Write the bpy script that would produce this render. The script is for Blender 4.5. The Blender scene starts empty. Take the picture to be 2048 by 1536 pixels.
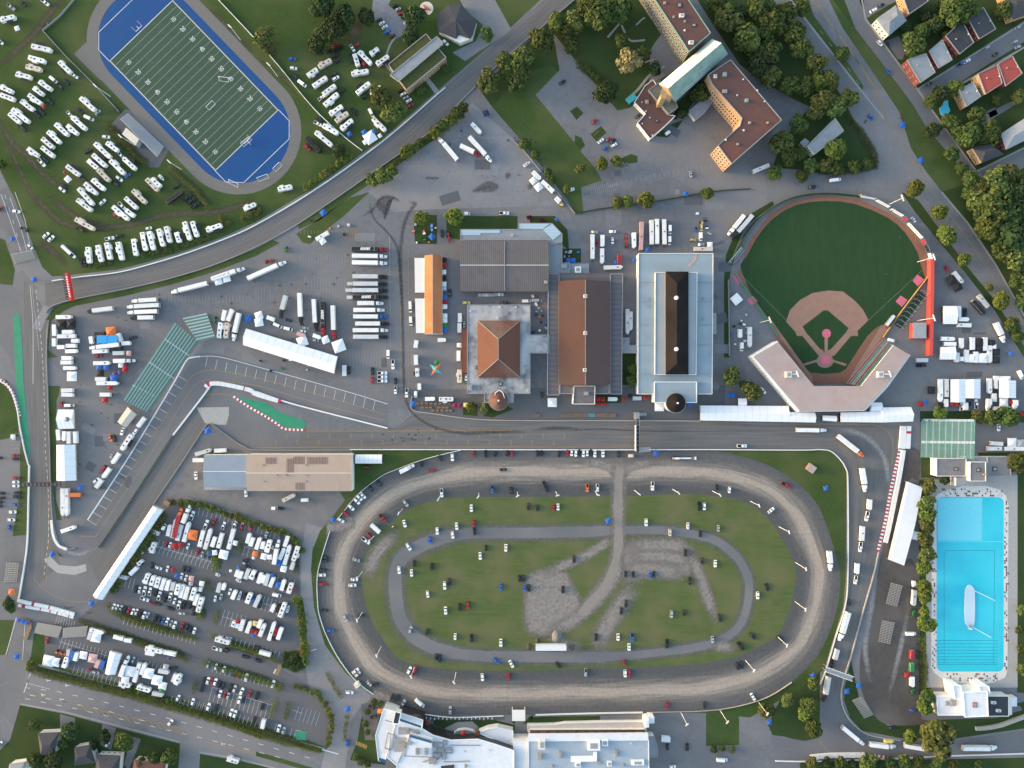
import bpy, math, random
from mathutils import Vector
random.seed(7)
SC = bpy.context.scene
COL = SC.collection
S = 0.336          # metres per plan unit (one unit of the survey grid)
H = 480.0          # survey height
R = math.radians
# ---------------------------------------------------------------- camera, sky, sun, exposure
cam = bpy.data.cameras.new('camera')
camo = bpy.data.objects.new('camera', cam); COL.objects.link(camo)
camo.location = (0, 0, H); camo.rotation_euler = (0, 0, 0)
cam.sensor_fit = 'HORIZONTAL'; cam.angle_x = 2 * math.atan(1024 * S / H)
cam.clip_start = 1.0; cam.clip_end = 5000
SC.camera = camo
SUN_EL = R(10.0); SUN_AZ = R(172.0)          # direction towards the sun, counter-clockwise from +X
w = bpy.data.worlds.new('World'); SC.world = w; w.use_nodes = True
nt = w.node_tree; bg = nt.nodes['Background']
sky = nt.nodes.new('ShaderNodeTexSky'); sky.sky_type = 'NISHITA'; sky.sun_disc = False
sky.sun_elevation = SUN_EL; sky.sun_rotation = math.pi / 2 - SUN_AZ
sky.air_density = 1.0; sky.dust_density = 1.6; sky.ozone_density = 0.5; sky.altitude = 100
nt.links.new(sky.outputs[0], bg.inputs[0]); bg.inputs[1].default_value = 0.15
sl = bpy.data.lights.new('sun', 'SUN'); sl.energy = 1.0; sl.angle = R(15.0); sl.color = (1.0, 0.72, 0.46)
so = bpy.data.objects.new('sun', sl); COL.objects.link(so)
dv = Vector((math.cos(SUN_AZ) * math.cos(SUN_EL), math.sin(SUN_AZ) * math.cos(SUN_EL), math.sin(SUN_EL)))
so.rotation_euler = dv.to_track_quat('Z', 'Y').to_euler(); so.location = dv * 300
vs = SC.view_settings; vs.view_transform = 'Standard'; vs.look = 'None'; vs.gamma = 1.0; vs.use_curve_mapping = False
vs.exposure = 2.05

# ---------------------------------------------------------------- helpers
def g(px, py, h=0.0):
    k = S * (1 - h / H)
    return ((px - 1024) * k, (768 - py) * k)
def gp(pts, h=0.0): return [g(x, y, h) for x, y in pts]
def pairs(s):
    v = [float(t) for t in s.split()]
    return list(zip(v[0::2], v[1::2]))
def smooth(pts, n=6, closed=False):
    out = []; m = len(pts)
    for i in range(m if closed else m - 1):
        def P(k): return pts[k % m] if closed else pts[max(0, min(m - 1, k))]
        p0, p1, p2, p3 = P(i - 1), P(i), P(i + 1), P(i + 2)
        for j in range(n):
            t = j / n
            out.append(tuple(0.5 * (2 * p1[a] + (p2[a] - p0[a]) * t + (2 * p0[a] - 5 * p1[a] + 4 * p2[a] - p3[a]) * t * t + (3 * p1[a] - p0[a] - 3 * p2[a] + p3[a]) * t ** 3) for a in (0, 1)))
    if not closed: out.append(tuple(pts[-1]))
    return out
def resample(pts, n):
    d = [0]
    for a, b in zip(pts, pts[1:]): d.append(d[-1] + math.dist(a, b))
    out = []; k = 0
    for i in range(n):
        t = d[-1] * i / (n - 1)
        while k < len(d) - 2 and d[k + 1] < t: k += 1
        f = (t - d[k]) / max(1e-9, d[k + 1] - d[k])
        out.append(tuple(pts[k][a] + (pts[k + 1][a] - pts[k][a]) * f for a in (0, 1)))
    return out
def along(pts, step):
    L = sum(math.dist(a, b) for a, b in zip(pts, pts[1:]))
    return resample(pts, max(2, int(round(L / step)) + 1))

MATS = {}
def srgb(h):
    c = [int(h[i:i + 2], 16) / 255 for i in (0, 2, 4)]
    return tuple(((x + .055) / 1.055) ** 2.4 if x > .04045 else x / 12.92 for x in c)
def mat(name, c=None, rough=.7, c2=None, scale=1.0, amt=.5, detail=5, metal=0, spec=.3, kind='noise', c3=None, scale3=.02, bump=0, stretch=None, rand=0, alpha=False, crack=0):
    """noise-varied principled material in object space; c/c2 mixed by noise at scale, c3 by a slow noise"""
    if name in MATS: return MATS[name]
    m = bpy.data.materials.new(name); m.use_nodes = True; MATS[name] = m
    n = m.node_tree; b = n.nodes['Principled BSDF']
    b.inputs['Roughness'].default_value = rough; b.inputs['Metallic'].default_value = metal
    b.inputs['Specular IOR Level'].default_value = spec
    if c2 is None: c2 = tuple(x * .82 for x in c)
    geo = n.nodes.new('ShaderNodeNewGeometry')
    vec = geo.outputs['Position']
    if stretch:
        if stretch == 'uv':
            tc = n.nodes.new('ShaderNodeUVMap'); vec = tc.outputs[0]
        else:
            mp = n.nodes.new('ShaderNodeMapping'); mp.inputs['Scale'].default_value = stretch
            n.links.new(vec, mp.inputs[0]); vec = mp.outputs[0]
    nz = n.nodes.new('ShaderNodeTexNoise'); nz.inputs['Scale'].default_value = scale; nz.inputs['Detail'].default_value = detail; nz.inputs['Roughness'].default_value = .65
    n.links.new(vec, nz.inputs['Vector'])
    rp = n.nodes.new('ShaderNodeValToRGB'); e = rp.color_ramp.elements
    e[0].position = .5 - .28 / max(.2, amt * 1.2); e[1].position = .5 + .28 / max(.2, amt * 1.2)
    e[0].position = max(0, min(.48, e[0].position)); e[1].position = min(1, max(.52, e[1].position))
    e[0].color = (*c2, 1); e[1].color = (*c, 1)
    n.links.new(nz.outputs[0], rp.inputs[0]); out = rp.outputs[0]
    if c3:
        nz2 = n.nodes.new('ShaderNodeTexNoise'); nz2.inputs['Scale'].default_value = scale3; nz2.inputs['Detail'].default_value = 4
        n.links.new(geo.outputs['Position'], nz2.inputs['Vector'])
        r2 = n.nodes.new('ShaderNodeValToRGB'); r2.color_ramp.elements[0].position = .42; r2.color_ramp.elements[1].position = .62
        n.links.new(nz2.outputs[0], r2.inputs[0])
        mx = n.nodes.new('ShaderNodeMix'); mx.data_type = 'RGBA'
        n.links.new(r2.outputs[0], mx.inputs[0]); n.links.new(out, mx.inputs[6]); mx.inputs[7].default_value = (*c3, 1); out = mx.outputs[2]
    if rand:
        oi = n.nodes.new('ShaderNodeObjectInfo'); hs = n.nodes.new('ShaderNodeHueSaturation')
        mr = n.nodes.new('ShaderNodeMapRange'); mr.inputs[3].default_value = 1 - rand; mr.inputs[4].default_value = 1 + rand
        n.links.new(oi.outputs['Random'], mr.inputs[0]); n.links.new(mr.outputs[0], hs.inputs['Value'])
        n.links.new(out, hs.inputs['Color']); out = hs.outputs[0]
    if crack:
        wn = n.nodes.new('ShaderNodeTexNoise'); wn.inputs['Scale'].default_value = .12; wn.inputs['Detail'].default_value = 4; n.links.new(geo.outputs['Position'], wn.inputs['Vector'])
        sm_ = n.nodes.new('ShaderNodeVectorMath'); sm_.operation = 'SCALE'; sm_.inputs['Scale'].default_value = 7; n.links.new(wn.outputs[1], sm_.inputs[0])
        av = n.nodes.new('ShaderNodeVectorMath'); n.links.new(sm_.outputs[0], av.inputs[0]); n.links.new(geo.outputs['Position'], av.inputs[1])
        vo = n.nodes.new('ShaderNodeTexVoronoi'); vo.feature = 'DISTANCE_TO_EDGE'; vo.inputs['Scale'].default_value = .055; n.links.new(av.outputs[0], vo.inputs['Vector'])
        v2 = n.nodes.new('ShaderNodeTexVoronoi'); v2.inputs['Scale'].default_value = .03; n.links.new(geo.outputs['Position'], v2.inputs['Vector'])
        ss = n.nodes.new('ShaderNodeMapRange'); ss.inputs[1].default_value = 0; ss.inputs[2].default_value = .012; ss.inputs[3].default_value = crack; ss.inputs[4].default_value = 0; n.links.new(vo.outputs[0], ss.inputs[0])
        mc = n.nodes.new('ShaderNodeMix'); mc.data_type = 'RGBA'; n.links.new(ss.outputs[0], mc.inputs[0]); n.links.new(out, mc.inputs[6]); mc.inputs[7].default_value = (*[x * .45 for x in c], 1); out = mc.outputs[2]
        bw = n.nodes.new('ShaderNodeSeparateXYZ'); n.links.new(v2.outputs['Color'], bw.inputs[0]); m2 = n.nodes.new('ShaderNodeMapRange'); m2.inputs[3].default_value = .9; m2.inputs[4].default_value = 1.08; n.links.new(bw.outputs[0], m2.inputs[0])
        h2 = n.nodes.new('ShaderNodeHueSaturation'); n.links.new(m2.outputs[0], h2.inputs['Value']); n.links.new(out, h2.inputs['Color']); out = h2.outputs[0]
    n.links.new(out, b.inputs['Base Color'])
    if bump:
        bp = n.nodes.new('ShaderNodeBump'); bp.inputs['Strength'].default_value = bump; bp.inputs['Distance'].default_value = .1
        n.links.new(nz.outputs[0], bp.inputs['Height']); n.links.new(bp.outputs[0], b.inputs['Normal'])
    if alpha:
        nz3 = n.nodes.new('ShaderNodeTexNoise'); nz3.inputs['Scale'].default_value = .45; nz3.inputs['Detail'].default_value = 11; nz3.inputs['Roughness'].default_value = .62
        n.links.new(geo.outputs['Position'], nz3.inputs['Vector']); uvn = n.nodes.new('ShaderNodeUVMap'); sp = n.nodes.new('ShaderNodeSeparateXYZ'); n.links.new(uvn.outputs[0], sp.inputs[0])
        ma = n.nodes.new('ShaderNodeMath'); ma.operation = 'MULTIPLY_ADD'; ma.inputs[1].default_value = 1.7; n.links.new(nz3.outputs[0], ma.inputs[0]); n.links.new(sp.outputs[1], ma.inputs[2])
        r3 = n.nodes.new('ShaderNodeMapRange'); r3.inputs[1].default_value = .95; r3.inputs[2].default_value = 1.95; r3.inputs[3].default_value = 0; r3.inputs[4].default_value = alpha; n.links.new(ma.outputs[0], r3.inputs[0])
        ml = n.nodes.new('ShaderNodeMath'); ml.operation = 'MULTIPLY'; n.links.new(r3.outputs[0], ml.inputs[0]); cl = n.nodes.new('ShaderNodeMath'); cl.operation = 'MULTIPLY'; cl.inputs[1].default_value = 4; cl.use_clamp = True; n.links.new(sp.outputs[1], cl.inputs[0]); n.links.new(cl.outputs[0], ml.inputs[1]); n.links.new(ml.outputs[0], b.inputs['Alpha'])
    return m
def ribbed(name, c, c2, pitch, ang=0, rough=.5, stain=None, metal=0, amt=.35):
    """sheet roofing: ribs every pitch metres running at ang, broad stains"""
    if name in MATS: return MATS[name]
    m = mat(name, c, rough, c2, .12, .9, 9, metal, .08, c3=stain, scale3=.06)
    n = m.node_tree; b = n.nodes['Principled BSDF']
    src = b.inputs['Base Color'].links[0].from_socket
    geo = n.nodes.new('ShaderNodeNewGeometry'); mp = n.nodes.new('ShaderNodeMapping'); mp.inputs['Rotation'].default_value = (0, 0, ang)
    n.links.new(geo.outputs['Position'], mp.inputs[0])
    wv = n.nodes.new('ShaderNodeTexWave'); wv.inputs['Scale'].default_value = math.pi / 10 / pitch; wv.inputs['Distortion'].default_value = 0
    n.links.new(mp.outputs[0], wv.inputs[0])
    mx = n.nodes.new('ShaderNodeMix'); mx.data_type = 'RGBA'; mx.blend_type = 'MULTIPLY'
    mt = n.nodes.new('ShaderNodeMath'); mt.operation = 'MULTIPLY'; mt.inputs[1].default_value = amt
    n.links.new(wv.outputs[1], mt.inputs[0]); n.links.new(mt.outputs[0], mx.inputs[0])
    n.links.new(src, mx.inputs[6]); mx.inputs[7].default_value = (.45, .45, .45, 1)
    n.links.new(mx.outputs[2], b.inputs['Base Color'])
    bp = n.nodes.new('ShaderNodeBump'); bp.inputs['Strength'].default_value = .4; bp.inputs['Distance'].default_value = .05
    n.links.new(wv.outputs[1], bp.inputs['Height']); n.links.new(bp.outputs[0], b.inputs['Normal'])
    return m

class MB:
    def __init__(s): s.v = []; s.f = []; s.m = []; s.uv = None
    def face(s, pts, m):
        i = len(s.v); s.v += [tuple(p) for p in pts]; s.f.append(tuple(range(i, i + len(pts)))); s.m.append(m); return s
    def prism(s, poly, z0, z1, side, top, bottom=None):
        a = sum(p[0] * q[1] - q[0] * p[1] for p, q in zip(poly, poly[1:] + poly[:1]))
        if a < 0: poly = poly[::-1]
        n = len(poly); i = len(s.v)
        s.v += [(x, y, z0) for x, y in poly] + [(x, y, z1) for x, y in poly]
        for k in range(n):
            s.f.append((i + k, i + (k + 1) % n, i + n + (k + 1) % n, i + n + k)); s.m.append(side)
        s.f.append(tuple(range(i + n, i + 2 * n))); s.m.append(top)
        s.f.append(tuple(range(i + n - 1, i - 1, -1))); s.m.append(bottom or side)
        return s
    def box(s, x0, y0, z0, x1, y1, z1, m, top=None): return s.prism([(x0, y0), (x1, y0), (x1, y1), (x0, y1)], z0, z1, m, top or m)
    def frustum(s, p0, z0, p1, z1, side, top):
        n = len(p0); i = len(s.v)
        s.v += [(x, y, z0) for x, y in p0] + [(x, y, z1) for x, y in p1]
        for k in range(n):
            s.f.append((i + k, i + (k + 1) % n, i + n + (k + 1) % n, i + n + k)); s.m.append(side[k] if isinstance(side, (list, tuple)) else side)
        s.f.append(tuple(range(i + n, i + 2 * n))); s.m.append(top)
        return s
    def cyl(s, cx, cy, r, z0, z1, m, top=None, n=12, r1=None):
        a = [(cx + r * math.cos(6.28318 * k / n), cy + r * math.sin(6.28318 * k / n)) for k in range(n)]
        r1 = r if r1 is None else r1
        b = [(cx + r1 * math.cos(6.28318 * k / n), cy + r1 * math.sin(6.28318 * k / n)) for k in range(n)]
        return s.frustum(a, z0, b, z1, m, top or m)
    def bar(s, a, b, wd, m, ht=None):
        """square bar between two 3-D points"""
        a, b = Vector(a), Vector(b); d = (b - a); L = d.length
        if L < 1e-6: return s
        d /= L; up = Vector((0, 0, 1)) if abs(d.z) < .95 else Vector((1, 0, 0))
        x = d.cross(up).normalized(); y = x.cross(d); ht = ht or wd
        c = [x * wd / 2 + y * ht / 2, -x * wd / 2 + y * ht / 2, -x * wd / 2 - y * ht / 2, x * wd / 2 - y * ht / 2]
        i = len(s.v); s.v += [tuple(a + k) for k in c] + [tuple(b + k) for k in c]
        for k in range(4): s.f.append((i + k, i + (k + 1) % 4, i + 4 + (k + 1) % 4, i + 4 + k)); s.m.append(m)
        s.f += [(i + 3, i + 2, i + 1, i), (i + 4, i + 5, i + 6, i + 7)]; s.m += [m, m]
        return s
    def strip(s, pts, wd, z, m, closed=False):
        n = len(pts); L = []; Rr = []
        for k in range(n):
            a = pts[(k - 1) % n] if closed or k > 0 else pts[k]; b = pts[(k + 1) % n] if closed or k < n - 1 else pts[k]
            dx, dy = b[0] - a[0], b[1] - a[1]; q = math.hypot(dx, dy) or 1
            ww = wd[k] if isinstance(wd, (list, tuple)) else wd
            L.append((pts[k][0] - dy / q * ww / 2, pts[k][1] + dx / q * ww / 2)); Rr.append((pts[k][0] + dy / q * ww / 2, pts[k][1] - dx / q * ww / 2))
        for k in range(n if closed else n - 1):
            j = (k + 1) % n
            s.face([(*Rr[k], z), (*Rr[j], z), (*L[j], z), (*L[k], z)], m)
        return s
    def soft(s, pts, wd, z, m, closed=False):
        """worn strip fading out at both edges and ends (uv.y = cover)"""
        if s.uv is None: s.uv = []
        n = len(pts); i0 = len(s.v)
        for k in range(n):
            a = pts[max(0, k - 1)]; b = pts[min(n - 1, k + 1)]; dx, dy = b[0] - a[0], b[1] - a[1]; q = math.hypot(dx, dy) or 1
            ww = wd[k] if isinstance(wd, (list, tuple)) else wd; e = 1 if closed else min(1, k / 5, (n - 1 - k) / 5) if n > 12 else (0 if k in (0, n - 1) else 1)
            for t, c in ((-.78, 0), (-.2, 1), (.2, 1), (.78, 0)): s.v.append((pts[k][0] + dy / q * ww * t, pts[k][1] - dx / q * ww * t, z)); s.uv.append((0, c * e))
        for k in range(n - 1):
            for j in range(3): a = i0 + k * 4 + j; s.f.append((a, a + 4, a + 5, a + 1)[::-1]); s.m.append(m)
        return s
    def blot(s, pts, z, m, inset=2.0):
        """patch fading out over inset metres at its rim"""
        if s.uv is None: s.uv = []
        if sum(a[0] * c[1] - c[0] * a[1] for a, c in zip(pts, pts[1:] + pts[:1])) < 0: pts = pts[::-1]
        n = len(pts); i0 = len(s.v)
        for k in range(n):
            a = pts[k - 1]; b = pts[(k + 1) % n]; dx, dy = b[0] - a[0], b[1] - a[1]; q = math.hypot(dx, dy) or 1
            s.v.append((pts[k][0] + dy / q * inset * .5, pts[k][1] - dx / q * inset * .5, z)); s.uv.append((0, 0)); s.v.append((pts[k][0] - dy / q * inset * .5, pts[k][1] + dx / q * inset * .5, z)); s.uv.append((0, 1))
        for k in range(n): a, b = i0 + 2 * k, i0 + 2 * ((k + 1) % n); s.f.append((a, b, b + 1, a + 1)); s.m.append(m)
        s.f.append(tuple(i0 + 2 * k + 1 for k in range(n))); s.m.append(m)
        return s
    def wall(s, pts, wd, z0, z1, m, top=None, closed=False):
        n = len(pts)
        for k in range(n if closed else n - 1):
            a = pts[k]; b = pts[(k + 1) % n]
            dx, dy = b[0] - a[0], b[1] - a[1]; q = math.hypot(dx, dy) or 1; ox, oy = -dy / q * wd / 2, dx / q * wd / 2
            s.prism([(a[0] + ox, a[1] + oy), (a[0] - ox, a[1] - oy), (b[0] - ox, b[1] - oy), (b[0] + ox, b[1] + oy)], z0, z1 + (k % 2) * .004, m, top or m)
        return s
    def mesh(s, name):
        me = bpy.data.meshes.new(name); names = []
        for k in s.m:
            if k not in names: names.append(k)
        me.from_pydata(s.v, [], s.f)
        for k in names: me.materials.append(MATS[k])
        idx = {k: i for i, k in enumerate(names)}
        me.polygons.foreach_set('material_index', [idx[k] for k in s.m])
        if s.uv:
            u = me.uv_layers.new(name='UVMap'); fl = [t for f in s.f for vi in f for t in s.uv[vi]]
            u.data.foreach_set('uv', fl)
        me.update(); return me
    def obj(s, name, parent=None, loc=(0, 0, 0), rz=0):
        return link(s.mesh(name), name, parent, loc, rz)
def link(me, name, parent=None, loc=(0, 0, 0), rz=0):
    o = bpy.data.objects.new(name, me); COL.objects.link(o); o.location = loc; o.rotation_euler = (0, 0, rz)
    if parent: o.parent = parent
    return o
def tag(o, label, cat, group=None):
    o['label'] = label; o['category'] = cat
    if group: o['group'] = group
    return o
def thing(name, label, cat, loc=(0, 0, 0), rz=0, group=None):
    return tag(link(None, name, None, loc, rz), label, cat, group)
def struct(o): o['kind'] = 'structure'; return o
def sheet(name, polys, m, z, sm=0):
    b = MB()
    for p in polys:
        if isinstance(p, str): p = pairs(p)
        if sm: p = smooth(p, sm, True)
        q = gp(p)
        if sum(a[0] * c[1] - c[0] * a[1] for a, c in zip(q, q[1:] + q[:1])) < 0: q = q[::-1]
        b.face([(*t, z) for t in q], m)
    return struct(b.obj(name))
def ribbon(name, A, B, m, z, n=60):
    """road surface between two edge lines, uv = metres along / across"""
    A = resample(smooth(gp(A), 5), n); B = resample(smooth(gp(B), 5), n); b = MB(); b.uv = []
    d = 0
    K = 6
    for i in range(n):
        if i: d += math.dist(((A[i][0] + B[i][0]) / 2, (A[i][1] + B[i][1]) / 2), ((A[i - 1][0] + B[i - 1][0]) / 2, (A[i - 1][1] + B[i - 1][1]) / 2))
        for k in range(K + 1):
            t = k / K; b.v.append((A[i][0] * (1 - t) + B[i][0] * t, A[i][1] * (1 - t) + B[i][1] * t, z)); b.uv.append((d * .02, t * 7))
    for i in range(n - 1):
        for k in range(K):
            a = i * (K + 1) + k; f = (a, a + K + 1, a + K + 2, a + 1)
            p, q, r = (b.v[t] for t in f[:3])
            if (q[0] - p[0]) * (r[1] - p[1]) - (q[1] - p[1]) * (r[0] - p[0]) < 0: f = f[::-1]
            b.f.append(f); b.m.append(m)
    return struct(b.obj(name))
_D = {}
def text_faces(t):
    if t in _D: return _D[t]
    cu = bpy.data.curves.new('t', 'FONT'); cu.body = t; cu.align_x = 'CENTER'; cu.align_y = 'CENTER'; cu.resolution_u = 2
    o = bpy.data.objects.new('t', cu); COL.objects.link(o)
    me = o.to_mesh(); r = ([tuple(v.co) for v in me.vertices], [tuple(p.vertices) for p in me.polygons])
    o.to_mesh_clear(); bpy.data.objects.remove(o); bpy.data.curves.remove(cu)
    _D[t] = r; return r
def lettering(b, t, x, y, z, size, ang, m, sx=1.0, shear=0):
    v, f = text_faces(t); i = len(b.v); ca, sa = math.cos(ang), math.sin(ang)
    for p in v:
        X, Y = (p[0] + shear * p[1]) * size * sx, p[1] * size
        b.v.append((x + X * ca - Y * sa, y + X * sa + Y * ca, z))
    for q in f: b.f.append(tuple(i + k for k in q)); b.m.append(m)
def ordn(n): return '%d%s' % (n, 'th' if 10 <= n % 100 <= 20 else {1: 'st', 2: 'nd', 3: 'rd'}.get(n % 10, 'th'))

# ---------------------------------------------------------------- materials
M = mat
M('asphalt', (.160, .163, .173), .85, (.114, .117, .126), .3, 1.0, 10, c3=(.182, .172, .168), scale3=.013, crack=.22)
M('asphalt_dark', (.12, .12, .126), .85, (.094, .095, .1), .4, .9, 8, c3=(.115, .112, .112), scale3=.03)
M('asphalt_pale', (.205, .208, .222), .85, (.15, .153, .166), .3, 1.0, 10, c3=(.225, .215, .21), scale3=.02, crack=.3)
M('asphalt_lane', (.140, .142, .150), .8, (.108, .110, .118), .5, .9, 8, c3=(.16, .157, .158), scale3=.02)
M('track', (.156, .15, .145), .75, (.097, .093, .092), 1.6, 1.1, 6, stretch='uv')
M('concrete', (.38, .365, .34), .85, (.29, .28, .265), .5, .9, 8)
M('pavement', (.30, .285, .27), .85, (.235, .225, .215), .8, .9, 7)
M('kerbstone', (.36, .34, .31), .85, (.28, .265, .245), .7, .8)
M('grass', (.056, .088, .024), .95, (.034, .06, .018), .5, 1.0, 10, spec=.1, c3=(.076, .094, .034), scale3=.03)
M('grass_dark', (.037, .064, .021), .95, (.026, .047, .017), .5, 1.0, 10, spec=.1, c3=(.045, .064, .02), scale3=.04)
M('grass_dry', (.102, .126, .046), .95, (.066, .094, .031), 1.0, 1.1, 12, stretch=(.06, .5, 1), spec=.1, c3=(.118, .122, .056), scale3=.05)
M('soil', (.095, .078, .06), .95, (.06, .052, .042), .4, 1.0, 9, spec=.1, c3=(.12, .1, .08), scale3=.03)
M('soil_dark', (.098, .088, .08), .95, (.066, .06, .056), .35, 1.0, 9, spec=.1, c3=(.12, .108, .1), scale3=.03)
M('gravel', (.225, .205, .19), .95, (.125, .12, .118), .12, 1.1, 12, spec=.1, c3=(.16, .158, .16), scale3=.05)
M('rut', (.12, .10, .072), .95, (.075, .07, .045), .4, 1.0, 10, spec=.1, alpha=.85)
M('gravel_soft', (.275, .243, .22), .95, (.19, .174, .162), .4, 1.0, 12, spec=.1, alpha=1.0)
M('road_soft', (.17, .168, .172), .9, (.12, .12, .124), .3, 1, 9, alpha=1.0)
M('turf', (.062, .098, .068), .9, (.05, .082, .056), .15, .9, 8, spec=.1, c3=(.05, .083, .056), scale3=.022)
M('blue_court', (.002, .066, .21), .8, (.002, .052, .17), .2, 1.0, 9, c3=(.004, .055, .195), scale3=.04)
M('run_track', (.158, .148, .136), .8, (.128, .12, .112), .6, .9, 6)
M('ball_grass', (.029, .064, .025), .95, (.022, .05, .02), 1.0, 1.0, 8, stretch=(.3, .05, 1), spec=.1)
M('ball_dirt', (.25, .125, .085), .95, (.185, .092, .065), .4, .9, 8, spec=.1)
M('infield_dirt', (.33, .195, .145), .95, (.25, .145, .11), .2, .9, 8, spec=.1)
M('paint_white', (.72, .72, .70), .7, (.52, .52, .51), 1.5, .9, 8)
M('paint_faint', (.36, .36, .36), .8, (.24, .24, .24), 1.0, 1, 8)
M('paint_yellow', (.42, .27, .075), .8, (.28, .19, .07), 1.0, 1, 8)
M('paint_green', (.035, .27, .145), .75, (.025, .19, .105), .25, .9, 7)
M('paint_red', (.45, .03, .06), .7, (.36, .03, .05), 1, .8)
M('paint_pink', (.62, .15, .22), .9, (.5, .11, .17), .8, .9)
M('tyre_mark', (.04, .041, .045), .8, (.055, .055, .06), .5, .9, 7, alpha=.45)
M('white_wall', (.72, .72, .70), .6, (.6, .6, .59), .6, .9)
M('rail', (.28, .27, .25), .6, (.2, .19, .18), .8, .9)
M('black', (.02, .021, .024), .5, (.014, .015, .017), 1, .8)
M('glass', (.018, .022, .028), .12, (.014, .018, .022), .5, .6, spec=.6)
M('rubber', (.02, .02, .02), .9, (.015, .015, .015), 1, .5)
M('steel', (.36, .37, .38), .4, (.27, .28, .29), .8, .8, metal=.4)
M('alu', (.34, .32, .28), .55, (.25, .235, .205), .8, .9)
M('wood', (.28, .18, .10), .8, (.2, .125, .07), .8, .9)
M('trunk', (.085, .065, .048), .95, (.055, .042, .032), 1.5, .9)
M('gutter', (.30, .30, .30), .6, (.24, .24, .24), .8, .7)
CC = dict(w=(.80, .80, .79), c=(.62, .55, .46), s=(.36, .38, .40), k=(.018, .019, .022), r=(.33, .022, .028), b=(.025, .12, .42), o=(.72, .18, .05), y=(.68, .52, .16),
          g=(.03, .20, .06), p=(.62, .36, .34), v=(.08, .07, .2), n=(.025, .04, .09), m=(.22, .02, .05), l=(.42, .47, .62), x=(.8, .8, .79))
CN = dict(w='white', c='beige', s='silver', k='black', r='red', b='blue', o='orange', y='yellow', g='green', p='pale pink', v='violet', n='navy', m='maroon', l='pale blue', x='white')
for k, c in CC.items():
    M('paint_' + k, c, .35, tuple(x * .93 for x in c), .5, .6, spec=.5)
    M('cloth_' + k, tuple(min(.8, x * 1.05) for x in c), .8, tuple(x * .88 for x in c), .8, .8)
    if k == 's': c = (.54, .56, .58)
    M('box_' + k, tuple(x * .96 for x in c), .5, tuple(x * .74 for x in c), .3, 1.0, 8, rand=.10)
# ---------------------------------------------------------------- ground, lawns, lots
b = MB(); b.face([(-2500, -2500, 0), (2500, -2500, 0), (2500, 2500, 0), (-2500, 2500, 0)], 'asphalt'); struct(b.obj('ground'))
sheet('lawn_campsite', ['-400 -400 1350 -400 1080 0 1024 52 877 180 762 280 624 378 512 444 450 472 375 500 300 523 236 539 160 548 105 553 85 535 70 500 62 480 30 400 0 340 -400 -100'], 'grass', .02)
sheet('lawn_church', ['1150 0 1430 -400 1500 -100 1547 0 1592 62 1682 190 1752 325 1655 350 1420 383 1335 392 1160 425 1135 400 1050 290 985 215 960 180 1025 112'], 'grass_dark', .02)
sheet('church_meadow', ['1040 150 1100 130 1119 145 1071 190 1149 285 1163 275 1170 291 1161 302 1190 336 1204 361 1162 375 1167 424 1150 425 1135 400 1050 290 985 215'], 'grass', .026)
sheet('lawn_residential', ['1666 -400 2600 -400 2600 900 2110 900 2048 640 1991 529 1936 447 1883 384 1928 350 1906 320 1868 275 1851 255 1826 212 1761 125 1711 60 1666 0'], 'grass_dark', .02)
sheet('median_lawn', ['1643 -30 1686 57 1736 130 1786 205 1799 225 1822 297 1850 340 1884 384 1928 370 1928 350 1906 320 1868 275 1851 255 1826 212 1761 125 1711 60 1666 0 1655 -30',
                      '1577 -10 1650 90 1723 185 1727 172 1696 125 1628 32 1615 -10'], 'grass', .024)
sheet('lawn_oval', ['705 898 1600 900 1653 898 1683 917 1693 945 1691 1160 1686 1214 1648 1340 1600 1380 1560 1400 1500 1435 1400 1425 850 1432 770 1406 745 1393 690 1345 650 1290 628 1215 622 1140 625 1100 640 1062 668 1030 690 1000 680 985 703 982'], 'grass', .02)
sheet('lawn_strips', ['150 600 250 580 332 561 425 533 512 498 545 480 560 486 512 512 425 545 340 570 250 592 150 612 128 622 102 642 96 700 116 714 93 716 92 640 110 610',
                      '97 772 120 772 118 790 113 800 112 1000 124 1040 113 1040 103 960', '592 467 620 450 700 395 740 384 730 392 690 430 640 470 620 488 605 485',
                      '594 451 690 386 757 339 862 264 925 208 935 222 870 278 770 348 700 394 640 440 600 458', '-100 760 15 760 35 830 38 872 0 880 -100 890',
                      '42 880 55 925 53 1070 25 1072 40 980 40 900', '-100 440 10 480 30 540 25 570 -100 560', '0 1240 28 1240 15 1310 -60 1310', '68 1265 90 1268 88 1330 60 1330',
                      '97 1090 130 1115 150 1120 180 1108 196 1095 172 1126 140 1134 115 1127'], 'grass', .02)
sheet('lawn_square', ['1412 1427 1478 1419 1478 1490 1412 1492'], 'grass', .026)
sheet('lawn_halls', ['905 432 1035 432 1035 458 922 458 922 480 893 475 893 432', '1060 432 1110 432 1135 460 1138 500 1124 490 1122 470 1105 458 1060 456', '827 430 874 430 874 488 830 488',
                     '1125 497 1162 497 1162 525 1125 525', '1243 705 1276 705 1276 770 1243 770', '926 805 955 808 955 832 926 830', '967 810 1015 812 1028 818 985 835 967 832',
                     '1452 510 1480 440 1545 402 1548 410 1490 452 1466 510 1459 560 1459 715 1448 715 1448 560', '1803 384 1836 400 1936 535 1993 605 2048 692 2048 715 1990 622 1930 545 1880 486 1830 424',
                     '1840 822 2060 822 2060 845 1840 843', '1842 915 1876 915 1876 955 1842 955', '1190 790 1243 790 1243 806 1190 806'], 'grass_dark', .02)
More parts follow.
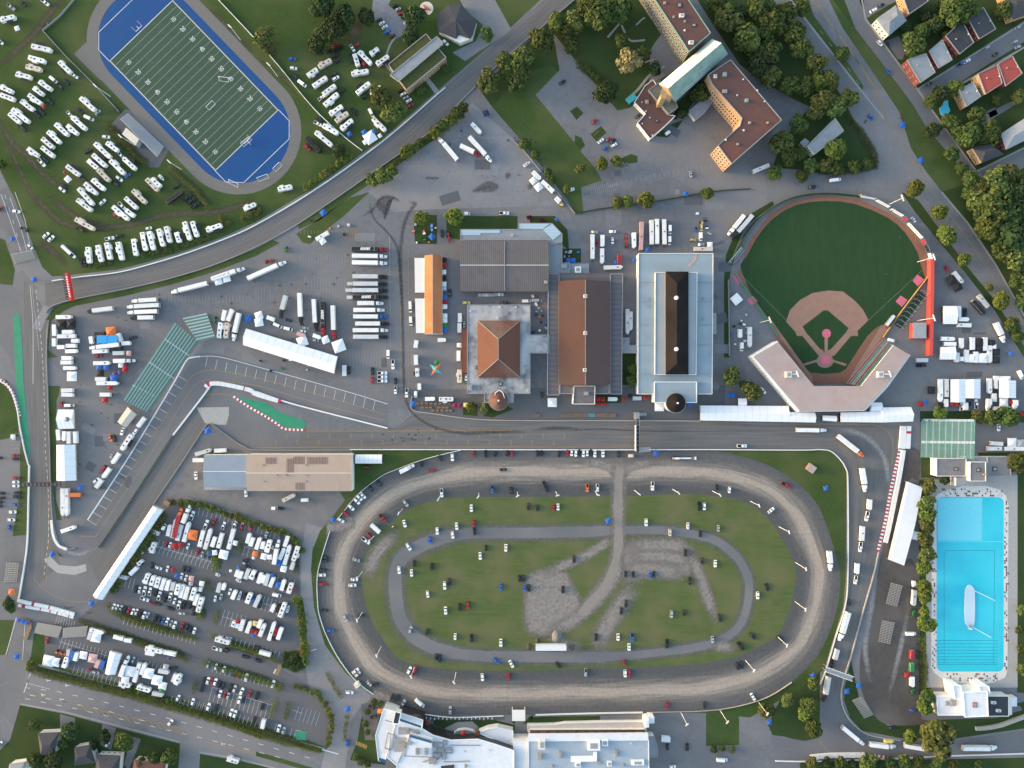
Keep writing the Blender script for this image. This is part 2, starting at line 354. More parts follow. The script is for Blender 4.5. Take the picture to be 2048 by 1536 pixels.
sheet('lawn_southeast', ['1560 1400 1600 1380 1640 1342 1639 1475 1610 1482 1545 1470 1536 1450', '1600 1524 2500 1506 2500 1900 1600 1900', '1723 1461 1800 1476 1911 1477 2060 1455 2060 1400 2020 1410 1990 1432 1850 1442 1776 1452 1720 1405 1702 1320 1690 1372 1688 1400 1700 1435',
                         '1838 960 1855 960 1872 1000 1862 1375 1875 1410 1840 1420 1838 1380', '2034 930 2200 930 2200 1400 2034 1385', '1955 905 2080 905 2080 942 2020 942 1960 918'], 'grass_dark', .021)
sheet('lawn_south', ['40 1410 130 1428 270 1465 360 1487 355 1560 560 1900 -100 1900 -60 1560 20 1480', '400 1508 470 1520 700 1570 700 1900 380 1900', '770 1530 700 1520 715 1480 722 1440 730 1410 770 1402 795 1412'], 'grass_dark', .022)
sheet('verge_boulevard', ['55 1328 75 1343 200 1382 350 1416 430 1440 512 1470 600 1494 640 1506 656 1496 640 1490 512 1447 360 1398 240 1366 115 1332 62 1312',
                          '512 1503 560 1516 640 1540 640 1548 512 1512'], 'grass', .022)
sheet('verge_path', [[(x, y) for x, y in pairs('70 1326 200 1362 360 1404 512 1456 650 1496 650 1499 512 1460 360 1408 200 1366 70 1330')]], 'pavement', .03)
# asphalt laid on the lawns
sheet('church_car_park', ['1091 57 1109 82 1119 140 1071 190 1149 285 1163 275 1170 291 1161 302 1190 336 1204 361 1162 375 1167 424 1335 400 1420 385 1560 375 1655 350 1600 340 1545 335 1560 290 1600 235 1622 215 1590 200 1540 172 1480 130 1420 40 1395 0 1430 -400 1395 -400 1370 0 1300 100 1300 168 1262 215 1235 221 1150 120 1122 85 1100 60'], 'asphalt', .03)
sheet('lawn_islands', ['1140 222 1154 213 1167 226 1153 240', '1181 269 1202 252 1213 265 1194 284', '1240 318 1262 308 1275 312 1275 325 1250 328', '1300 266 1338 250 1366 240 1355 256 1335 275 1310 272', '1325 225 1360 200 1385 180 1400 185 1375 220 1350 240', '1320 160 1350 140 1380 130 1330 175', '1150 270 1163 276 1170 291 1160 298 1149 286'], 'grass_dark', .036)
sheet('drive_school', ['747 -10 786 -10 777 10 817 47 803 72 790 78 750 40 744 20', '915 -10 985 -10 1022 58 1012 68 960 102 930 122 905 105 952 82 966 50 930 20', '853 152 880 187 872 190 848 158'], 'asphalt_pale', .03)
sheet('villa_drive', ['1300 168 1330 150 1326 145 1298 160'], 'pavement', .034)
b = MB()
for s_, wd in (('1215 75 1228 60 1240 45 1243 35', 4), ('1243 50 1255 75 1265 82 1290 80', 4), ('1272 50 1285 38 1290 36', 3), ('785 145 772 130 772 115 780 90 790 76', 4), ('1252 200 1275 180 1300 150 1330 132', 5), ('1290 125 1305 120 1318 122', 3)):
    b.strip(smooth(gp(pairs(s_)), 5), wd * S, .034, 'pavement')
struct(b.obj('garden_path'))
sheet('street', ['1666 -60 1722 -60 1731 40 1836 180 1868 225 1953 342 1985 384 1946 366 1906 318 1851 253 1826 210 1761 123 1711 58', '1836 178 2300 -120 2300 -75 1852 207', '1953 342 2300 165 2300 195 1990 367 1966 388', '1731 38 1800 -3 1830 -60 1700 -60'], 'asphalt_lane', .03)
sheet('driveway', ['1772 82 1798 72 1812 100 1805 120 1795 118', '1958 235 2048 190 2048 198 1965 250', '1975 222 1990 215 1996 228 1980 236', '120 1428 150 1436 150 1480 120 1470', '205 1448 232 1456 222 1500 200 1490', '262 1472 282 1478 258 1540 248 1530'], 'asphalt_lane', .032)
b = MB()
for s_ in ('1720 -20 1731 38 1836 180 1868 226 1953 343 1985 385', '1836 178 2060 38', '1853 208 2060 88', '1955 342 2060 290', '1577 -5 1727 187 1768 237', '40 1408 130 1424 360 1484', '398 1504 470 1516 640 1560', '1883 384 1936 447 1991 529 2048 631 2110 740'):
    b.strip(gp(pairs(s_)), 1.2, .036, 'pavement')
struct(b.obj('pavement'))
sheet('north_lot', ['884 276 944 205 1052 300 1100 350 1135 410 830 420 790 425 735 384 770 345 850 290'], 'asphalt_pale', .012)
sheet('plaza_surface', ['824 780 1450 770 1450 812 1400 812 1400 842 1280 841 1024 840 937 836 826 818'], 'asphalt_dark', .012)
sheet('west_paddock_surface', ['112 640 150 612 345 572 560 520 590 560 560 640 520 655 478 700 390 740 280 860 175 1040 125 1040 114 800 118 772'], 'asphalt', .011)
sheet('dirt_lot', ['1800 905 1838 900 1838 960 1815 965 1790 1110 1838 1140 1838 1410 1855 1440 1830 1450 1776 1449 1748 1430 1722 1377 1722 1300 1745 1200 1760 1120 1790 980'], 'soil_dark', .03, 3)
sheet('dirt_lane', ['335 920 400 905 410 985 560 990 690 985 668 1030 660 1065 610 1060 590 1085 560 1062 500 1040 400 1004 335 1003 318 1010 330 985'], 'gravel', .013)
sheet('pool_terrace', ['1852 960 2035 950 2035 1375 1852 1375'], 'concrete', .028)
sheet('pool_yard', ['1855 1400 2040 1412 2045 1420 1990 1436 1855 1440'], 'asphalt_lane', .029)
sheet('lot_surface', ['345 1005 400 1008 500 1043 570 1066 598 1090 600 1330 560 1335 662 1400 655 1495 640 1500 512 1458 240 1374 60 1330 70 1260 160 1235 205 1195 325 1025'], 'asphalt_dark', .012)
sheet('entrance_lane', ['612 1045 662 1062 640 1105 624 1150 630 1220 652 1290 692 1345 747 1394 722 1412 702 1440 690 1545 640 1545 662 1450 655 1410 620 1385 612 1340 616 1290 602 1200 602 1110'], 'asphalt_pale', .016)
sheet('hedge_bed', ['568 1306 590 1300 612 1306 612 1335 592 1346 566 1335', '592 1195 606 1200 612 1245 614 1300 604 1300 598 1240'], 'grass', .032)
# ruts, dirt paths in the campsite
b = MB()
for s_, wd in (('-10 140 40 95 75 60 100 25 135 -10', 7), ('-10 225 20 280 50 310 100 360 140 384', 6), ('68 384 85 410 125 445 180 456 260 450 330 430 420 425 470 415 520 392', 6), ('95 384 130 420 175 445 230 455', 7), ('75 478 100 498 140 535', 7), ('0 250 30 320 60 384 80 420', 4), ('415 18 440 40 470 75 512 108', 6), ('512 115 560 150 600 200', 4), ('690 40 710 60 690 90', 14)):
    b.soft(smooth(gp(pairs(s_)), 6), wd * S * 1.9, .028 + .0003 * wd, 'rut')
struct(b.obj('dirt_rut'))

b = MB(); rnd = random.Random(9); M('patch_dark', (.105, .108, .118), .85, (.09, .093, .1), .6, .9, 8); M('patch_pale', (.2, .2, .208), .85, (.17, .17, .178), .6, .9, 8)
for k in range(46):
    x, y = rnd.choice([(rnd.uniform(600, 790), rnd.uniform(470, 760)), (rnd.uniform(840, 1100), rnd.uniform(300, 400)), (rnd.uniform(1170, 1500), rnd.uniform(370, 460)), (rnd.uniform(130, 320), rnd.uniform(640, 1000)), (rnd.uniform(1870, 2000), rnd.uniform(620, 750)), (rnd.uniform(1430, 1450), rnd.uniform(480, 780)), (rnd.uniform(1200, 1420), rnd.uniform(260, 370))])
    q = g(x, y); a = rnd.choice((0, 0, .3, -.5)); w_, h_ = rnd.uniform(1, 7), rnd.uniform(.6, 3.5); ca, sa = math.cos(a), math.sin(a)
    b.face([(q[0] + u * ca - v * sa, q[1] + u * sa + v * ca, .034 + .0001 * k) for u, v in ((-w_, -h_), (w_, -h_), (w_, h_), (-w_, h_))], rnd.choice(('patch_dark', 'patch_pale', 'patch_dark')))
for k in range(60):
    x, y = rnd.choice([(rnd.uniform(600, 790), rnd.uniform(470, 760)), (rnd.uniform(840, 1100), rnd.uniform(300, 400)), (rnd.uniform(130, 320), rnd.uniform(640, 1000)), (rnd.uniform(1750, 2000), rnd.uniform(240, 600))]); q = g(x, y)
    b.face([(q[0] + .4 * math.cos(t * .785), q[1] + .4 * math.sin(t * .785), .041) for t in range(8)], 'patch_dark')
struct(b.obj('asphalt_patches'))
# ---------------------------------------------------------------- the circuit
ribbon('circuit_north', pairs('90 567 160 554 236 545 300 529 375 506 450 478 512 450 624 384 762 286 877 187 1024 58 1110 -20 1300 -200'), pairs('92 622 147 599 250 578 332 559 425 531 512 494 594 449 690 384 757 337 862 262 954 170 1024 105 1170 -20 1360 -200'), 'track', .04, 90)
ribbon('circuit_west', pairs('48 560 50 700 58 800 61 930 58 1010 50 1090 42 1160 36 1205'), pairs('90 622 93 700 97 800 101 920 103 1000 106 1050 112 1090 120 1130'), 'track', .042)
sheet('circuit_hairpin', ['50 1085 104 1040 106 1080 118 1112 150 1118 192 1098 215 1075 310 1008 207 1155 182 1195 152 1228 37 1204'], 'asphalt_lane', .038)
ribbon('circuit_south', pairs('175 1118 200 1090 250 1020 347 870 410 788 425 768'), pairs('200 1168 212 1152 307 1010 362 928 405 862 420 846'), 'track', .044)
sheet('circuit_corner', ['408 792 425 768 445 765 512 783 530 800 610 862 640 864 640 898 505 898 470 884 418 846'], 'asphalt_lane', .036)
ribbon('circuit_main', pairs('600 861 780 858 830 828 937 837 1024 841 1280 841 1400 844 1536 850 1700 850 1803 851'), pairs('600 897 780 897 830 897 937 898 1024 898 1280 898 1400 898 1536 899 1600 899 1653 897'), 'track', .046, 90)
ribbon('circuit_east', pairs('1803 851 1800 896 1780 990 1756 1103 1743 1160 1720 1240 1701 1315 1685 1365 1682 1397'), pairs('1653 897 1685 917 1696 948 1694 1050 1693 1152 1688 1214 1670 1280 1651 1337 1640 1370'), 'track', .048, 70)
sheet('circuit_southeast', ['1640 1370 1682 1397 1696 1435 1723 1462 1761 1477 1811 1480 1911 1480 2060 1458 2400 1400 2400 1500 2060 1506 1773 1516 1618 1521 1560 1525 1545 1470 1600 1482 1640 1475'], 'asphalt_lane', .05, 2)
sheet('corner_patch', ['393 815 458 814 458 830 452 850 418 848 410 846'], 'concrete', .052)
sheet('hairpin_patch', ['88 1118 100 1112 118 1130 150 1133 172 1128 173 1142 150 1150 115 1146 95 1130'], 'concrete', .054)
sheet('gantry_patch', ['88 610 102 616 82 662 64 655'], 'asphalt_pale', .056)
sheet('pit_lane', ['172 1040 345 770 375 718 400 705 440 708 775 806 775 858 600 822 512 783 430 765 410 786 250 1018 195 1092 150 1116 130 1100'], 'asphalt_lane', .034, 0)
sheet('runoff_green', ['467 793 490 797 530 805 560 825 610 842 610 859 585 857 560 850 520 828 495 815', '26 629 40 629 45 700 47 760 60 900 58 920 40 840 35 800 30 740'], 'paint_green', .058)
# markings on the circuit
b = MB()
def line(s_, wd, z=.07, m='paint_white', n=4): b.strip(smooth(gp(pairs(s_)), n), wd, z, m)
line('175 1040 260 910 345 770 372 722 385 715 400 713', .9)
line('400 713 440 714 520 735 600 757 700 785 775 808', .35)
for k in range(19):          # pit boxes, lower leg
    t = k / 19; a = (176 + (366 - 176) * t, 1040 + (735 - 1040) * t); b.strip(gp([a, (a[0] + 17, a[1] + 10.5)]), .22, .07, 'paint_white')
for k in range(18):          # pit boxes, upper leg
    t = k / 18; a = (415 + (770 - 415) * t, 714 + (806 - 714) * t); b.strip(gp([a, (a[0] - 4, a[1] + 19)]), .22, .07, 'paint_white')
line('192 1050 280 915 365 780 385 752 405 742 430 740', .28, .071, 'paint_yellow'); line('430 740 520 757 640 790 771 829', .28, .071, 'paint_yellow')
line('160 1072 190 1073 200 1060 300 910 372 795 395 766 415 760', .28, .072, 'paint_yellow'); line('415 760 512 771 640 808 772 842', .28, .071, 'paint_yellow')
line('405 790 430 788 455 789 467 793', .25, .07, 'paint_yellow')
line('610 862 780 862 1024 861', .3, .071, 'paint_yellow'); line('512 895 800 894 1270 894', .3, .071, 'paint_yellow'); line('1100 842 1350 843 1536 848', .25, .071, 'paint_yellow')
line('1536 848 1720 849 1760 853 1780 870 1786 895 1784 930', .25, .072, 'paint_yellow')
line('60 570 66 650 66 768', .25, .07); line('93 640 91 768', .22, .07, 'paint_faint'); line('67 1155 90 1180 130 1200 170 1203 180 1195', .3, .072, 'paint_yellow')
line('95 940 97 1080 92 1170', .3, .071, 'paint_yellow'); line('160 556 130 562 90 566 65 572 50 590', .25, .071, 'paint_yellow')
line('1636 1480 1655 1500 1665 1512', .25, .071, 'paint_yellow')
for i in range(14):          # staggered grid brackets
    for j, y in ((0, 872), (1, 885)):
        x = 574 + i * 42.7 - j * 21.5
        b.strip(gp([(x, y - 3.8), (x, y + 3.8)]), .28, .073, 'paint_yellow'); b.strip(gp([(x - 2.2, y - 3.8), (x, y - 3.8)]), .28, .074, 'paint_yellow'); b.strip(gp([(x - 2.2, y + 3.8), (x, y + 3.8)]), .28, .074, 'paint_yellow')
for s_ in ('72 580 84 700 88 768 91 900 98 1000 97 1080 88 1150', '64 575 78 700', ):
    pts = resample(gp(pairs(s_)), 90)
    for k in range(0, 89, 2): b.strip([pts[k], pts[k + 1]], .25, .073, 'paint_white')
struct(b.obj('circuit_markings'))
M('dust_streak', (.42, .41, .41), .9, (.3, .3, .3), .5, .9, 8, alpha=.55)
b = MB()
for s_, wd in (('752 412 760 398 775 393 790 397 800 405', 2), ('740 405 742 420 750 440 770 460 785 478 795 500 800 540 804 600 806 670 808 770 812 800 822 822 845 842 880 858 930 867 1000 866', [1.2] * 3 + [2.2] * 12), ('815 405 830 408 818 425 808 450 803 480 800 520 806 640', 2.4), ('720 435 745 420 752 405', 2),
              ('1060 861 1110 856 1180 860', 2.2), ('1120 863 1200 858 1290 862 1536 862', .8), ('900 862 1000 864 1060 862', 2), ('125 1208 135 1216 150 1212', 1.2), ('170 1222 178 1226 187 1222', 1.2)):
    p = smooth(gp(pairs(s_)), 6); b.soft(p, [.8 + .9 * min(1, k / 30) for k in range(len(p))] if isinstance(wd, list) else wd, .08 + .0007 * len(s_) % .01, 'tyre_mark')
for p in ('752 408 760 397 775 394 788 398 777 404 772 425 770 440 764 425 757 420', '945 382 975 362 998 372 985 384 960 384', '1010 350 1018 345 1022 352 1014 358', '1055 372 1062 366 1066 374 1058 380'):
    b.blot(gp(smooth(pairs(p), 4, True)), .092, 'tyre_mark', 1.6)
rnd = random.Random(3)
for k in range(150):
    x, y = rnd.choice([(rnd.gauss(820, 22), rnd.gauss(876, 8)), (rnd.uniform(820, 1090), rnd.uniform(260, 370)), (rnd.uniform(560, 730), rnd.uniform(500, 690)), (rnd.uniform(230, 560), rnd.uniform(560, 650)), (rnd.uniform(150, 260), rnd.uniform(720, 1000))])
    r = rnd.uniform(1, 4) * S; cx, cy = g(x, y); e = rnd.uniform(.3, 1)
    b.blot([(cx + r * rnd.uniform(.6, 1.2) * math.cos(t * .7), cy + e * r * rnd.uniform(.6, 1.2) * math.sin(t * .7)) for t in range(9)], .094, 'tyre_mark', .5)
for s_, wd in (('1660 860 1710 864 1745 885 1768 915 1775 945 1776 975', 3.2), ('1800 900 1790 950 1772 1010', 1.6), ('110 1055 120 1090 140 1105 165 1108 185 1090', 2.4), ('1760 1090 1752 1130 1745 1180', 1.6)): b.soft(smooth(gp(pairs(s_)), 6), wd, .097, 'dust_streak')
for s_, wd in (('1800 905 1785 990 1762 1090', 3.0), ('1756 1130 1740 1230 1730 1300 1742 1370', 3.5), ('1820 1200 1800 1300 1775 1400', 3.0)): b.soft(smooth(gp(pairs(s_)), 6), wd, .06, 'dust_streak')
struct(b.obj('tyre_marks'))

def barrier(name, label, s_, wd, h, m, cat='barrier', top=None, n=4):
    o = MB().wall(smooth(gp(pairs(s_)), n), wd, 0, h, m, top).obj(name); return tag(o, label, cat)
barrier('barrier', 'white barrier along the outer edge of the curved northern road', '105 562 160 554 236 545 300 529 375 506 450 478 512 450 624 384 762 286 877 187 890 176', .6, .9, 'white_wall')
barrier('barrier', 'low concrete barrier along the inner edge of the curved northern road', '92 626 105 612 147 599 250 578 332 559 425 531 512 494 594 449 690 384 757 337 862 262 954 170 1024 105 1149 0', .55, .8, 'rail')
barrier('barrier', 'white wall curving from the hairpin apron up the tall straight', '60 930 58 1000 56 1080 50 1130 40 1190 36 1203', .8, 1.0, 'white_wall')
barrier('barrier', 'thin white wall edging the green run-off strip at far left', '0 762 20 775 34 810 40 850 50 900 58 930', .6, .9, 'white_wall')
barrier('barrier', 'concrete wall beside the paddock side of the tall straight', '98 640 94 700 97 800 101 920 103 1000 108 1050 118 1085 135 1098 152 1095', .5, .9, 'rail')
barrier('barrier', 'white pit wall bending round the paddock corner', '347 870 410 788 425 768 445 765 512 783 570 803 640 822 775 856', .9, 1.0, 'white_wall')
barrier('barrier', 'dark pit wall down the lower leg of the pit lane', '198 1095 250 1020 347 870', .6, 1.0, 'rail', top='grass_dark')
barrier('barrier', 'tan wall from the hall apex down to the hairpin tent', '308 1008 362 928 405 862 418 847 430 853 470 882 490 893 520 900 700 900', .5, .9, 'rail')
barrier('barrier', 'long straight wall between main straight and oval', '700 899 900 899 1200 899.5 1400 899 1600 900 1640 899 1665 905 1690 935 1695 975 1695 1150 1689 1214 1670 1275 1652 1337 1640 1368', .6, .9, 'kerbstone', top='white_wall')
barrier('barrier', 'concrete wall between the plaza and the main straight', '824 792 822 812 830 822 870 828 937 837 1024 841 1280 841 1400 842', .6, .9, 'kerbstone')
barrier('barrier', 'concrete wall with fence beside the brown dirt lot', '1757 1103 1745 1155 1722 1235 1702 1310 1686 1362 1682 1395 1690 1425 1708 1450 1740 1470 1800 1480', .7, .9, 'kerbstone')
barrier('barrier', 'white wall along the bottom edge of the southeast road', '1550 1521 1620 1522 1775 1517 1900 1511 2060 1506', .6, .9, 'white_wall')
barrier('barrier', 'white rail around the outer rim of the dirt oval, upper left bend', '922 900 850 918 790 940 762 953 720 985 690 1020 674 1040', .3, 1.0, 'white_wall')
barrier('barrier', 'white rail around the outer rim of the dirt oval, lower left bend', '660 1062 645 1110 635 1152 636 1210 642 1240 654 1272 675 1312 702 1350 725 1372 747 1388', .35, 1.0, 'white_wall')
barrier('barrier', 'short white rail by the clubhouse at the oval entrance', '774 1403 795 1410 816 1420', .3, 1.0, 'white_wall')
barrier('barrier', 'white rail in front of the clubhouse terrace beside the oval', '850 1428 900 1434 960 1433 1007 1431', .25, 1.0, 'white_wall')
barrier('barrier', 'straight white rail in front of the grandstand beside the oval', '1071 1429 1180 1426 1285 1424', .7, 1.1, 'white_wall')
barrier('barrier', 'pale rail at the lower right bend of the oval', '1300 1424 1411 1421 1479 1411 1536 1393 1583 1364', .25, 1.0, 'kerbstone')
barrier('fence', 'white fence between the football track and the school lawn', '437 0 470 35 512 80 560 135 600 185 640 230 690 275 725 302', .35, 1.6, 'white_wall', 'fence')
barrier('fence', 'thin grey fence between campsite and running track', '150 0 120 35 87 62 130 110 190 170 240 225', .3, 1.5, 'steel', 'fence', n=1)
barrier('fence', 'stone wall fence beside the church meadow', '1024 280 1050 305 1095 360 1135 410 1150 428', .4, 1.4, 'rail', 'fence')
barrier('fence', 'fence below the church car park along the lane', '1150 428 1200 418 1300 405 1420 384 1500 378', .3, 1.2, 'grass_dark', 'fence')
barrier('hedge_wall', 'dark boundary wall below the tan-roofed hall lane', '370 995 400 1003 500 1038 560 1060 590 1080 605 1100', .4, 1.2, 'rail', 'wall')

def kerb(label, s_, wd, n, m1='paint_red', m2='white_wall', h=.16):
    pts = resample(smooth(gp(pairs(s_)), 6), n + 1); o = thing('race_kerb', label, 'kerb', (*pts[0], 0)); ox, oy = pts[0]
    for k in range(n):
        q = [(x - ox, y - oy) for x, y in pts[k:k + 2]]
        MB().wall(q, wd, 0, h + (k % 3) * .004, m1 if k % 2 else m2).obj('kerb_block', o)
kerb('red and white kerb along the green run-off of the paddock corner', '467 793 480 802 500 815 530 832 555 848 570 858 610 860', 1.6, 40)
kerb('red and white tyre-wall kerb on the right-hand straight beside the dirt lot', '1800 899 1794 925 1786 960 1778 1000 1770 1045 1760 1085 1756 1103', 2.0, 56)
kerb('red and white kerb on the bend at the far left edge', '0 760 12 768 24 783 33 808 40 836', 2.2, 26)
kerb('red and white kerb blocks by the bottom southeast barrier', '1722 1512 1745 1511 1773 1514', 1.6, 12)
def tyrewall(label, s_, wd, h, n, reds=(), name='tyre_wall', cat='tyre wall', m='white_wall', piece='tyre_stack'):
    pts = resample(smooth(gp(pairs(s_)), 6), n + 1); o = thing(name, label, cat, (*pts[0], 0)); ox, oy = pts[0]
    for k in range(n):
        q = [(x - ox, y - oy) for x, y in pts[k:k + 2]]
        MB().wall(q, wd, 0, h + (k % 4) * .03, 'paint_red' if k in reds else m).obj(piece, o)
tyrewall('white tyre wall closing the bottom of the hairpin', '37 1200 60 1206 100 1214 150 1228', 2.2, 1.2, 44, (11, 12, 24))
tyrewall('second white tyre wall below the hairpin with red panels', '38 1210 60 1214 100 1221 148 1234', 1.9, 1.0, 46, (3, 4, 5, 18, 26, 32, 42))
tyrewall('white tyre wall at the paddock corner above the green run-off', '412 774 420 768 445 768 500 780 512 788 562 803', 2.8, 1.1, 60, (2, 3, 30, 58, 59))
tyrewall('white tyre wall at the top of the right-hand straight', '1806 852 1804 880 1802 897', 4.2, 1.2, 10)
tyrewall('second white tyre wall at the top right corner of the straight', '1816 852 1814 897', 3.2, 1.2, 9, (2,))
tyrewall('white tyre wall beside the kerb of the right-hand straight', '1806 900 1798 950 1788 1000 1778 1050 1770 1085', 2.8, 1.0, 36)
tyrewall('white tyre wall on the southeast bottom barrier', '1620 1514 1660 1510 1728 1509', 3.2, 1.2, 24)
tyrewall('white tyre wall around the inside of the hairpin', '104 1040 108 1070 118 1090 135 1098', 1.6, 1.0, 14)

# ---------------------------------------------------------------- the oval
OUT = pairs('1024 899 922 900 850 918 790 940 762 953 720 985 690 1020 660 1062 645 1105 636 1152 636 1210 654 1272 702 1350 747 1388 774 1403 850 1428 1024 1430 1300 1425 1411 1421 1479 1411 1536 1393 1583 1364 1620 1330 1641 1302 1665 1250 1677 1202 1681 1152 1671 1105 1641 1020 1610 980 1586 960 1536 930 1480 912 1424 902 1250 899')
INN = pairs('1024 994 960 994 900 996 837 1010 795 1035 762 1063 735 1100 725 1130 724 1160 732 1212 745 1245 762 1272 785 1305 812 1324 887 1338 1024 1341 1250 1335 1399 1327 1474 1312 1536 1284 1556 1270 1580 1215 1591 1160 1590 1135 1581 1110 1558 1068 1536 1038 1500 1010 1449 995 1374 988 1249 992')
def radial(pts, n, c):
    P = smooth(pts, 6, True); out = []
    A = sorted((math.atan2(y - c[1], x - c[0]), x, y) for x, y in P)
    for k in range(n):
        a = -math.pi + 2 * math.pi * k / n; j = 0
        while j < len(A) and A[j][0] < a: j += 1
        p, q = A[j - 1], A[j % len(A)]; a0, a1 = p[0], q[0]
        if a1 < a0: a1 += 2 * math.pi
        aa = a if a >= a0 else a + 2 * math.pi
        t = (aa - a0) / max(1e-6, a1 - a0); out.append((p[1] + (q[1] - p[1]) * t, p[2] + (q[2] - p[2]) * t))
    return out
N = 260; oc = (1158, 1165); ro = radial(OUT, N, oc); ri = radial(INN, N, oc)
b = MB(); b.uv = []; K = 12; d = 0
for i in range(N + 1):
    a, c = g(*ro[i % N]), g(*ri[i % N])
    if i: d += math.dist(g(*[(p + q) / 2 for p, q in zip(ro[i % N], ri[i % N])]), g(*[(p + q) / 2 for p, q in zip(ro[i - 1], ri[i - 1])]))
    for k in range(K + 1):
        t = k / K; b.v.append((a[0] * (1 - t) + c[0] * t, a[1] * (1 - t) + c[1] * t, .04)); b.uv.append((d, t))
for i in range(N):
    for k in range(K):
        a = i * (K + 1) + k; b.f.append((a, a + 1, a + K + 2, a + K + 1)); b.m.append('oval_dirt')
m = bpy.data.materials.new('oval_dirt'); m.use_nodes = True; MATS['oval_dirt'] = m; n = m.node_tree; bs = n.nodes['Principled BSDF']
bs.inputs['Roughness'].default_value = .95; bs.inputs['Specular IOR Level'].default_value = .1
uv = n.nodes.new('ShaderNodeUVMap'); mp = n.nodes.new('ShaderNodeMapping'); mp.inputs['Scale'].default_value = (.03, 11, 1); n.links.new(uv.outputs[0], mp.inputs[0])
nz = n.nodes.new('ShaderNodeTexNoise'); nz.inputs['Scale'].default_value = 1.5; nz.inputs['Detail'].default_value = 8; n.links.new(mp.outputs[0], nz.inputs[0])
sx = n.nodes.new('ShaderNodeSeparateXYZ'); n.links.new(uv.outputs[0], sx.inputs[0])
ad = n.nodes.new('ShaderNodeMath'); ad.operation = 'MULTIPLY_ADD'; n.links.new(nz.outputs[0], ad.inputs[0]); ad.inputs[1].default_value = .34; n.links.new(sx.outputs[1], ad.inputs[2])
rp = n.nodes.new('ShaderNodeValToRGB'); rp.color_ramp.elements[0].position = .17; rp.color_ramp.elements[0].color = (.092, .092, .094, 1); rp.color_ramp.elements[1].position = 1.0; rp.color_ramp.elements[1].color = (.085, .086, .085, 1)
for p, c in ((.36, (.112, .108, .105)), (.48, (.175, .157, .14)), (.60, (.335, .285, .238)), (.70, (.31, .263, .22)), (.81, (.172, .153, .136)), (.90, (.11, .106, .104))):
    e = rp.color_ramp.elements.new(p); e.color = (*c, 1)
n.links.new(ad.outputs[0], rp.inputs[0])
nz2 = n.nodes.new('ShaderNodeTexNoise'); nz2.inputs['Scale'].default_value = .5; nz2.inputs['Detail'].default_value = 8; ge = n.nodes.new('ShaderNodeNewGeometry'); n.links.new(ge.outputs[0], nz2.inputs[0])
mx = n.nodes.new('ShaderNodeMix'); mx.data_type = 'RGBA'; mx.blend_type = 'OVERLAY'; mx.inputs[0].default_value = .3; n.links.new(rp.outputs[0], mx.inputs[6]); n.links.new(nz2.outputs[0], mx.inputs[7]); n.links.new(mx.outputs[2], bs.inputs['Base Color'])
struct(b.obj('oval_track'))
sheet('infield_grass', [[p for p in ri]], 'grass_dry', .044)
ring = smooth(gp(pairs('1024 1066 960 1066 907 1070 862 1083 820 1103 800 1122 791 1150 791 1185 798 1230 812 1256 837 1280 887 1302 962 1312 1024 1313 1199 1314 1324 1304 1424 1287 1474 1257 1492 1220 1498 1175 1491 1143 1469 1110 1424 1078 1349 1063 1274 1060 1150 1064')), 5, True)
struct(MB().soft(ring + ring[:1], [12.5 if x < -40 else 10 if x < 60 else 8 for x, y in ring + ring[:1]], .05, 'road_soft', True).obj('infield_road'))
rw_ = [8.6 if x < -40 else 7 if x < 60 else 5.2 for x, y in ring]; struct(MB().strip(ring, rw_, .053, 'asphalt_lane', True).obj('infield_road_bed'))
b = MB(); M('path_dirt', (.25, .222, .198), .95, (.195, .175, .158), .25, .9, 9)
b.blot(gp(smooth(pairs('1050 1160 1065 1145 1090 1138 1130 1142 1146 1170 1162 1200 1168 1222 1130 1252 1098 1272 1060 1266 1050 1245 1048 1200'), 4, True)), .0560, 'gravel_soft', 6)
b.blot(gp(smooth(pairs('1242 1092 1300 1082 1375 1090 1388 1122 1378 1152 1322 1150 1275 1162 1244 1158'), 4, True)), .0562, 'gravel_soft', 8)
for k_, (s_, wd) in enumerate((('1245 1090 1300 1092 1350 1092 1388 1102', 10), ('1372 1095 1395 1140 1415 1195 1437 1258', 7.5), ('1236 1152 1275 1140 1330 1142 1378 1155', 11), ('1250 1118 1300 1112 1350 1116 1380 1128', 8), ('1275 1162 1240 1212 1208 1262 1190 1308', 12), ('1420 1288 1445 1292 1480 1302', 8), ('805 1062 768 1088 742 1130 735 1160', 9), ('1085 1262 1130 1290 1170 1305', 8))):
    b.soft(smooth(gp(pairs(s_)), 6), wd, .0565 + .0006 * k_, 'gravel_soft')
b.soft(smooth(gp(pairs('1240 905 1238 950 1236 1020 1237 1070 1234 1110 1222 1150 1185 1200 1150 1240')), 6), 9.0, .061, 'gravel_soft')
b.soft(smooth(gp(pairs('1228 1075 1205 1090 1170 1112 1130 1130 1080 1150')), 6), 6.5, .0622, 'gravel_soft'); b.soft(smooth(gp(pairs('1240 1100 1230 1150 1195 1200 1140 1245 1090 1262')), 6), 8.5, .0635, 'gravel_soft')
b.soft(smooth(gp(pairs('1150 920 1200 928 1225 940 1236 962')), 6), 5.5, .058, 'gravel_soft'); b.soft(smooth(gp(pairs('1330 920 1275 930 1250 942 1240 962')), 6), 5.5, .059, 'gravel_soft')
b.soft(smooth(gp(pairs('742 1387 765 1396 780 1404')), 4), 9, .06, 'gravel_soft')
b.soft(smooth(gp(pairs('650 1055 680 1052 710 1040')), 4), 8, .06, 'gravel_soft')
struct(b.obj('infield_gravel'))
p_ = smooth(gp(pairs('1240 940 1238 960 1236 1020 1237 1070 1234 1110 1222 1150 1195 1190 1160 1228')), 6); struct(MB().strip(p_, [5.2 + .8 * math.sin(k * .7) for k in range(len(p_))], .066, 'path_dirt').obj('infield_path'))
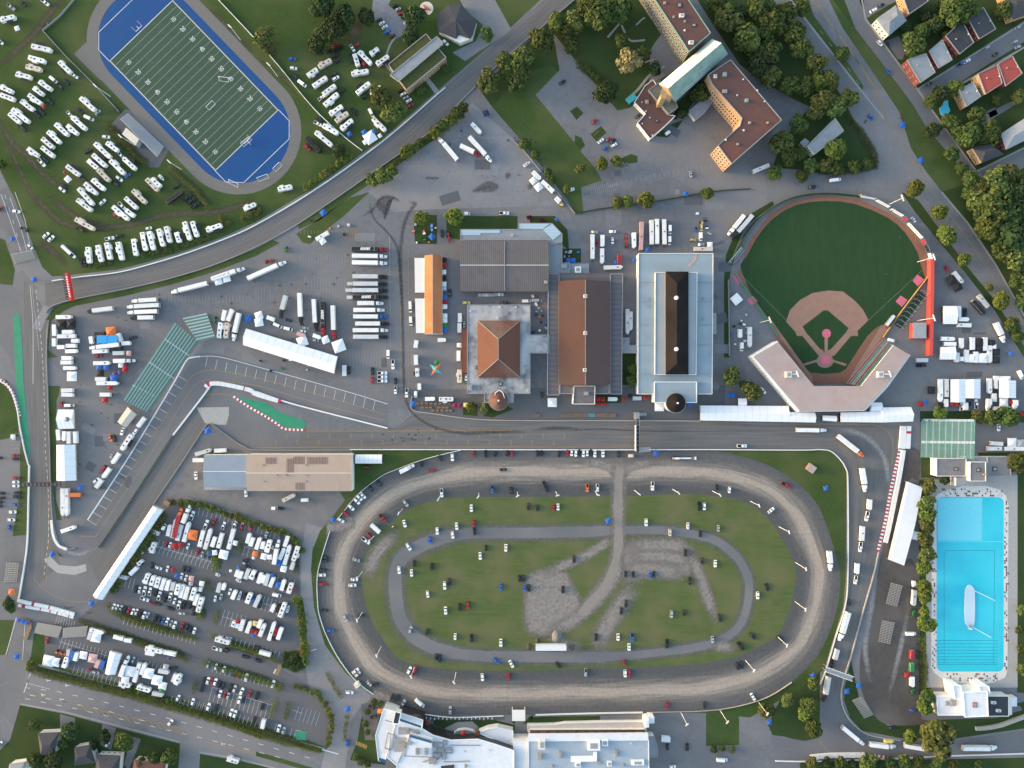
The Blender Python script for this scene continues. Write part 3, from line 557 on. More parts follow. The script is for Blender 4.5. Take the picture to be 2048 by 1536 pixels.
# ---------------------------------------------------------------- parking lines
b = MB()
def stalls(x0, y0, x1, y1, n, dx, dy, m='paint_white', wd=.16):
    for k in range(n):
        t = k / (n - 1); x, y = x0 + (x1 - x0) * t, y0 + (y1 - y0) * t; b.strip(gp([(x, y), (x + dx, y + dy)]), wd, .08, m)
def bar2(s_, m='paint_white', wd=.16): b.strip(gp(pairs(s_)), wd, .081, m)
stalls(320, 1080, 425, 1112, 14, -5, 16); stalls(322, 1094, 427, 1127, 14, -5, 14); bar2('312 1092 424 1124')
stalls(248, 1150, 270, 1157, 4, -6, 22); stalls(400, 1016, 560, 1065, 20, -4, 14); stalls(490, 1094, 560, 1114, 9, -5, 17); bar2('488 1093 545 1108')
stalls(450, 1220, 492, 1232, 6, -9, 30); bar2('444 1233 470 1240'); stalls(530, 1192, 575, 1207, 7, -8, 28); bar2('520 1205 545 1212')
stalls(440, 1267, 560, 1303, 15, -5, 16); stalls(250, 1235, 392, 1275, 18, -4, 14); stalls(505, 1135, 590, 1160, 9, -5, 15)
stalls(115, 1232, 150, 1242, 8, -4, 15); stalls(125, 1275, 235, 1308, 16, -7, 22); bar2('118 1283 215 1312'); stalls(150, 1330, 240, 1358, 12, -5, 16); stalls(262, 1312, 330, 1332, 10, -5, 15); stalls(345, 1392, 420, 1412, 10, -4, 14)
stalls(428, 1330, 545, 1363, 15, -4, 14); stalls(425, 1375, 545, 1410, 15, -8, 28); bar2('425 1374 544 1410'); stalls(392, 1400, 530, 1445, 18, -5, 15); stalls(553, 1447, 584, 1457, 4, -4, 15); stalls(598, 1412, 640, 1424, 6, -9, 28, 'paint_l'); bar2('585 1420 605 1427')
stalls(560, 460, 650, 460, 14, 0, 8, 'paint_faint'); stalls(600, 505, 690, 505, 16, 0, 28, 'paint_faint'); stalls(610, 555, 690, 555, 14, 0, 28, 'paint_faint'); stalls(330, 590, 500, 590, 26, 0, 14, 'paint_faint'); stalls(512, 575, 540, 575, 6, 0, 26, 'paint_faint')
stalls(700, 700, 790, 702, 16, 0, 18, 'paint_faint'); stalls(700, 722, 760, 722, 10, 0, 14, 'paint_faint'); bar2('779 470 781 700', 'paint_faint', .3); bar2('801 500 802 770', 'paint_yellow', .25); bar2('817 500 818 780', 'paint_yellow', .25)
for k in range(10): bar2('%f 483 %f 456' % (690 + k * 3, 690 + k * 3 + 1), 'paint_yellow', .2)
bar2('686 483 720 455', 'paint_yellow', .25); bar2('640 532 660 507', 'paint_yellow', .25); bar2('594 584 615 553', 'paint_yellow', .25)
stalls(1145, 235, 1165, 250, 3, -12, 12, 'paint_yellow'); stalls(1180, 245, 1208, 270, 4, -12, 9, 'paint_yellow'); stalls(1215, 300, 1240, 318, 4, 10, -9, 'paint_yellow')
stalls(1170, 376, 1260, 360, 24, 2, 16, 'paint_faint'); stalls(1205, 365, 1440, 325, 26, 2, 9, 'paint_faint'); stalls(1900, 545, 1990, 650, 9, -12, 9, 'paint_faint'); stalls(1880, 645, 1920, 645, 8, 0, 24, 'paint_faint')
stalls(0, 870, 40, 870, 2, 0, 1, 'paint_faint'); stalls(22, 860, 40, 1010, 2, 14, 0, 'paint_faint'); stalls(20, 860, 20, 905, 7, 18, 0, 'paint_faint')
for k in range(6): bar2('%f %f %f %f' % (549 + k * 1.5, 1347 - k * 3.4, 557 + k * 1.5, 1349 - k * 3.4), 'paint_yellow', .7)
for k in range(8): bar2('%f %f %f %f' % (714 + k * 2.7, 1482 + k * 1.1, 713 + k * 2.7, 1490 + k * 1.1), 'paint_yellow', .6)
bar2('547 1347 552 1338', 'paint_white', .8)
b.face([(*t, .082) for t in gp(pairs('590 1462 592 1479 611 1481 613 1463'))], 'paint_green'); bar2('592 1460 614 1465', wd=.2); bar2('602 1462 599 1480', wd=.2); bar2('592 1460 588 1476', wd=.2)
# boulevard lane lines, south
def dashed(s_, on, wd=.25, m='paint_white', step=2):
    p = along(gp(pairs(s_)), on)
    for k in range(0, len(p) - 1, step): b.strip([p[k], p[k + 1]], wd, .081, m)
dashed('50 1375 110 1382 200 1402 350 1440 512 1486 640 1522', 3.6, .3, 'paint_white', 3); dashed('50 1397 150 1417 250 1440 400 1475 560 1515', 3.6, .3, 'paint_white', 3); dashed('60 1390 200 1418 300 1445', 3.6, .3, 'paint_white', 3)
bar2('55 1365 60 1348 62 1345 48 1385', 'paint_white', .5); bar2('57 1367 100 1378', 'paint_white', .2); bar2('52 1386 130 1404 250 1432 360 1455 368 1462 362 1473', 'paint_yellow', .3); bar2('410 1482 470 1498 512 1506', 'paint_yellow', .4)
for k in range(18): bar2('%f %f %f %f' % (150 + k * 12.4, 1407 + k * 2.9, 162 + k * 12.4, 1420 + k * 3.0), 'paint_yellow', .3)
for x, y in ((97, 1360), (135, 1370), (87, 1389), (124, 1398), (447, 1487)):
    bar2('%f %f %f %f' % (x - 4, y, x + 4, y + 1), 'paint_white', .5); bar2('%f %f %f %f' % (x - 4, y - 2, x - 2, y + 3), 'paint_white', .8)
bar2('644 1499 677 1508', 'paint_white', .7); bar2('621 1302 633 1298', 'paint_white', .5)
# boulevard, northeast
bar2('1618 -20 1680 75 1720 130 1750 175 1765 210 1773 250', 'paint_yellow', .3); bar2('1625 0 1700 100 1745 170 1770 235 1830 330 1870 390 1930 470 1990 560 2048 650', 'paint_yellow', .3); bar2('1749 180 1750 195 1742 208', 'paint_yellow', .25)
dashed('1640 60 1720 170 1790 270', 3.5, .22, 'paint_faint', 3); dashed('1760 270 1830 370 1900 470', 3.5, .22, 'paint_faint', 3)
# west road lane lines
for s_ in ('2 388 20 440 45 510', '20 395 40 450 55 505', '30 384 50 440 62 500'): bar2(s_, 'paint_white', .25)
dashed('10 390 32 460 40 500', 3, .22, 'paint_white', 3)
bar2('33 1235 12 1310', 'paint_white', .4); bar2('50 1250 45 1320', 'paint_white', .3)
struct(b.obj('painted_markings'))
# ---------------------------------------------------------------- football stadium
FC = (388, 171); FU = (.694, .72); FV = (.72, -.694)
def fp(u, v): return (FC[0] + FU[0] * u + FV[0] * v, FC[1] + FU[1] * u + FV[1] * v)
def stad(u0, r, n=24):
    o = []
    for k in range(n + 1): a = -math.pi / 2 + math.pi * k / n; o.append(fp(u0 + r * math.cos(a), r * math.sin(a)))
    for k in range(n + 1): a = math.pi / 2 + math.pi * k / n; o.append(fp(-u0 + r * math.cos(a), r * math.sin(a)))
    return o
sheet('running_track', [stad(128, 126)], 'run_track', .05)
sheet('track_apron', [[(148, 108), (172, 85), (195, 112), (210, 160), (200, 160)]], 'run_track', .048)
sheet('blue_surround', [stad(128, 104)], 'blue_court', .056)
sheet('football_turf', [[fp(-152, -89), fp(152, -89), fp(152, 89), fp(-152, 89)]], 'turf', .062)
M('track_line', (.25, .245, .24), .8, (.2, .2, .2), 1, .8); b = MB()
for r in (105, 108.5, 112, 115.5, 119, 122.5, 125.5): b.strip(gp(stad(128, r)), .09, .064, 'track_line', True)
Y = 304 / 110.0
def fl(u0, v0, u1, v1, wd=.3): b.strip(gp([fp(u0, v0), fp(u1, v1)]), wd, .07, 'paint_white' if wd > .28 else 'paint_chalk')
M('paint_chalk', (.34, .37, .33), .9, (.24, .28, .23), 1.0, 1, 8)
for k in range(23):
    u = -152 + k * 5 * Y; fl(u, -87, u, 87, .4 if k in (0, 22) else .22)
for k in range(111):
    u = -152 + k * Y
    for v in (-86, 85): fl(u, v, u, v + 2, .15)
    for v in (-30, 29): fl(u - .4, v, u - .4, v + 1, .15) if k % 2 else None
for v in (-87, 87): fl(-152, v, 152, v, .45)
for e in (-1, 1):
    fl(e * 152, -88, e * 183, -88, .35); fl(e * 152, 88, e * 183, 88, .35); fl(e * 183, -88, e * 209, -63, .35); fl(e * 183, 88, e * 209, 63, .35); fl(e * 209, -63, e * 209, 63, .35)
ang = math.atan2(-FU[1], FU[0])
for i in range(1, 11):
    t = str(min(i, 11 - i) * 10)
    u = -152 + i * 10 * Y
    for v, rot in ((-62, 0), (62, 0)):
        x, y = g(*fp(u, v)); lettering(b, t, x, y, .072, 4.4, ang + (math.pi if False else 0), 'paint_white', .8)
struct(b.obj('field_markings'))
def goalposts(u, sgn, label):
    x, y = g(*fp(u, 0)); t = thing('goalposts', label, 'goalpost', (x, y, 0), math.atan2(-FU[1], FU[0]))
    MB().bar((sgn * 2, 0, 0), (sgn * 2, 0, 3), .3, 'paint_w').bar((sgn * 2, 0, 3), (0, 0, 3), .25, 'paint_w').obj('gooseneck', t)
    MB().bar((0, -2.8, 3), (0, 2.8, 3), .22, 'paint_w').obj('crossbar', t)
    for s_ in (-1, 1): MB().bar((0, s_ * 2.8, 3), (0, s_ * 2.8, 9), .18, 'paint_w').obj('upright', t)
goalposts(-152, -1, 'white forked goalposts at the upper blue end zone'); goalposts(158, 1, 'white forked goalposts at the lower blue end zone')
def soccer(px, py, an, ln, label):
    t = thing('soccer_goal', label, 'goal', (*g(px, py), 0), R(an)); w2 = ln / 2
    MB().bar((-w2, 0, 2.4), (w2, 0, 2.4), .22, 'paint_w').bar((-w2, 0, 0), (-w2, 0, 2.4), .22, 'paint_w').bar((w2, 0, 0), (w2, 0, 2.4), .22, 'paint_w').obj('goal_frame', t)
    n_ = MB().bar((-w2, -2, .1), (w2, -2, .1), .18, 'paint_w').bar((-w2, 0, 2.4), (-w2, -2, .1), .14, 'paint_w').bar((w2, 0, 2.4), (w2, -2, .1), .14, 'paint_w')
    for k in range(6): n_.bar((-w2 + ln * k / 5, 0, 2.4), (-w2 + ln * k / 5, -2, .1), .04, 'steel')
    n_.obj('net', t)
for a in ((449, 157, -8, 6.5, 'small white soccer goal near midfield on the far hash'), (421, 210, 45, 6, 'small white soccer goal standing tilted at midfield'), (492, 282, 40, 7.3, 'large white soccer goal on the lower goal line'), (469, 365, -25, 7, 'white soccer goal at the lower left blue corner'), (526, 354, 20, 7.3, 'white soccer goal on the lower running track edge'), (554, 333, 45, 6, 'white soccer goal on the lower right track bend')): soccer(*a)
def mast(px, py, h, label, an, ln=3.2, name='light_mast', group='floodlight masts'):
    x, y = g(px, py, h); t = thing(name, label, 'light mast', (x, y, 0), R(an), group)
    MB().cyl(0, 0, .22, 0, h, 'white_wall', n=8, r1=.12).obj('pole', t)
    MB().box(-.25, -ln / 2, h - .3, .25, ln / 2, h, 'steel').obj('cross_arm', t)
    k = MB()
    for i in range(5): k.box(-.35, -ln / 2 + ln * i / 5, h, .35, -ln / 2 + ln * (i + .7) / 5, h + .5, 'paint_w')
    k.obj('lamp_bank', t)
for i, (x, y, a) in enumerate(((190, 171, 45), (240, 272, 45), (338, 323, 45), (537, 129, 225), (460, 53, 225))):
    mast(x, y, 18, ['white floodlight mast beside the upper left bend of the running track', 'white floodlight mast behind the football grandstand', 'white floodlight mast below the football grandstand', 'white floodlight mast on the far side of the football field, lower', 'white floodlight mast on the far side of the football field, upper'][i], a)
om = ['797 1027', '876 999', '956 994', '1035 992', '1115 991', '1196 990', '1278 988', '1357 986', '1440 990', '1518 1011', '1578 1064', '1612 1138', '1611 1219', '1574 1291', '1508 1341', '714 1241', '753 1312', '822 1354', '738 1083', '714 1157', '908 1365', '1374 1449', '1455 1444', '1535 1428']
for i, s_ in enumerate(om):
    x, y = pairs(s_)[0]; a = math.degrees(math.atan2(-(y - 1165), x - 1158))
    mast(x, y, 17, 'white light mast of the oval, %s going clockwise from the lower left' % ordn(i + 1), a, 2.4, group='light masts around the oval')
for x, y, l in ((1805, 396, 'ballpark floodlight mast behind the outfield signs'), (1868, 636, 'ballpark floodlight mast by the red wall'), (1780, 748, 'ballpark floodlight mast over the right grandstand roof'), (1595, 748, 'ballpark floodlight mast over the left grandstand roof'), (1540, 640, 'ballpark floodlight mast by the left foul line'), (1868, 514, 'ballpark floodlight mast at the end of the outfield signs')):
    mast(x, y, 19, l, 200, 4.5)
def bleacher(label, quad, rows, h0, h1, m='alu', cat='bleachers', plank='plank', wd=.5, extra=None):
    """quad: front-left, front-right, back-right, back-left of the seating; one plank per row"""
    q = [pairs(quad)[k] for k in range(4)]; c = g(sum(p[0] for p in q) / 4, sum(p[1] for p in q) / 4)
    t = thing('bleachers', label, cat, (*c, 0)); L = lambda p, h: tuple(u - v for u, v in zip(g(*p, h), c))
    for k in range(rows):
        f = (k + .5) / rows; h = h0 + (h1 - h0) * f
        a = tuple(q[0][i] + (q[3][i] - q[0][i]) * f for i in (0, 1)); b_ = tuple(q[1][i] + (q[2][i] - q[1][i]) * f for i in (0, 1))
        MB().bar((*L(a, h), h), (*L(b_, h), h), wd, m if not isinstance(m, tuple) else m[k % len(m)], .08).obj(plank, t)
    fr = MB()
    for s_ in (0, .25, .5, .75, 1):
        a = tuple(q[0][i] + (q[1][i] - q[0][i]) * s_ for i in (0, 1)); b_ = tuple(q[3][i] + (q[2][i] - q[3][i]) * s_ for i in (0, 1))
        fr.bar((*L(a, h0), h0 - .15), (*L(b_, h1), h1 - .15), .15, 'steel'); fr.bar((*L(b_, 0), 0), (*L(b_, h1), h1 - .1), .15, 'steel'); fr.bar((*L(a, 0), 0), (*L(a, h0), h0 - .1), .15, 'steel')
    fr.obj('support_frame', t)
    if extra: extra(t, q, L)
    return t
bleacher('grey metal football grandstand beside the running track', '328 293 256 226 240 238 314 314', 13, .6, 5, 'steel', wd=.62)
bl = thing('press_box', 'tan flat-roofed press box behind the football grandstand', 'building', (*g(262, 272), 0)); c0 = g(262, 272)
MB().prism([tuple(u - v for u, v in zip(g(x, y, 5), c0)) for x, y in pairs('252 255 278 278 271 291 244 268')], 0, 5, 'concrete', 'cloth_c').obj('wall', bl)
sheet('stadium_yard', ['250 218 265 222 338 300 318 335 300 335 222 250'], 'asphalt_dark', .034)

# ---------------------------------------------------------------- ballpark
FEN = pairs('1480 535 1500 480 1540 427 1590 400 1650 391 1720 399 1790 432 1830 466 1850 500 1857 522 1855 552 1765 680 1692 767 1625 768 1560 692 1538 645 1500 592 1475 548')
sheet('warning_track', [FEN], 'ball_dirt', .03)
sheet('outfield_grass', ['1481 530 1494 512 1512 478 1545 438 1592 410 1650 402 1710 408 1775 435 1810 465 1835 505 1840 525 1848 550 1845 565 1790 640 1762 650 1735 672 1700 725 1680 745 1622 745 1602 722 1560 672 1540 640 1505 592 1488 555'], 'ball_grass', .036, 2)
sheet('infield_clay', ['1572 643 1580 620 1600 600 1625 586 1655 581 1686 583 1708 600 1725 618 1737 640 1715 662 1716 672 1702 672 1670 710 1661 715 1640 715 1605 672 1594 672 1590 663'], 'infield_dirt', .042)
sheet('infield_diamond', ['1605 653 1647 621 1656 621 1697 656 1692 665 1662 698 1656 700 1654 705 1648 705 1646 700 1640 698 1612 665'], 'ball_grass', .048)
sheet('home_plate_clay', [[(1650 + 17 * math.cos(t * .35), 722 + 14 * math.sin(t * .35)) for t in range(18)]], 'infield_dirt', .05)
sheet('base_path', ['1649 675 1656 675 1655 705 1649 705', '1606 728 1636 718 1640 722 1606 732', '1662 718 1694 728 1690 732 1660 722', '1693 765 1760 655 1768 650 1775 660 1700 767', '1536 640 1540 636 1625 755 1625 767'], 'infield_dirt', .052)
sheet('pink_marks', [[(1653 + 9 * math.cos(t * .4), 667 + 9 * math.sin(t * .4)) for t in range(16)], '1643 712 1659 712 1659 728 1643 728', '1465 552 1474 547 1484 562 1475 569', '1494 600 1505 591 1515 602 1503 610', '1825 562 1835 549 1848 559 1836 573', '1791 603 1801 591 1815 600 1804 614'], 'paint_pink', .06)
b = MB(); b.strip(gp(pairs('1737 640 1845 540')), .12, .056, 'paint_faint'); b.strip(gp(pairs('1572 640 1480 548')), .12, .056, 'paint_faint'); struct(b.obj('foul_lines'))
barrier('ballpark_fence', 'curved dark green outfield fence of the ballpark', '1463 530 1470 505 1500 455 1540 418 1590 395 1650 388 1720 394', .5, 2.6, 'grass_dark', 'fence')
barrier('ballpark_fence', 'thin yellow-topped net fence along the right foul line', '1855 553 1800 625 1765 675', .3, 1.6, 'paint_yellow', 'fence')
barrier('ballpark_fence', 'green padded fence along the left foul line of the ballpark', '1470 548 1500 592 1530 635 1555 672', .4, 1.4, 'paint_green', 'fence')
barrier('ballpark_fence', 'dark fence with posts on the left side of the ballpark yard', '1456 560 1457 640 1458 712', .5, 1.8, 'rail', 'fence')
sg = thing('outfield_signs', 'row of advertising boards on the outfield wall of the ballpark', 'signs', (*g(1800, 440), 0)); sx0, sy0 = g(1800, 440)
arc = pairs('1715 394 1748 400 1749 402 1775 416 1778 420 1802 434 1803 436 1809 443 1812 448 1840 478 1841 480 1846 490 1847 492 1853 504 1854 508 1859 522')
for k in range(0, len(arc), 2):
    (x0, y0), (x1, y1) = arc[k], arc[k + 1]; big = k not in (6, 10, 12)
    p0, p1 = g(x0, y0), g(x1, y1); mm = ['cloth_w', 'cloth_w', 'cloth_w', 'cloth_r', 'cloth_w', 'cloth_r', 'cloth_k', 'cloth_w'][k // 2]
    bd = MB(); hh = 3.6
    ux, uy = (p1[0] - p0[0]), (p1[1] - p0[1]); L = math.hypot(ux, uy); ux /= L; uy /= L; nx, ny = -uy, ux
    if nx * (0 - p0[0]) + ny * (0 - p0[1]) < 0: nx, ny = -nx, -ny
    bd.prism([(p0[0] - sx0, p0[1] - sy0), (p1[0] - sx0, p1[1] - sy0), (p1[0] - sx0 - nx * .3, p1[1] - sy0 - ny * .3), (p0[0] - sx0 - nx * .3, p0[1] - sy0 - ny * .3)], .4, 4.2, 'steel', 'steel')
    q = lambda s_, z: (p0[0] - sx0 + ux * L * s_ + nx * .02, p0[1] - sy0 + uy * L * s_ + ny * .02, z)
    bd.face([q(0.01, .5), q(.99, .5), q(.99, 4.1), q(.01, 4.1)], mm); o = bd.obj('sign_board', sg)
    if k in (2, 4, 8):
        lt = MB(); q2 = lambda s_, z: (p0[0] - sx0 + ux * L * s_ + nx * .05, p0[1] - sy0 + uy * L * s_ + ny * .05, z)
        for j in range(6): a = .15 + j * .12; lt.face([q2(a, 1.6), q2(a + .07, 1.6), q2(a + .08, 2.9), q2(a + .01, 2.9)], 'cloth_r' if k == 8 and j == 0 else 'paint_faint')
        lt.obj('lettering', o)
M('red_pad', (.62, .08, .06), .7, (.5, .06, .05), .6, .8)
barrier('red_wall', 'long straight red padded wall on the right side of the ballpark', '1858 520 1857 600 1855 712', 2.4, 4.2, 'red_pad', 'wall')
def seats(label, quad, rows, h0, h1): bleacher(label, quad, rows, h0, h1, ('steel', 'paint_r', 'steel', 'paint_green', 'steel', 'alu'), 'seating', 'seat_row', .8)
seats('open seating rows below the right ballpark grandstand roof', '1692 766 1766 678 1787 690 1722 772', 12, .6, 6)
seats('open red seating behind the left field bullpen', '1466 530 1490 500 1482 494 1457 524', 5, .5, 3)
bt = thing('batting_cage', 'dark green netted batting cage by the red wall', 'batting cage', (*g(1820, 620), 0), R(53)); cg = MB()
for k in range(9):
    x = -14 + 28 * k / 8; cg.bar((x, -2.6, 0), (x, -2.6, 4), .18, 'steel').bar((x, 2.6, 0), (x, 2.6, 4), .18, 'steel').bar((x, -2.6, 4), (x, 2.6, 4), .22, 'steel')
for y in (-2.6, 2.6): cg.bar((-14, y, 4), (14, y, 4), .2, 'grass_dark')
cg.obj('cage_frame', bt)
M('net', (.03, .06, .035), .9, (.02, .04, .025), .5, .8); MB().box(-14, -2.5, .05, 14, 2.5, .12, 'net').obj('turf_mat', bt)
def poly_building(name, label, polys, cat='building', windows=None):
    """polys: list of (part name, outline seen at its roof, base z, roof z, wall mat, roof mat, parapet)"""
    P0 = pairs(polys[0][1]); c = g(sum(p[0] for p in P0) / len(P0), sum(p[1] for p in P0) / len(P0)); t = thing(name, label, cat, (*c, 0))
    for nm, s_, z0, z1, wm, rm, par in polys:
        q = [tuple(u - v for u, v in zip(p, c)) for p in gp(pairs(s_), z1)]
        b = MB(); b.prism(q, z0, z1, wm, rm); o = b.obj(nm, t)
        if par:
            cc = (sum(x for x, y in q) / len(q), sum(y for x, y in q) / len(q)); pb = MB(); n = len(q)
            for k in range(n):
                a, d = q[k], q[(k + 1) % n]; dx, dy = d[0] - a[0], d[1] - a[1]; ll = math.hypot(dx, dy) or 1
                if ll < .4: continue
                pb.bar((a[0], a[1], z1 + .12 + .004 * k), (d[0], d[1], z1 + .12 + .004 * k), .45, par, .5)
            pb.obj('parapet', o)
    return t, c
def on_roof(t, c, items, name='roof_unit'):
    """items: px, py, z, size x, size y, height, material"""
    for x, y, z, a, b_, h, m in items:
        p = g(x, y, z + h); k = MB(); k.box(-a / 2, -b_ / 2, 0, a / 2, b_ / 2, h, m); k.box(-a * .3, -b_ * .3, h, a * .3, b_ * .3, h + .15, 'gutter')
        o = k.obj(name, t, (p[0] - c[0], p[1] - c[1], z))
def facade(t, c, s_, h, rows, n, ww, wh, z0=1.4, dz=3.3, m='glass'):
    """windows on the wall below the roof edge s_ (two outline points at height h)"""
    a, b_ = [tuple(u - v for u, v in zip(p, c)) for p in gp(pairs(s_), h)]
    dx, dy = b_[0] - a[0], b_[1] - a[1]; L = math.hypot(dx, dy); dx /= L; dy /= L; nx, ny = dy, -dx
    if nx * (-c[0] - a[0]) + ny * (-c[1] - a[1]) < 0: nx, ny = -nx, -ny
    me = MB().box(-ww / 2, -.06, 0, ww / 2, .06, wh, 'white_wall').box(-ww / 2 + .12, -.09, .12, ww / 2 - .12, .09, wh - .12, m).mesh('window'); rz = math.atan2(dy, dx)
    for r in range(rows):
        for k in range(n):
            f = (k + .5) / n; link(me, 'window', t, (a[0] + dx * L * f + nx * .02, a[1] + dy * L * f + ny * .02, z0 + r * dz), rz)
M('roof_beige', (.43, .325, .29), .8, (.34, .255, .232), .12, 1.0, 9, c3=(.37, .30, .29), scale3=.03)
M('roof_grey', (.27, .29, .31), .75, (.17, .185, .205), .25, 1.05, 9, c3=(.23, .245, .265), scale3=.05)
M('roof_dark', (.06, .06, .068), .8, (.042, .042, .048), .4, .9)
M('roof_brick', (.16, .068, .052), .9, (.105, .05, .042), .3, .95, 8, c3=(.095, .055, .05), scale3=.06)
M('roof_white', (.70, .71, .72), .7, (.54, .55, .57), .25, .95, 8, c3=(.62, .64, .67), scale3=.05)
M('roof_black', (.035, .038, .045), .85, (.05, .052, .06), .3, .9)
M('brick_tan', (.42, .27, .15), .85, (.33, .21, .12), .5, .9); M('stone', (.165, .16, .13), .85, (.12, .12, .1), .4, .9)
M('stucco', (.68, .66, .62), .8, (.56, .54, .5), .4, .9); M('copper', (.20, .38, .32), .6, (.14, .29, .25), .3, .9)
M('moss_roof', (.07, .075, .022), .95, (.045, .05, .018), .4, 1, 8)
t, c = poly_building('ballpark_grandstand', 'V-shaped ballpark grandstand with broad beige roof behind home plate', [('roof', '1507 713 1556 684 1628 772 1722 772 1787 690 1819 710 1772 772 1728 820 1600 822', 9.2, 10, 'white_wall', 'roof_beige', None),
    ('facade_wall', '1505 714 1509 712 1602 820 1598 824', 0, 9.9, 'white_wall', 'white_wall', None), ('end_wall', '1505 712 1555 682 1557 686 1508 716', 0, 9.8, 'white_wall', 'white_wall', None), ('rear_wall', '1600 819 1729 817 1729 822 1600 824', 0, 9.1, 'stucco', 'stucco', None), ('side_wall', '1728 817 1771 769 1818 708 1821 711 1775 775 1731 821', 0, 9.1, 'stucco', 'stucco', None)])
facade(t, c, '1505 714 1598 823', 9.9, 2, 22, .7, 1.0, 3.5, 2.6); on_roof(t, c, [(1578, 749, 10, 4, 4, 2, 'stucco'), (1762, 749, 10, 4, 4, 2, 'stucco')])
# ---------------------------------------------------------------- exhibition halls
ribbed('metal_grey', (.19, .172, .172), (.115, .105, .108), 1.3, 0, .6, (.145, .13, .13), amt=.55)
ribbed('metal_pale', (.46, .49, .51), (.36, .385, .40), 2.6, 0, .55, (.38, .41, .44), amt=.12)
ribbed('metal_blue', (.40, .52, .58), (.33, .44, .5), 2.2, math.pi / 2, .5, (.36, .46, .52), amt=.18)
ribbed('metal_orange', (.47, .165, .07), (.40, .14, .06), .5, math.pi / 2, .6, (.46, .19, .08), amt=.15)
ribbed('metal_rust', (.165, .075, .055), (.12, .06, .048), .6, math.pi / 2, .6, (.185, .115, .09), amt=.25)
ribbed('metal_slate', (.15, .14, .148), (.11, .103, .11), 3.4, math.pi / 2, .6, (.13, .12, .125), amt=.3)
ribbed('metal_brown', (.017, .014, .014), (.013, .012, .013), .6, math.pi / 2, .8, (.022, .018, .018), amt=.25)  # near-black brown: shade on the clerestory slopes is put into the colour
ribbed('metal_tan', (.45, .35, .28), (.37, .285, .225), .8, 0, .6, (.40, .31, .25), amt=.22)
ribbed('metal_steelblue', (.27, .32, .37), (.22, .26, .31), .8, 0, .5, (.24, .29, .34), amt=.22)
def gable(t, c, s_, he, hr, mA, mB, wall, axis, nm='roof'):
    """s_ x0 y0 x1 y1 rectangle at eave height; axis 'x' or 'y' = ridge direction"""
    x0, y0, x1, y1 = [float(v) for v in s_.split()]
    P = lambda x, y, h: (*[u - v for u, v in zip(g(x, y, h), c)], h)
    xm, ym = (x0 + x1) / 2, (y0 + y1) / 2
    MB().prism([P(x, y, he)[:2] for x, y in ((x0, y0), (x1, y0), (x1, y1), (x0, y1))], 0, he, wall, wall).obj('wall', t)
    A, B, C_, D = P(x0, y0, he), P(x1, y0, he), P(x1, y1, he), P(x0, y1, he)
    up = lambda p, q: ((p[0] + q[0]) / 2, (p[1] + q[1]) / 2, hr)
    if axis == 'x':
        E, F = up(A, D), up(B, C_); MB().face([D, C_, F, E], mA).face([E, F, B, A], mB).face([A, D, E], wall).face([C_, B, F], wall).obj(nm, t)
    else:
        E, F = up(A, B), up(D, C_); MB().face([A, D, F, E], mA).face([E, F, C_, B], mB).face([B, A, E], wall).face([D, C_, F], wall).obj(nm, t)
    MB().bar(E, F, .4, 'stucco' if axis == 'x' else 'gutter', .25).obj('ridge_cap', t)
    return E, F
# grey-brown metal hall
t, c = poly_building('exhibition_hall', 'wide hall with grey-brown ribbed metal roof and pale front annex', [('annex', '921 459 1038 459 1038 447 1104 447 1124 468 1124 484 1098 490 1098 480 921 480', 0, 6, 'stucco', 'roof_grey', 'gutter'), ('annex', '1098 482 1124 482 1124 526 1139 526 1139 547 1098 547', 0, 5.2, 'stucco', 'roof_grey', 'gutter'), ('annex', '1139 527 1178 527 1178 546 1139 546', 0, 4, 'stucco', 'roof_grey', None)])
gable(t, c, '921 481 1097 582', 8.5, 11, 'metal_grey', 'metal_grey', 'stone', 'x'); MB().bar((*[u - v for u, v in zip(g(1009, 482, 9), c)], 8.9), (*[u - v for u, v in zip(g(1009, 532, 11.2), c)], 11.3), .4, 'gutter').bar((*[u - v for u, v in zip(g(1009, 532, 11.2), c)], 11.3), (*[u - v for u, v in zip(g(1009, 581, 9), c)], 8.9), .4, 'gutter').obj('roof_seam', t)
for k, s_ in enumerate(('922 459.5 961 459.5 961 470 922 470', '961 460 1000 460 1000 466 961 466', '1038 447.5 1100 447.5 1085 458 1038 457', '1104 448 1123 466 1106 480 1086 459')):
    q = [tuple(u - v for u, v in zip(p, c)) for p in gp(pairs(s_), 6.3)]; MB().prism(q, 5.9, 6.25 + .02 * k, 'metal_blue', 'metal_blue').obj('skylight_roof', t)
on_roof(t, c, [(1092, 564, 9, 2.4, 2, 1.4, 'alu'), (1025, 470, 6, 1, 1, .8, 'paint_w'), (1128, 532, 5.2, 4, 3, 1.2, 'steel'), (1156, 539, 4, 4, 4, 1.6, 'paint_w')])
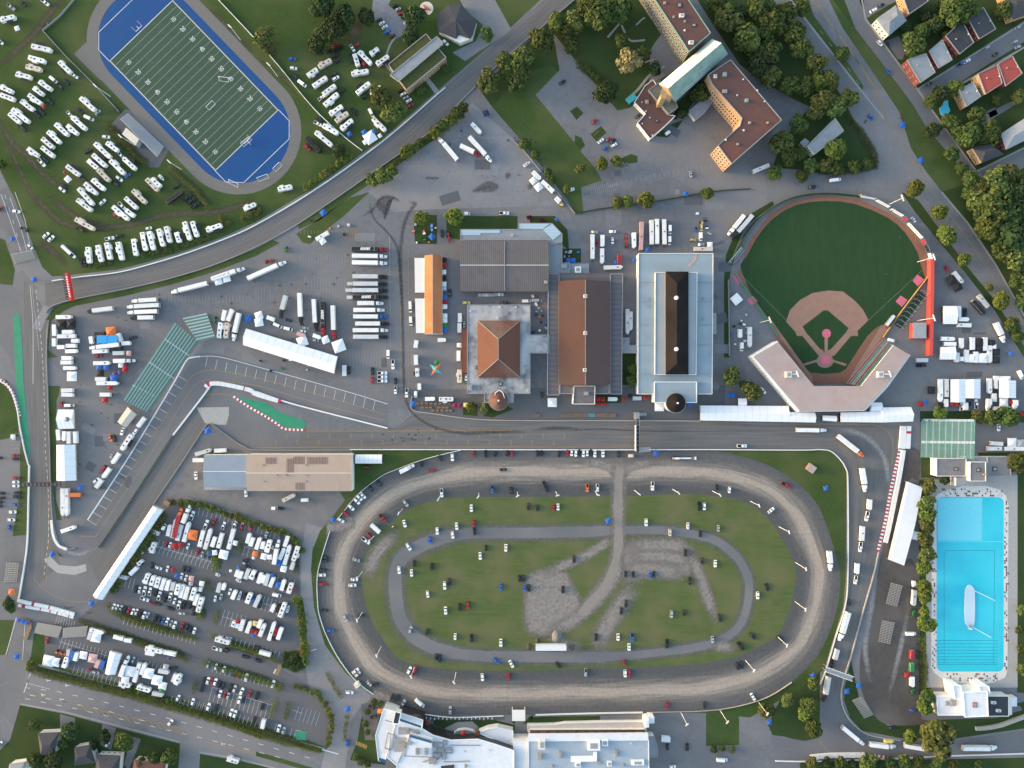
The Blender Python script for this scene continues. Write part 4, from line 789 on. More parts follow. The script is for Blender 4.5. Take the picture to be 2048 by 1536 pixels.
# pyramid-roofed hall
t, c = poly_building('exhibition_hall', 'hall with hipped orange roof, stained pale flat roof and round brown dome', [('flat_roof', '935 610 1060 610 1060 670 1098 670 1098 706 1060 706 1060 787 1027 787 1027 805 969 805 969 787 935 787', 0, 7, 'stucco', 'roof_stained', 'gutter')]) if M('roof_stained', (.37, .39, .41), .8, (.07, .068, .07), .16, 1.25, 10, c3=(.40, .39, .385), scale3=.07) else None
P = lambda x, y, h: (*[u - v for u, v in zip(g(x, y, h), c)], h)
A, B, C_, D = [P(x, y, 8.5) for x, y in ((955, 641), (1040, 641), (1040, 755), (955, 755))]; E, F = P(996.5, 678, 17), P(996.5, 718, 17)
MB().prism([p[:2] for p in (A, B, C_, D)], 7, 8.5, 'wood', 'wood').obj('wall', t)
rf = MB().face([A, D, F, E], 'metal_orange2').face([B, A, E], 'metal_rust').face([C_, B, E, F], 'metal_orange2').face([D, C_, F], 'metal_rust') if ribbed('metal_orange2', (.165, .07, .047), (.12, .056, .042), .6, math.pi / 2, .6, (.138, .064, .047), amt=.12) else None
rf.obj('hip_roof', t)
for p, q in ((A, E), (B, E), (C_, F), (D, F), (E, F)): MB().bar(p, q, .4, 'alu', .2).obj('ridge_cap', t)
dx, dy = g(997, 801, 11); dx -= c[0]; dy -= c[1]
d = MB().cyl(dx, dy, 6, 0, 9, 'stucco', n=28).cyl(dx, dy, 6.6, 9, 9.4, 'gutter', n=28).cyl(dx, dy, 6.4, 9.4, 13, 'metal_rust', n=28, r1=.5).cyl(dx, dy, .6, 13, 14, 'paint_w', n=10); d.obj('dome', t)
pp = MB(); 
for a in (((990, 795), (990, 786), (999, 780)), ((1009, 797), (1006, 786), (999, 780))):
    q = [P(x, y, 10.5) for x, y in a]; pp.bar(q[0], q[1], .5, 'paint_w').bar(q[1], q[2], .5, 'paint_w')
pp.obj('duct', t)
for s_ in ('923 658 935 658 935 745 923 745',): MB().prism([p[:2] for p in [P(x, y, 4.5) for x, y in pairs(s_)]], 0, 4.5, 'brick_tan', 'metal_orange2').obj('porch', t)
on_roof(t, c, [(941, 622, 7, 1, 1, .6, 'paint_w'), (1000, 614, 7, 1, 1, .6, 'paint_w'), (1032, 614, 7, 1, 1, .6, 'paint_w'), (996, 636, 7, 1, 1, .6, 'paint_w'), (950, 735, 7, 1.6, 2.6, 1.2, 'alu'), (940, 775, 7, 3, 4, 1, 'steel'), (1050, 732, 7, 1.4, 1.4, .8, 'steel'), (1055, 781, 7, 1, 1, .6, 'paint_w'), (1001, 768, 7, 2.4, 3, 1.2, 'roof_dark')])
# long brown hall
t, c = poly_building('exhibition_hall', 'long hall with rust-brown gable roof between grey side aisles', [('aisle', '1097 548 1118 548 1118 790 1095 790', 0, 7, 'stucco', 'metal_slate', 'gutter'), ('aisle', '1118 546 1222 546 1222 562 1118 562', 0, 6.9, 'stucco', 'metal_slate', None), ('aisle', '1221 548 1245 548 1243 788 1221 788', 0, 7, 'stucco', 'metal_slate', 'gutter'), ('annex', '1120 768 1218 768 1218 787 1120 787', 0, 9, 'stucco', 'roof_dark2', 'gutter'), ('annex', '1148 772 1190 772 1189 808 1146 808', 0, 11, 'stucco', 'roof_dark2', 'stucco'), ('link', '1245 675 1259 675 1259 690 1278 690 1278 706 1245 706', 0, 5, 'stucco', 'roof_grey', None)]) if M('roof_dark2', (.17, .15, .15), .85, (.10, .09, .09), .2, .95, 9) else None
E, F = gable(t, c, '1117 562 1221 770', 9, 15, 'metal_rust_lit', 'metal_rust_shaded', 'stone', 'y') if (ribbed('metal_rust_lit', (.12, .06, .044), (.085, .048, .04), .6, 0, .6, (.092, .056, .047), amt=.2), ribbed('metal_rust_shaded', (.13, .08, .068), (.1, .066, .059), .6, 0, .6, (.112, .074, .066), amt=.2)) else (0, 0)
on_roof(t, c, [(1171, 592, 14.2, 2.2, 2.2, 2.2, 'stucco'), (1171, 666, 14.2, 2.2, 2.2, 2.2, 'stucco'), (1170, 740, 14.2, 2.2, 2.2, 2.2, 'stucco'), (1173, 787, 11, 3, 2.4, 1.4, 'steel')], 'roof_turret')
# pale blue hall
t, c = poly_building('exhibition_hall', 'large hall with pale blue flat roof and long dark brown clerestory', [('main_roof', '1277 507 1426 507 1424 788 1276 788', 0, 9, 'stucco', 'metal_pale2', 'stucco'), ('raised_roof', '1311 545 1394 545 1392 749 1310 749', 9, 11.5, 'stucco', 'metal_pale3', 'stucco'), ('portico', '1309 764 1393 764 1393 805 1309 805', 0, 11, 'stucco', 'metal_pale2', 'paint_w')]) if (ribbed('metal_pale2', (.285, .35, .385), (.225, .285, .32), 12.0, math.pi / 2, .6, (.25, .31, .345), amt=.1), ribbed('metal_pale3', (.33, .375, .40), (.26, .31, .335), 18.0, math.pi / 2, .6, (.31, .34, .35), amt=.08)) else None
P = lambda x, y, h: (*[u - v for u, v in zip(g(x, y, h), c)], h)
A, B, C_, D = [P(x, y, 13) for x, y in ((1331, 543), (1377, 543), (1377, 749), (1331, 749))]; E, F = P(1354, 566, 18), P(1354, 727, 18)
MB().prism([p[:2] for p in (A, B, C_, D)], 11.5, 13, 'wood', 'wood').obj('wall', t)
MB().face([A, D, F, E], 'metal_brown').face([B, A, E], 'metal_brown').face([C_, B, E, F], 'metal_brown').face([D, C_, F], 'metal_brown').obj('clerestory_roof', t)
for y in (595, 698):
    q = P(1354, y, 20); MB().cyl(q[0], q[1], 1.3, 17.2, 19, 'paint_w', n=12).cyl(q[0], q[1], 1.1, 19, 20.4, 'paint_w', n=12, r1=.1).obj('cupola', t)
dx, dy = P(1353, 806, 14)[:2]; MB().cyl(dx, dy, 6.2, 0, 12, 'stucco', n=28).cyl(dx, dy, 6.7, 12, 12.4, 'gutter', n=28).cyl(dx, dy, 6.4, 12.4, 17, 'metal_brown', n=28, r1=.4).cyl(dx, dy, .6, 17, 18, 'paint_w', n=10).obj('dome', t)
on_roof(t, c, [(1297, 597, 9, 1, 1, .5, 'steel'), (1407, 597, 9, 1, 1, .5, 'steel'), (1297, 612, 9, 1.2, 1.2, .3, 'alu'), (1407, 637, 9, 1.2, 1.2, .3, 'alu'), (1404, 768, 9, 2, 1.6, .8, 'steel')])
MB().prism([P(x, y, 5)[:2] for x, y in pairs('1426 626 1433 626 1433 668 1426 668')], 0, 5, 'steel', 'gutter').obj('canopy', t)
for s_ in ('1380 535 1393 520 1396 507 1390 507 1386 517 1374 532',): MB().prism([P(x, y, 9.3)[:2] for x, y in pairs(s_)], 9.03, 9.12, 'roof_beige', 'roof_beige').obj('roof_walkway', t)
for k in range(5):
    y = (565, 603, 650, 690, 748)[k]
    for xa, xb in ((1278, 1310), (1394, 1424)): MB().bar((*P(xa, y, 9.2)[:2], 9.14), (*P(xb, y, 9.2)[:2], 9.14), .25, 'gutter', .16).obj('roof_seam', t)
# orange-roofed stable
t, c = poly_building('stable', 'long narrow stable with bright orange gable roof', [('floor', '851 513 884 513 884 668 851 668', 0, .2, 'concrete', 'concrete', None)])
gable(t, c, '849 511 884 668', 4.5, 8, 'metal_orange', 'metal_orange', 'stucco', 'y')
for s_ in ('829 516 849 516 850 585 830 585', '830 597 850 597 852 666 832 666'):
    MB().prism([tuple(u - v for u, v in zip(p, c)) for p in gp(pairs(s_), 4)], 3.7, 4, 'white_wall', 'white_cloth').obj('awning', t) if M('white_cloth', (.74, .72, .66), .8, (.66, .64, .58), .3, .8) else None
    for p in gp(pairs(s_), 2): MB().box(p[0] - c[0] - .1, p[1] - c[1] - .1, 0, p[0] - c[0] + .1, p[1] - c[1] + .1, 3.7, 'steel').obj('post', t)
# tan and blue-grey grandstand hall
t, c = poly_building('grandstand_hall', 'long gabled hall, blue-grey metal on one end and rusty tan on the rest', [('floor', '409 910 702 910 702 980 409 980', 0, .2, 'concrete', 'concrete', None)])
gable(t, c, '408 910 494 975', 8, 9.6, 'metal_steelblue', 'metal_steelblue', 'stucco', 'x'); gable(t, c, '494 909 703 982', 8.6, 10.4, 'metal_tan', 'metal_tan', 'stucco', 'x')
M('rust', (.22, .10, .065), .9, (.16, .075, .055), .8, .9); P = lambda x, y, h: (*[u - v for u, v in zip(g(x, y, h), c)], h)
def slope_h(y): return 10.4 - abs(y - 945.5) / 36.5 * 1.8 + .05
for x0, x1, y0, y1, n in ((532, 552, 915, 928, 8), (588, 608, 913, 928, 8), (615, 654, 914, 928, 14), (574, 586, 917, 945, 5), (592, 608, 965, 980, 6)):
    rb = MB()
    for k in range(n):
        x = x0 + (x1 - x0) * k / max(1, n - 1); a, b_ = P(x, y0, slope_h(y0)), P(x, y1, slope_h(y1)); rb.bar((a[0], a[1], slope_h(y0) + .05), (b_[0], b_[1], slope_h(y1) + .05), .3, 'rust', .06)
    rb.obj('rusted_panel', t)
on_roof(t, c, [(526, 930, 9.4, .9, .9, .7, 'alu'), (612, 930, 9.4, .9, .9, .7, 'alu'), (554, 951, 9.8, .9, .9, .7, 'alu'), (612, 951, 9.8, .9, .9, .7, 'alu'), (529, 963, 9.2, .9, .9, .7, 'alu'), (612, 963, 9.2, .9, .9, .7, 'alu'), (571, 950, 9.8, 1.2, 1.2, .9, 'alu')], 'roof_vent')
# ---------------------------------------------------------------- school and church
t, c = poly_building('school', 'flat-roofed school with mossy roofs and a raised grey spine', [('main_block', '777 129 852 68 892 115 813 180', 0, 8, 'brick_tan', 'moss_roof', 'gutter'), ('spine', '780 150 874 73 886 86 796 162', 8, 9.6, 'stucco', 'roof_grey', 'gutter')])
facade(t, c, '813 180 892 115', 8, 2, 14, 1.3, 1.3, 1.6, 3.2); facade(t, c, '777 129 813 180', 8, 2, 5, 1.3, 1.3, 1.6, 3.2)
sheet('school_walk', ['850 160 857 155 880 184 872 190'], 'pavement', .034)
t, c = poly_building('house', 'dark grey many-sided pavilion with white walls beside the school', [('wall', '876 30 897 10 922 8 953 44 945 76 920 86 878 64', 0, 4, 'stucco', 'stucco', None)])
P = lambda x, y, h: (*[u - v for u, v in zip(g(x, y, h), c)], h); out = [P(x, y, 4.4) for x, y in pairs('874 50 876 28 897 9 922 8 954 43 945 72 940 78 918 70 912 78 878 64')]; ap = P(912, 40, 8); rf = MB()
for k in range(len(out)): rf.face([out[(k + 1) % len(out)], out[k], ap][::-1], 'roof_dark')
rf.obj('roof', t); facade(t, c, '878 66 920 86', 4, 1, 8, 1.1, 1.2, 1.2)
t, c = poly_building('church', 'tall church nave with pale green copper roof and tan stone front', [('nave', '1325 175 1431 88 1450 108 1345 196', 0, 16, 'stone', 'stone', None), ('front_base', '1297 180 1320 165 1350 200 1355 215 1337 228', 0, 8, 'stone', 'stone', 'gutter')])
P = lambda x, y, h: (*[u - v for u, v in zip(g(x, y, h), c)], h)
a1, a2, r1, r2, b1, b2 = P(1318, 168, 16), P(1424, 78, 16), P(1336, 177, 25), P(1443, 86, 25), P(1350, 204, 16), P(1456, 108, 16)
M('copper_sunlit', (.60, .65, .52), .6, (.5, .57, .45), .2, .9, 7); M('copper_shaded', (.24, .36, .31), .65, (.13, .19, .18), .18, .9, 8)  # one copper roof: sunlit and shaded slopes painted as two colours
MB().face([a1, r1, r2, a2], 'copper_sunlit').face([r1, b1, b2, r2], 'copper_shaded').obj('roof', t); MB().face([a1, b1, r1], 'brick_tan').obj('front_gable', t); MB().face([a2, r2, b2], 'copper_shaded').obj('apse_gable', t)
bt_ = P(1327, 192, 20); MB().box(bt_[0] - 1.6, bt_[1] - 1.6, 0, bt_[0] + 1.6, bt_[1] + 1.6, 20, 'brick_tan').obj('buttress', t)
sn = MB()
for k in range(9): q = P(1355 + k * 7, 186 - k * 5.8, 17.6); sn.bar((q[0] - .7, q[1] - 1, 18.6), (q[0] + .7, q[1] + 1, 17.8), .12, 'paint_w').bar((q[0] + .7, q[1] - .8, 18.2), (q[0] + 2.6, q[1] + .8, 18.2), .12, 'paint_w')
sn.obj('snow_guard', t)
t, c = poly_building('convent_wing', 'long red-brown flat-roofed wing with stone facade north of the church', [('block', '1284 -40 1350 -40 1421 66 1378 103', 0, 20, 'stone', 'roof_brick', 'copper')]); facade(t, c, '1294 -25 1378 103', 20, 4, 20, 1.3, 2, 2.5, 4.4); on_roof(t, c, [(1330, 5, 20, 1.5, 1.5, 1, 'alu'), (1364, 30, 20, 3, 2, 1.5, 'paint_w'), (1383, 84, 20, 3, 2, 1.5, 'paint_w'), (1348, 33, 20, 1.2, 1.2, 1, 'alu'), (1370, 42, 20, 1.2, 1.2, .8, 'alu'), (1388, 50, 20, 3, 2, .4, 'roof_black'), (1359, 10, 20, 3, 3, .4, 'roof_black'), (1370, 60, 20, 1, 1, .8, 'paint_w')])
t, c = poly_building('convent_wing', 'L-shaped red-brown flat-roofed wing with orange end wall east of the church', [('block', '1416 150 1461 120 1563 240 1463 327 1436 291 1480 252 1484 236 1425 170', 0, 19, 'brick_tan', 'roof_brick', 'gutter')]); facade(t, c, '1436 291 1463 327', 19, 4, 6, 1.4, 2, 2.5, 4.2); facade(t, c, '1425 170 1484 236', 19, 3, 14, 1.3, 2, 2.5, 4.4); facade(t, c, '1436 291 1480 252', 19, 3, 9, 1.3, 2, 2.5, 4.4)
on_roof(t, c, [(1450, 148, 19, 2.4, 2.4, 1.6, 'copper'), (1450, 182, 19, 3, 2, 1, 'alu'), (1475, 190, 19, .8, .8, .8, 'paint_w'), (1487, 158, 19, .8, .8, .8, 'paint_w'), (1494, 200, 19, 2, 2, 1.5, 'copper'), (1488, 260, 19, 1, 1, .8, 'paint_w'), (1500, 245, 19, 1.6, 1.6, 1, 'alu'), (1515, 180, 19, .8, .8, .8, 'paint_w'), (1530, 202, 19, .8, .8, .8, 'paint_w'), (1452, 279, 19, 1, 1, .8, 'paint_w'), (1431, 152, 19, 2, 2, 1, 'paint_w'), (1536, 245, 19, 1.2, 1.2, 1, 'alu'), (1476, 288, 19, 1.2, 1.2, .8, 'alu')])
t, c = poly_building('parish_annex', 'low red-brown flat-roofed annex in front of the church facade', [('block', '1290 172 1306 160 1318 178 1337 230 1350 232 1330 252 1300 278 1275 246 1291 228 1269 205', 0, 5, 'stucco', 'roof_brick', 'white_wall')]); on_roof(t, c, [(1294, 203, 5, 2.2, 2.2, 1, 'alu'), (1284, 204, 5, .6, .6, .6, 'paint_w'), (1292, 222, 5, .8, .8, .6, 'paint_w'), (1314, 242, 5, 1.2, 1.4, .8, 'black'), (1300, 235, 5, .6, .6, .6, 'paint_w'), (1285, 247, 5, .6, .6, .6, 'paint_w'), (1305, 270, 5, .6, .6, .6, 'paint_w'), (1345, 230, 5, .6, .6, .6, 'paint_w'), (1310, 182, 5, .7, 2, 1, 'paint_w')])
t, c = poly_building('entrance_canopy', 'small turquoise entrance canopy by the parish annex', [('canopy', '1251 200 1267 187 1275 195 1258 208', 3, 3.3, 'cloth_t', 'cloth_t', None)], 'canopy') if M('cloth_t', (.06, .42, .42), .7, (.05, .35, .36), .5, .8) else None
for s_ in ('1253 200', '1260 206'): MB().box(g(*pairs(s_)[0], 3)[0] - c[0] - .1, g(*pairs(s_)[0], 3)[1] - c[1] - .1, 0, g(*pairs(s_)[0], 3)[0] - c[0] + .1, g(*pairs(s_)[0], 3)[1] - c[1] + .1, 3, 'steel').obj('post', t)
poly_building('chapel_annex', 'small grey flat annex with turquoise umbrella between church wings', [('block', '1378 222 1420 188 1428 198 1412 222 1390 240', 0, 4, 'stucco', 'roof_grey', 'gutter')])
t, c = poly_building('house', 'grey flat-roofed villa with brick porch in the church garden', [('block', '1616 291 1670 237 1687 262 1630 308', 0, 7, 'stucco', 'roof_grey', 'gutter'), ('porch', '1600 285 1610 276 1619 283 1610 297', 0, 4, 'brick_tan', 'roof_grey', None)]); facade(t, c, '1616 291 1630 308', 7, 2, 4, 1.1, 1.2, 1, 2.8)
# ---------------------------------------------------------------- row houses, northeast
HS = [('1754 38 1791 12 1812 41 1778 70', 8, 'stucco', 'roof_grey', 'cream house with grey hipped roof at the street corner', 1), ('1804 -12 1850 -12 1856 2 1818 28', 8, 'brick_tan', 'roof_dark', 'dark-roofed brick house at the top edge', 0), ('1814 120 1851 107 1870 145 1841 165', 8, 'roof_redslope', 'roof_grey', 'grey flat-roofed row house with red mansard at the corner', 0), ('1858 102 1884 80 1904 120 1877 136', 8, 'roof_redslope', 'roof_grey2', 'pale grey flat-roofed row house in the middle of the block', 0),
      ('1891 72 1924 42 1947 85 1919 108', 8, 'roof_redslope', 'roof_black', 'black flat-roofed row house with red mansard and white gable', 0), ('1936 38 1966 15 1991 58 1958 78', 8, 'roof_redslope', 'roof_dark', 'dark charcoal flat-roofed house with red mansard strip', 0), ('1956 148 1994 130 2004 167 1971 188', 8, 'brick_tan', 'roof_red', 'red-roofed row house beside the brick house', 0), ('1996 128 2024 112 2044 147 2011 172', 8, 'roof_redslope', 'roof_red', 'red-roofed row house with dark stained patch', 0),
      ('1918 180 1946 165 1961 193 1933 213', 7, 'wood', 'roof_grey', 'small grey flat-roofed house beside the odd-shaped pool', 0), ('2003 268 2052 236 2070 270 2013 298', 8, 'roof_redslope', 'roof_grey2', 'grey house with red mansard corner at the right edge', 1), ('1946 296 1981 288 2006 308 1964 325', 7, 'brick_tan', 'roof_dark', 'dark charcoal house at the lower street corner', 1), ('2003 -20 2070 -20 2070 22 2026 38', 7, 'brick_tan', 'roof_dark', 'dark-roofed bungalow in the top right corner', 1),
      ('77 1467 118 1465 108 1507 82 1510', 5.5, 'stucco', 'roof_dark', 'dark grey gabled bungalow near the lower left corner', 1), ('150 1495 180 1490 190 1525 150 1530', 5.5, 'stucco', 'roof_black', 'dark bungalow between trees at the bottom edge', 1), ('195 1510 240 1512 235 1560 190 1560', 5.5, 'stucco', 'roof_dark', 'dark hip-roofed bungalow at the bottom edge under trees', 1), ('20 1528 50 1524 52 1560 15 1560', 5.5, 'stucco', 'roof_grey', 'grey and red roofed bungalow in the bottom left corner', 1), ('270 1520 330 1530 322 1570 262 1570', 5.5, 'stucco', 'roof_brick', 'brown bungalow at the bottom edge beside the side street', 1)]
M('roof_red', (.36, .07, .055), .8, (.27, .055, .045), .4, .9); M('roof_redslope', (.23, .06, .045), .85, (.17, .05, .04), .6, .9); M('roof_grey2', (.33, .34, .35), .8, (.25, .26, .27), .3, .9)
for s_, h, wm, rm, lab, hip in HS:
    q = pairs(s_); t, c = poly_building('house', lab, [('wall', s_, 0, h, wm, rm, None if hip else 'gutter')])
    if hip:
        o = [(*[u - v for u, v in zip(p, c)], h) for p in gp(q, h)]; m1 = tuple((o[0][i] + o[1][i] + o[3][i] + o[0][i]) / 4 for i in (0, 1)); cx = sum(p[0] for p in o) / 4, sum(p[1] for p in o) / 4
        e1 = tuple(cx[i] + ((o[0][i] + o[3][i]) / 2 - cx[i]) * .45 for i in (0, 1)); e2 = tuple(cx[i] + ((o[1][i] + o[2][i]) / 2 - cx[i]) * .45 for i in (0, 1)); hz = h + 2.4
        o = [(cx[0] + (p[0] - cx[0]) * 1.06, cx[1] + (p[1] - cx[1]) * 1.06, h + .05) for p in o]
        MB().face([o[3], o[2], (*e2, hz), (*e1, hz)], rm).face([o[1], o[0], (*e1, hz), (*e2, hz)], rm).face([o[0], o[3], (*e1, hz)], rm).face([o[2], o[1], (*e2, hz)], rm).obj('roof', t)
    else: on_roof(t, c, [(q[0][0] * .6 + q[2][0] * .4, q[0][1] * .6 + q[2][1] * .4, h, .8, .8, .8, 'alu'), (q[1][0] * .4 + q[2][0] * .6, q[1][1] * .4 + q[2][1] * .6 , h, .6, .6, .5, 'paint_w')])
    e = [(q[k], q[(k + 1) % 4]) for k in range(4)]
    a, b_ = min(e, key=lambda s2: math.dist(((s2[0][0] + s2[1][0]) / 2, (s2[0][1] + s2[1][1]) / 2), (1024, 768)))
    facade(t, c, '%f %f %f %f' % (*a, *b_), h, 2 if h > 6 else 1, 4, 1.1, 1.3, 1.2, 3)
M('pool_cyan', (.05, .44, .58), .15, (.04, .38, .52), .25, .9, 5, spec=.5)
for s_, lab, sm_ in (('1844 30 1850 27 1858 33 1864 42 1862 49 1855 50 1848 44', 'round blue garden pool behind the corner house', 4), ('1878 217 1885 210 1888 203 1895 200 1896 212 1900 222 1895 228 1886 233 1880 228', 'turquoise odd-shaped garden pool beside the hedge', 0)):
    q = pairs(s_); q = smooth(q, sm_, True) if sm_ else q; tag(MB().prism(gp(q), 0, .5, 'kerbstone', 'pool_cyan').obj('garden_pool'), lab, 'pool')
# ---------------------------------------------------------------- swimming pool
def rrect(x0, y0, x1, y1, r, n=6):
    o = []
    for cx, cy, a0 in ((x1 - r, y0 + r, -90), (x1 - r, y1 - r, 0), (x0 + r, y1 - r, 90), (x0 + r, y0 + r, 180)):
        for k in range(n + 1): a = R(a0 + 90 * k / n); o.append((cx + r * math.cos(a), cy + r * math.sin(a)))
    return o
M('pool_deep', (.03, .49, .60), .15, (.02, .44, .56), .5, 1.0, 6, spec=.5, bump=.4, c3=(.045, .52, .62), scale3=.03); M('pool_shallow', (.17, .62, .70), .15, (.14, .57, .66), .5, 1.0, 6, spec=.5, bump=.4); M('pool_line', (.01, .13, .18), .3, (.01, .11, .15), 1, .5)
M('tile_white', (.66, .63, .58), .7, (.52, .5, .46), .6, .9)
t = thing('swimming_pool', 'large turquoise outdoor swimming pool with tiled white rim', 'pool', (*g(1940, 1170), 0)); c = g(1940, 1170)
def PL(pts, z, m, nm, par=None): return MB().face([(x - c[0], y - c[1], z) for x, y in gp(pts)][::-1], m).obj(nm, par or t)
rim = pairs('1866 1000 1876 988 1900 978 1925 972 1975 972 2000 980 2012 992 2017 1010 2015 1342 2010 1355 1985 1366 1950 1370 1915 1366 1885 1358 1868 1345 1862 1335 1864 1100')
MB().prism([(x - c[0], y - c[1]) for x, y in gp(rim)], .02, .10, 'tile_white', 'tile_white').obj('rim', t)
PL(rrect(1873, 994, 2007, 1343, 12), .13, 'pool_deep', 'water'); PL(pairs('1875 996 1963 996 1963 1081 1875 1081'), .145, 'pool_shallow', 'shallow_basin')
ln = MB()
for y in (1281, 1287.5, 1294, 1300.5, 1306.5, 1313.5, 1319.5, 1325.5, 1329): ln.strip([(x - c[0], y_ - c[1]) for x, y_ in gp([(1874, y), (1996, y)])], .22, .15, 'pool_line')
for s_ in ('1888 1101 1888 1328', '1989 1101 1987 1328', '1888 1101 1989 1101'): ln.strip([(x - c[0], y_ - c[1]) for x, y_ in gp(pairs(s_))], .18, .151, 'pool_line')
ln.strip([(x - c[0], y_ - c[1]) for x, y_ in gp(pairs('1874 1083 2006 1083'))], .5, .152, 'pool_shallow'); ln.strip([(x - c[0], y_ - c[1]) for x, y_ in gp(pairs('1964 996 1964 1083'))], .4, .153, 'pool_shallow')
ln.obj('lane_lines', t)
rnd = random.Random(11); tl = MB(); tm = ['tile_red', 'tile_red', 'tile_navy', 'tile_navy', 'tile_teal', 'tile_rose']; M('tile_red', (.2, .045, .05), .7, (.16, .04, .045), 1, .6); M('tile_navy', (.055, .05, .085), .7, (.045, .04, .07), 1, .6); M('tile_teal', (.30, .44, .45), .7, (.25, .38, .4), 1, .6); M('tile_rose', (.45, .28, .27), .7, (.38, .24, .23), 1, .6)
for k in range(230):
    s_ = rnd.random()
    if s_ < .28: x, y = rnd.uniform(2009, 2015), rnd.uniform(1000, 1345)
    elif s_ < .5: x, y = rnd.uniform(1864, 1871), rnd.uniform(1090, 1340)
    elif s_ < .76: x, y = rnd.uniform(1890, 1995), rnd.uniform(1346, 1362)
    else: x, y = rnd.uniform(1880, 2005), rnd.uniform(979, 992)
    x = round(x / 3.2) * 3.2; y = round(y / 4.2) * 4.2; a, b_ = g(x, y); w2 = .46; tl.box(a - c[0] - w2, b_ - c[1] - w2 * 1.3, .09, a - c[0] + w2, b_ - c[1] + w2 * 1.3, .112 + .001 * (k % 9), rnd.choice(tm))
o = tl.obj('coloured_tiles', t); o['kind'] = 'stuff'
isl = thing('pool_island', 'long white boat-shaped island with poles in the swimming pool', 'island', (*g(1938, 1212), 0)); ci = g(1938, 1212)
q = [(x - ci[0], y - ci[1]) for x, y in gp(smooth(pairs('1929 1185 1933 1173 1938 1169 1944 1173 1948 1185 1948 1240 1944 1252 1939 1258 1934 1252 1929 1240'), 3, True))]
M('island_white', (.5, .62, .68), .6, (.44, .57, .64), .4, .9); MB().prism(q, 0, .9, 'paint_l', 'island_white').obj('hull', isl)
for s_ in ('1946 1180 1985 1199', '1941 1252 1978 1273'):
    a, b_ = [(*[u - v for u, v in zip(p, ci)],) for p in gp(pairs(s_))]; MB().bar((*a, 1.5), (*b_, 2.2), .3, 'paint_w').obj('pole', isl)
MB().cyl(0, -13, .8, .9, 2.4, 'steel', n=10).bar((-1, -15, .9), (1, -15, 2), .4, 'paint_w').obj('ladder', isl)
t, c = poly_building('pool_pavilion', 'grey flat-roofed pool pavilion with sooty stains above the pool', [('wing', '1873 917 1932 917 1932 952 1873 952', 0, 7, 'stucco', 'roof_stained2', 'stucco'), ('centre', '1940 924 1971 924 1971 962 1940 962', 0, 10, 'stucco', 'roof_stained2', 'stucco'), ('wing', '1975 914 2021 914 2021 952 1975 952', 0, 7, 'stucco', 'roof_stained2', 'gutter'), ('link', '1931 914 1976 914 1976 972 1912 972 1912 955 1931 955', 0, 6.4, 'stucco', 'roof_grey', None)]) if M('roof_stained2', (.25, .24, .235), .85, (.12, .115, .115), .1, .85, 9) else None
on_roof(t, c, [(1912, 938, 7, 3, 2, .3, 'roof_black'), (1957, 940, 10, 2.5, 2.5, .3, 'roof_black'), (1990, 938, 7, 3, 3, .3, 'roof_black'), (1972, 949, 10, 2.6, .6, 1.6, 'brick_tan')])
t, c = poly_building('pool_clubhouse', 'bright white pool clubhouse with stepped parapets and dark side roof', [('wing', '1873 1392 1930 1392 1930 1430 1876 1430', 0, 7, 'stucco', 'roof_white', 'paint_w'), ('centre', '1926 1385 1974 1383 1976 1432 1930 1434', 0, 12, 'paint_w', 'roof_white', 'paint_w'), ('pylon', '1906 1371 1921 1371 1926 1396 1910 1398', 0, 11, 'paint_w', 'roof_white', 'paint_w'), ('pylon', '1958 1372 1977 1372 1980 1386 1962 1386', 0, 11, 'paint_w', 'roof_white', 'paint_w'), ('dark_wing', '1972 1392 2017 1392 2017 1432 1972 1432', 0, 7, 'stucco', 'roof_black', 'stucco'), ('annex', '2017 1395 2034 1395 2034 1413 2024 1413 2024 1430 2017 1430', 0, 5, 'stucco', 'roof_white', None)])
on_roof(t, c, [(1907, 1406, 7, 4, 4, 1, 'alu'), (1894, 1407, 7, 1.5, 3, .8, 'steel'), (1950, 1410, 12, 3, 3.4, .4, 'wood'), (1988, 1406, 7, 3, 1.6, 1.2, 'paint_w'), (1998, 1422, 7, 3, 1.6, 1.2, 'paint_w')])
tyrewall('curved pale stone block wall in the lower right corner', '1950 1456 1975 1454 2000 1449 2025 1440 2052 1430', 2.4, 1.6, 22, (), 'stone_wall', 'wall', 'kerbstone', 'stone_block')
# ---------------------------------------------------------------- clubhouse and grandstand along the oval
M('glass_dark', (.02, .026, .034), .2, (.05, .035, .028), .5, 1.0, spec=.5)
t, c = poly_building('clubhouse', 'sprawling white flat-roofed clubhouse beside the oval finish', [('wing', '767 1417 797 1424 770 1524 757 1521 751 1471', 0, 9, 'stucco', 'roof_white', 'paint_w'), ('main_block', '796 1424 846 1440 844 1457 866 1470 902 1480 956 1478 993 1489 1028 1501 1028 1560 790 1560 794 1531 775 1515 790 1450', 0, 12, 'glass_dark', 'roof_white', 'paint_w'), ('upper_block', '820 1468 864 1481 864 1514 808 1512', 12, 16, 'paint_w', 'roof_white', 'steel'), ('tower', '791 1423 802 1426 797 1448 786 1446', 12, 17, 'paint_w', 'roof_black', 'paint_w'), ('curved_terrace', '957 1466 975 1458 995 1455 1026 1462 1026 1492 990 1480', 0, 6, 'stucco', 'roof_white', 'paint_w'), ('round_terrace', '905 1470 915 1462 930 1460 945 1463 955 1470 955 1477 930 1478 905 1477', 0, 4, 'stucco', 'roof_grey', 'gutter'), ('link', '1026 1482 1056 1482 1056 1560 1026 1560', 0, 10, 'stucco', 'roof_white', None)])
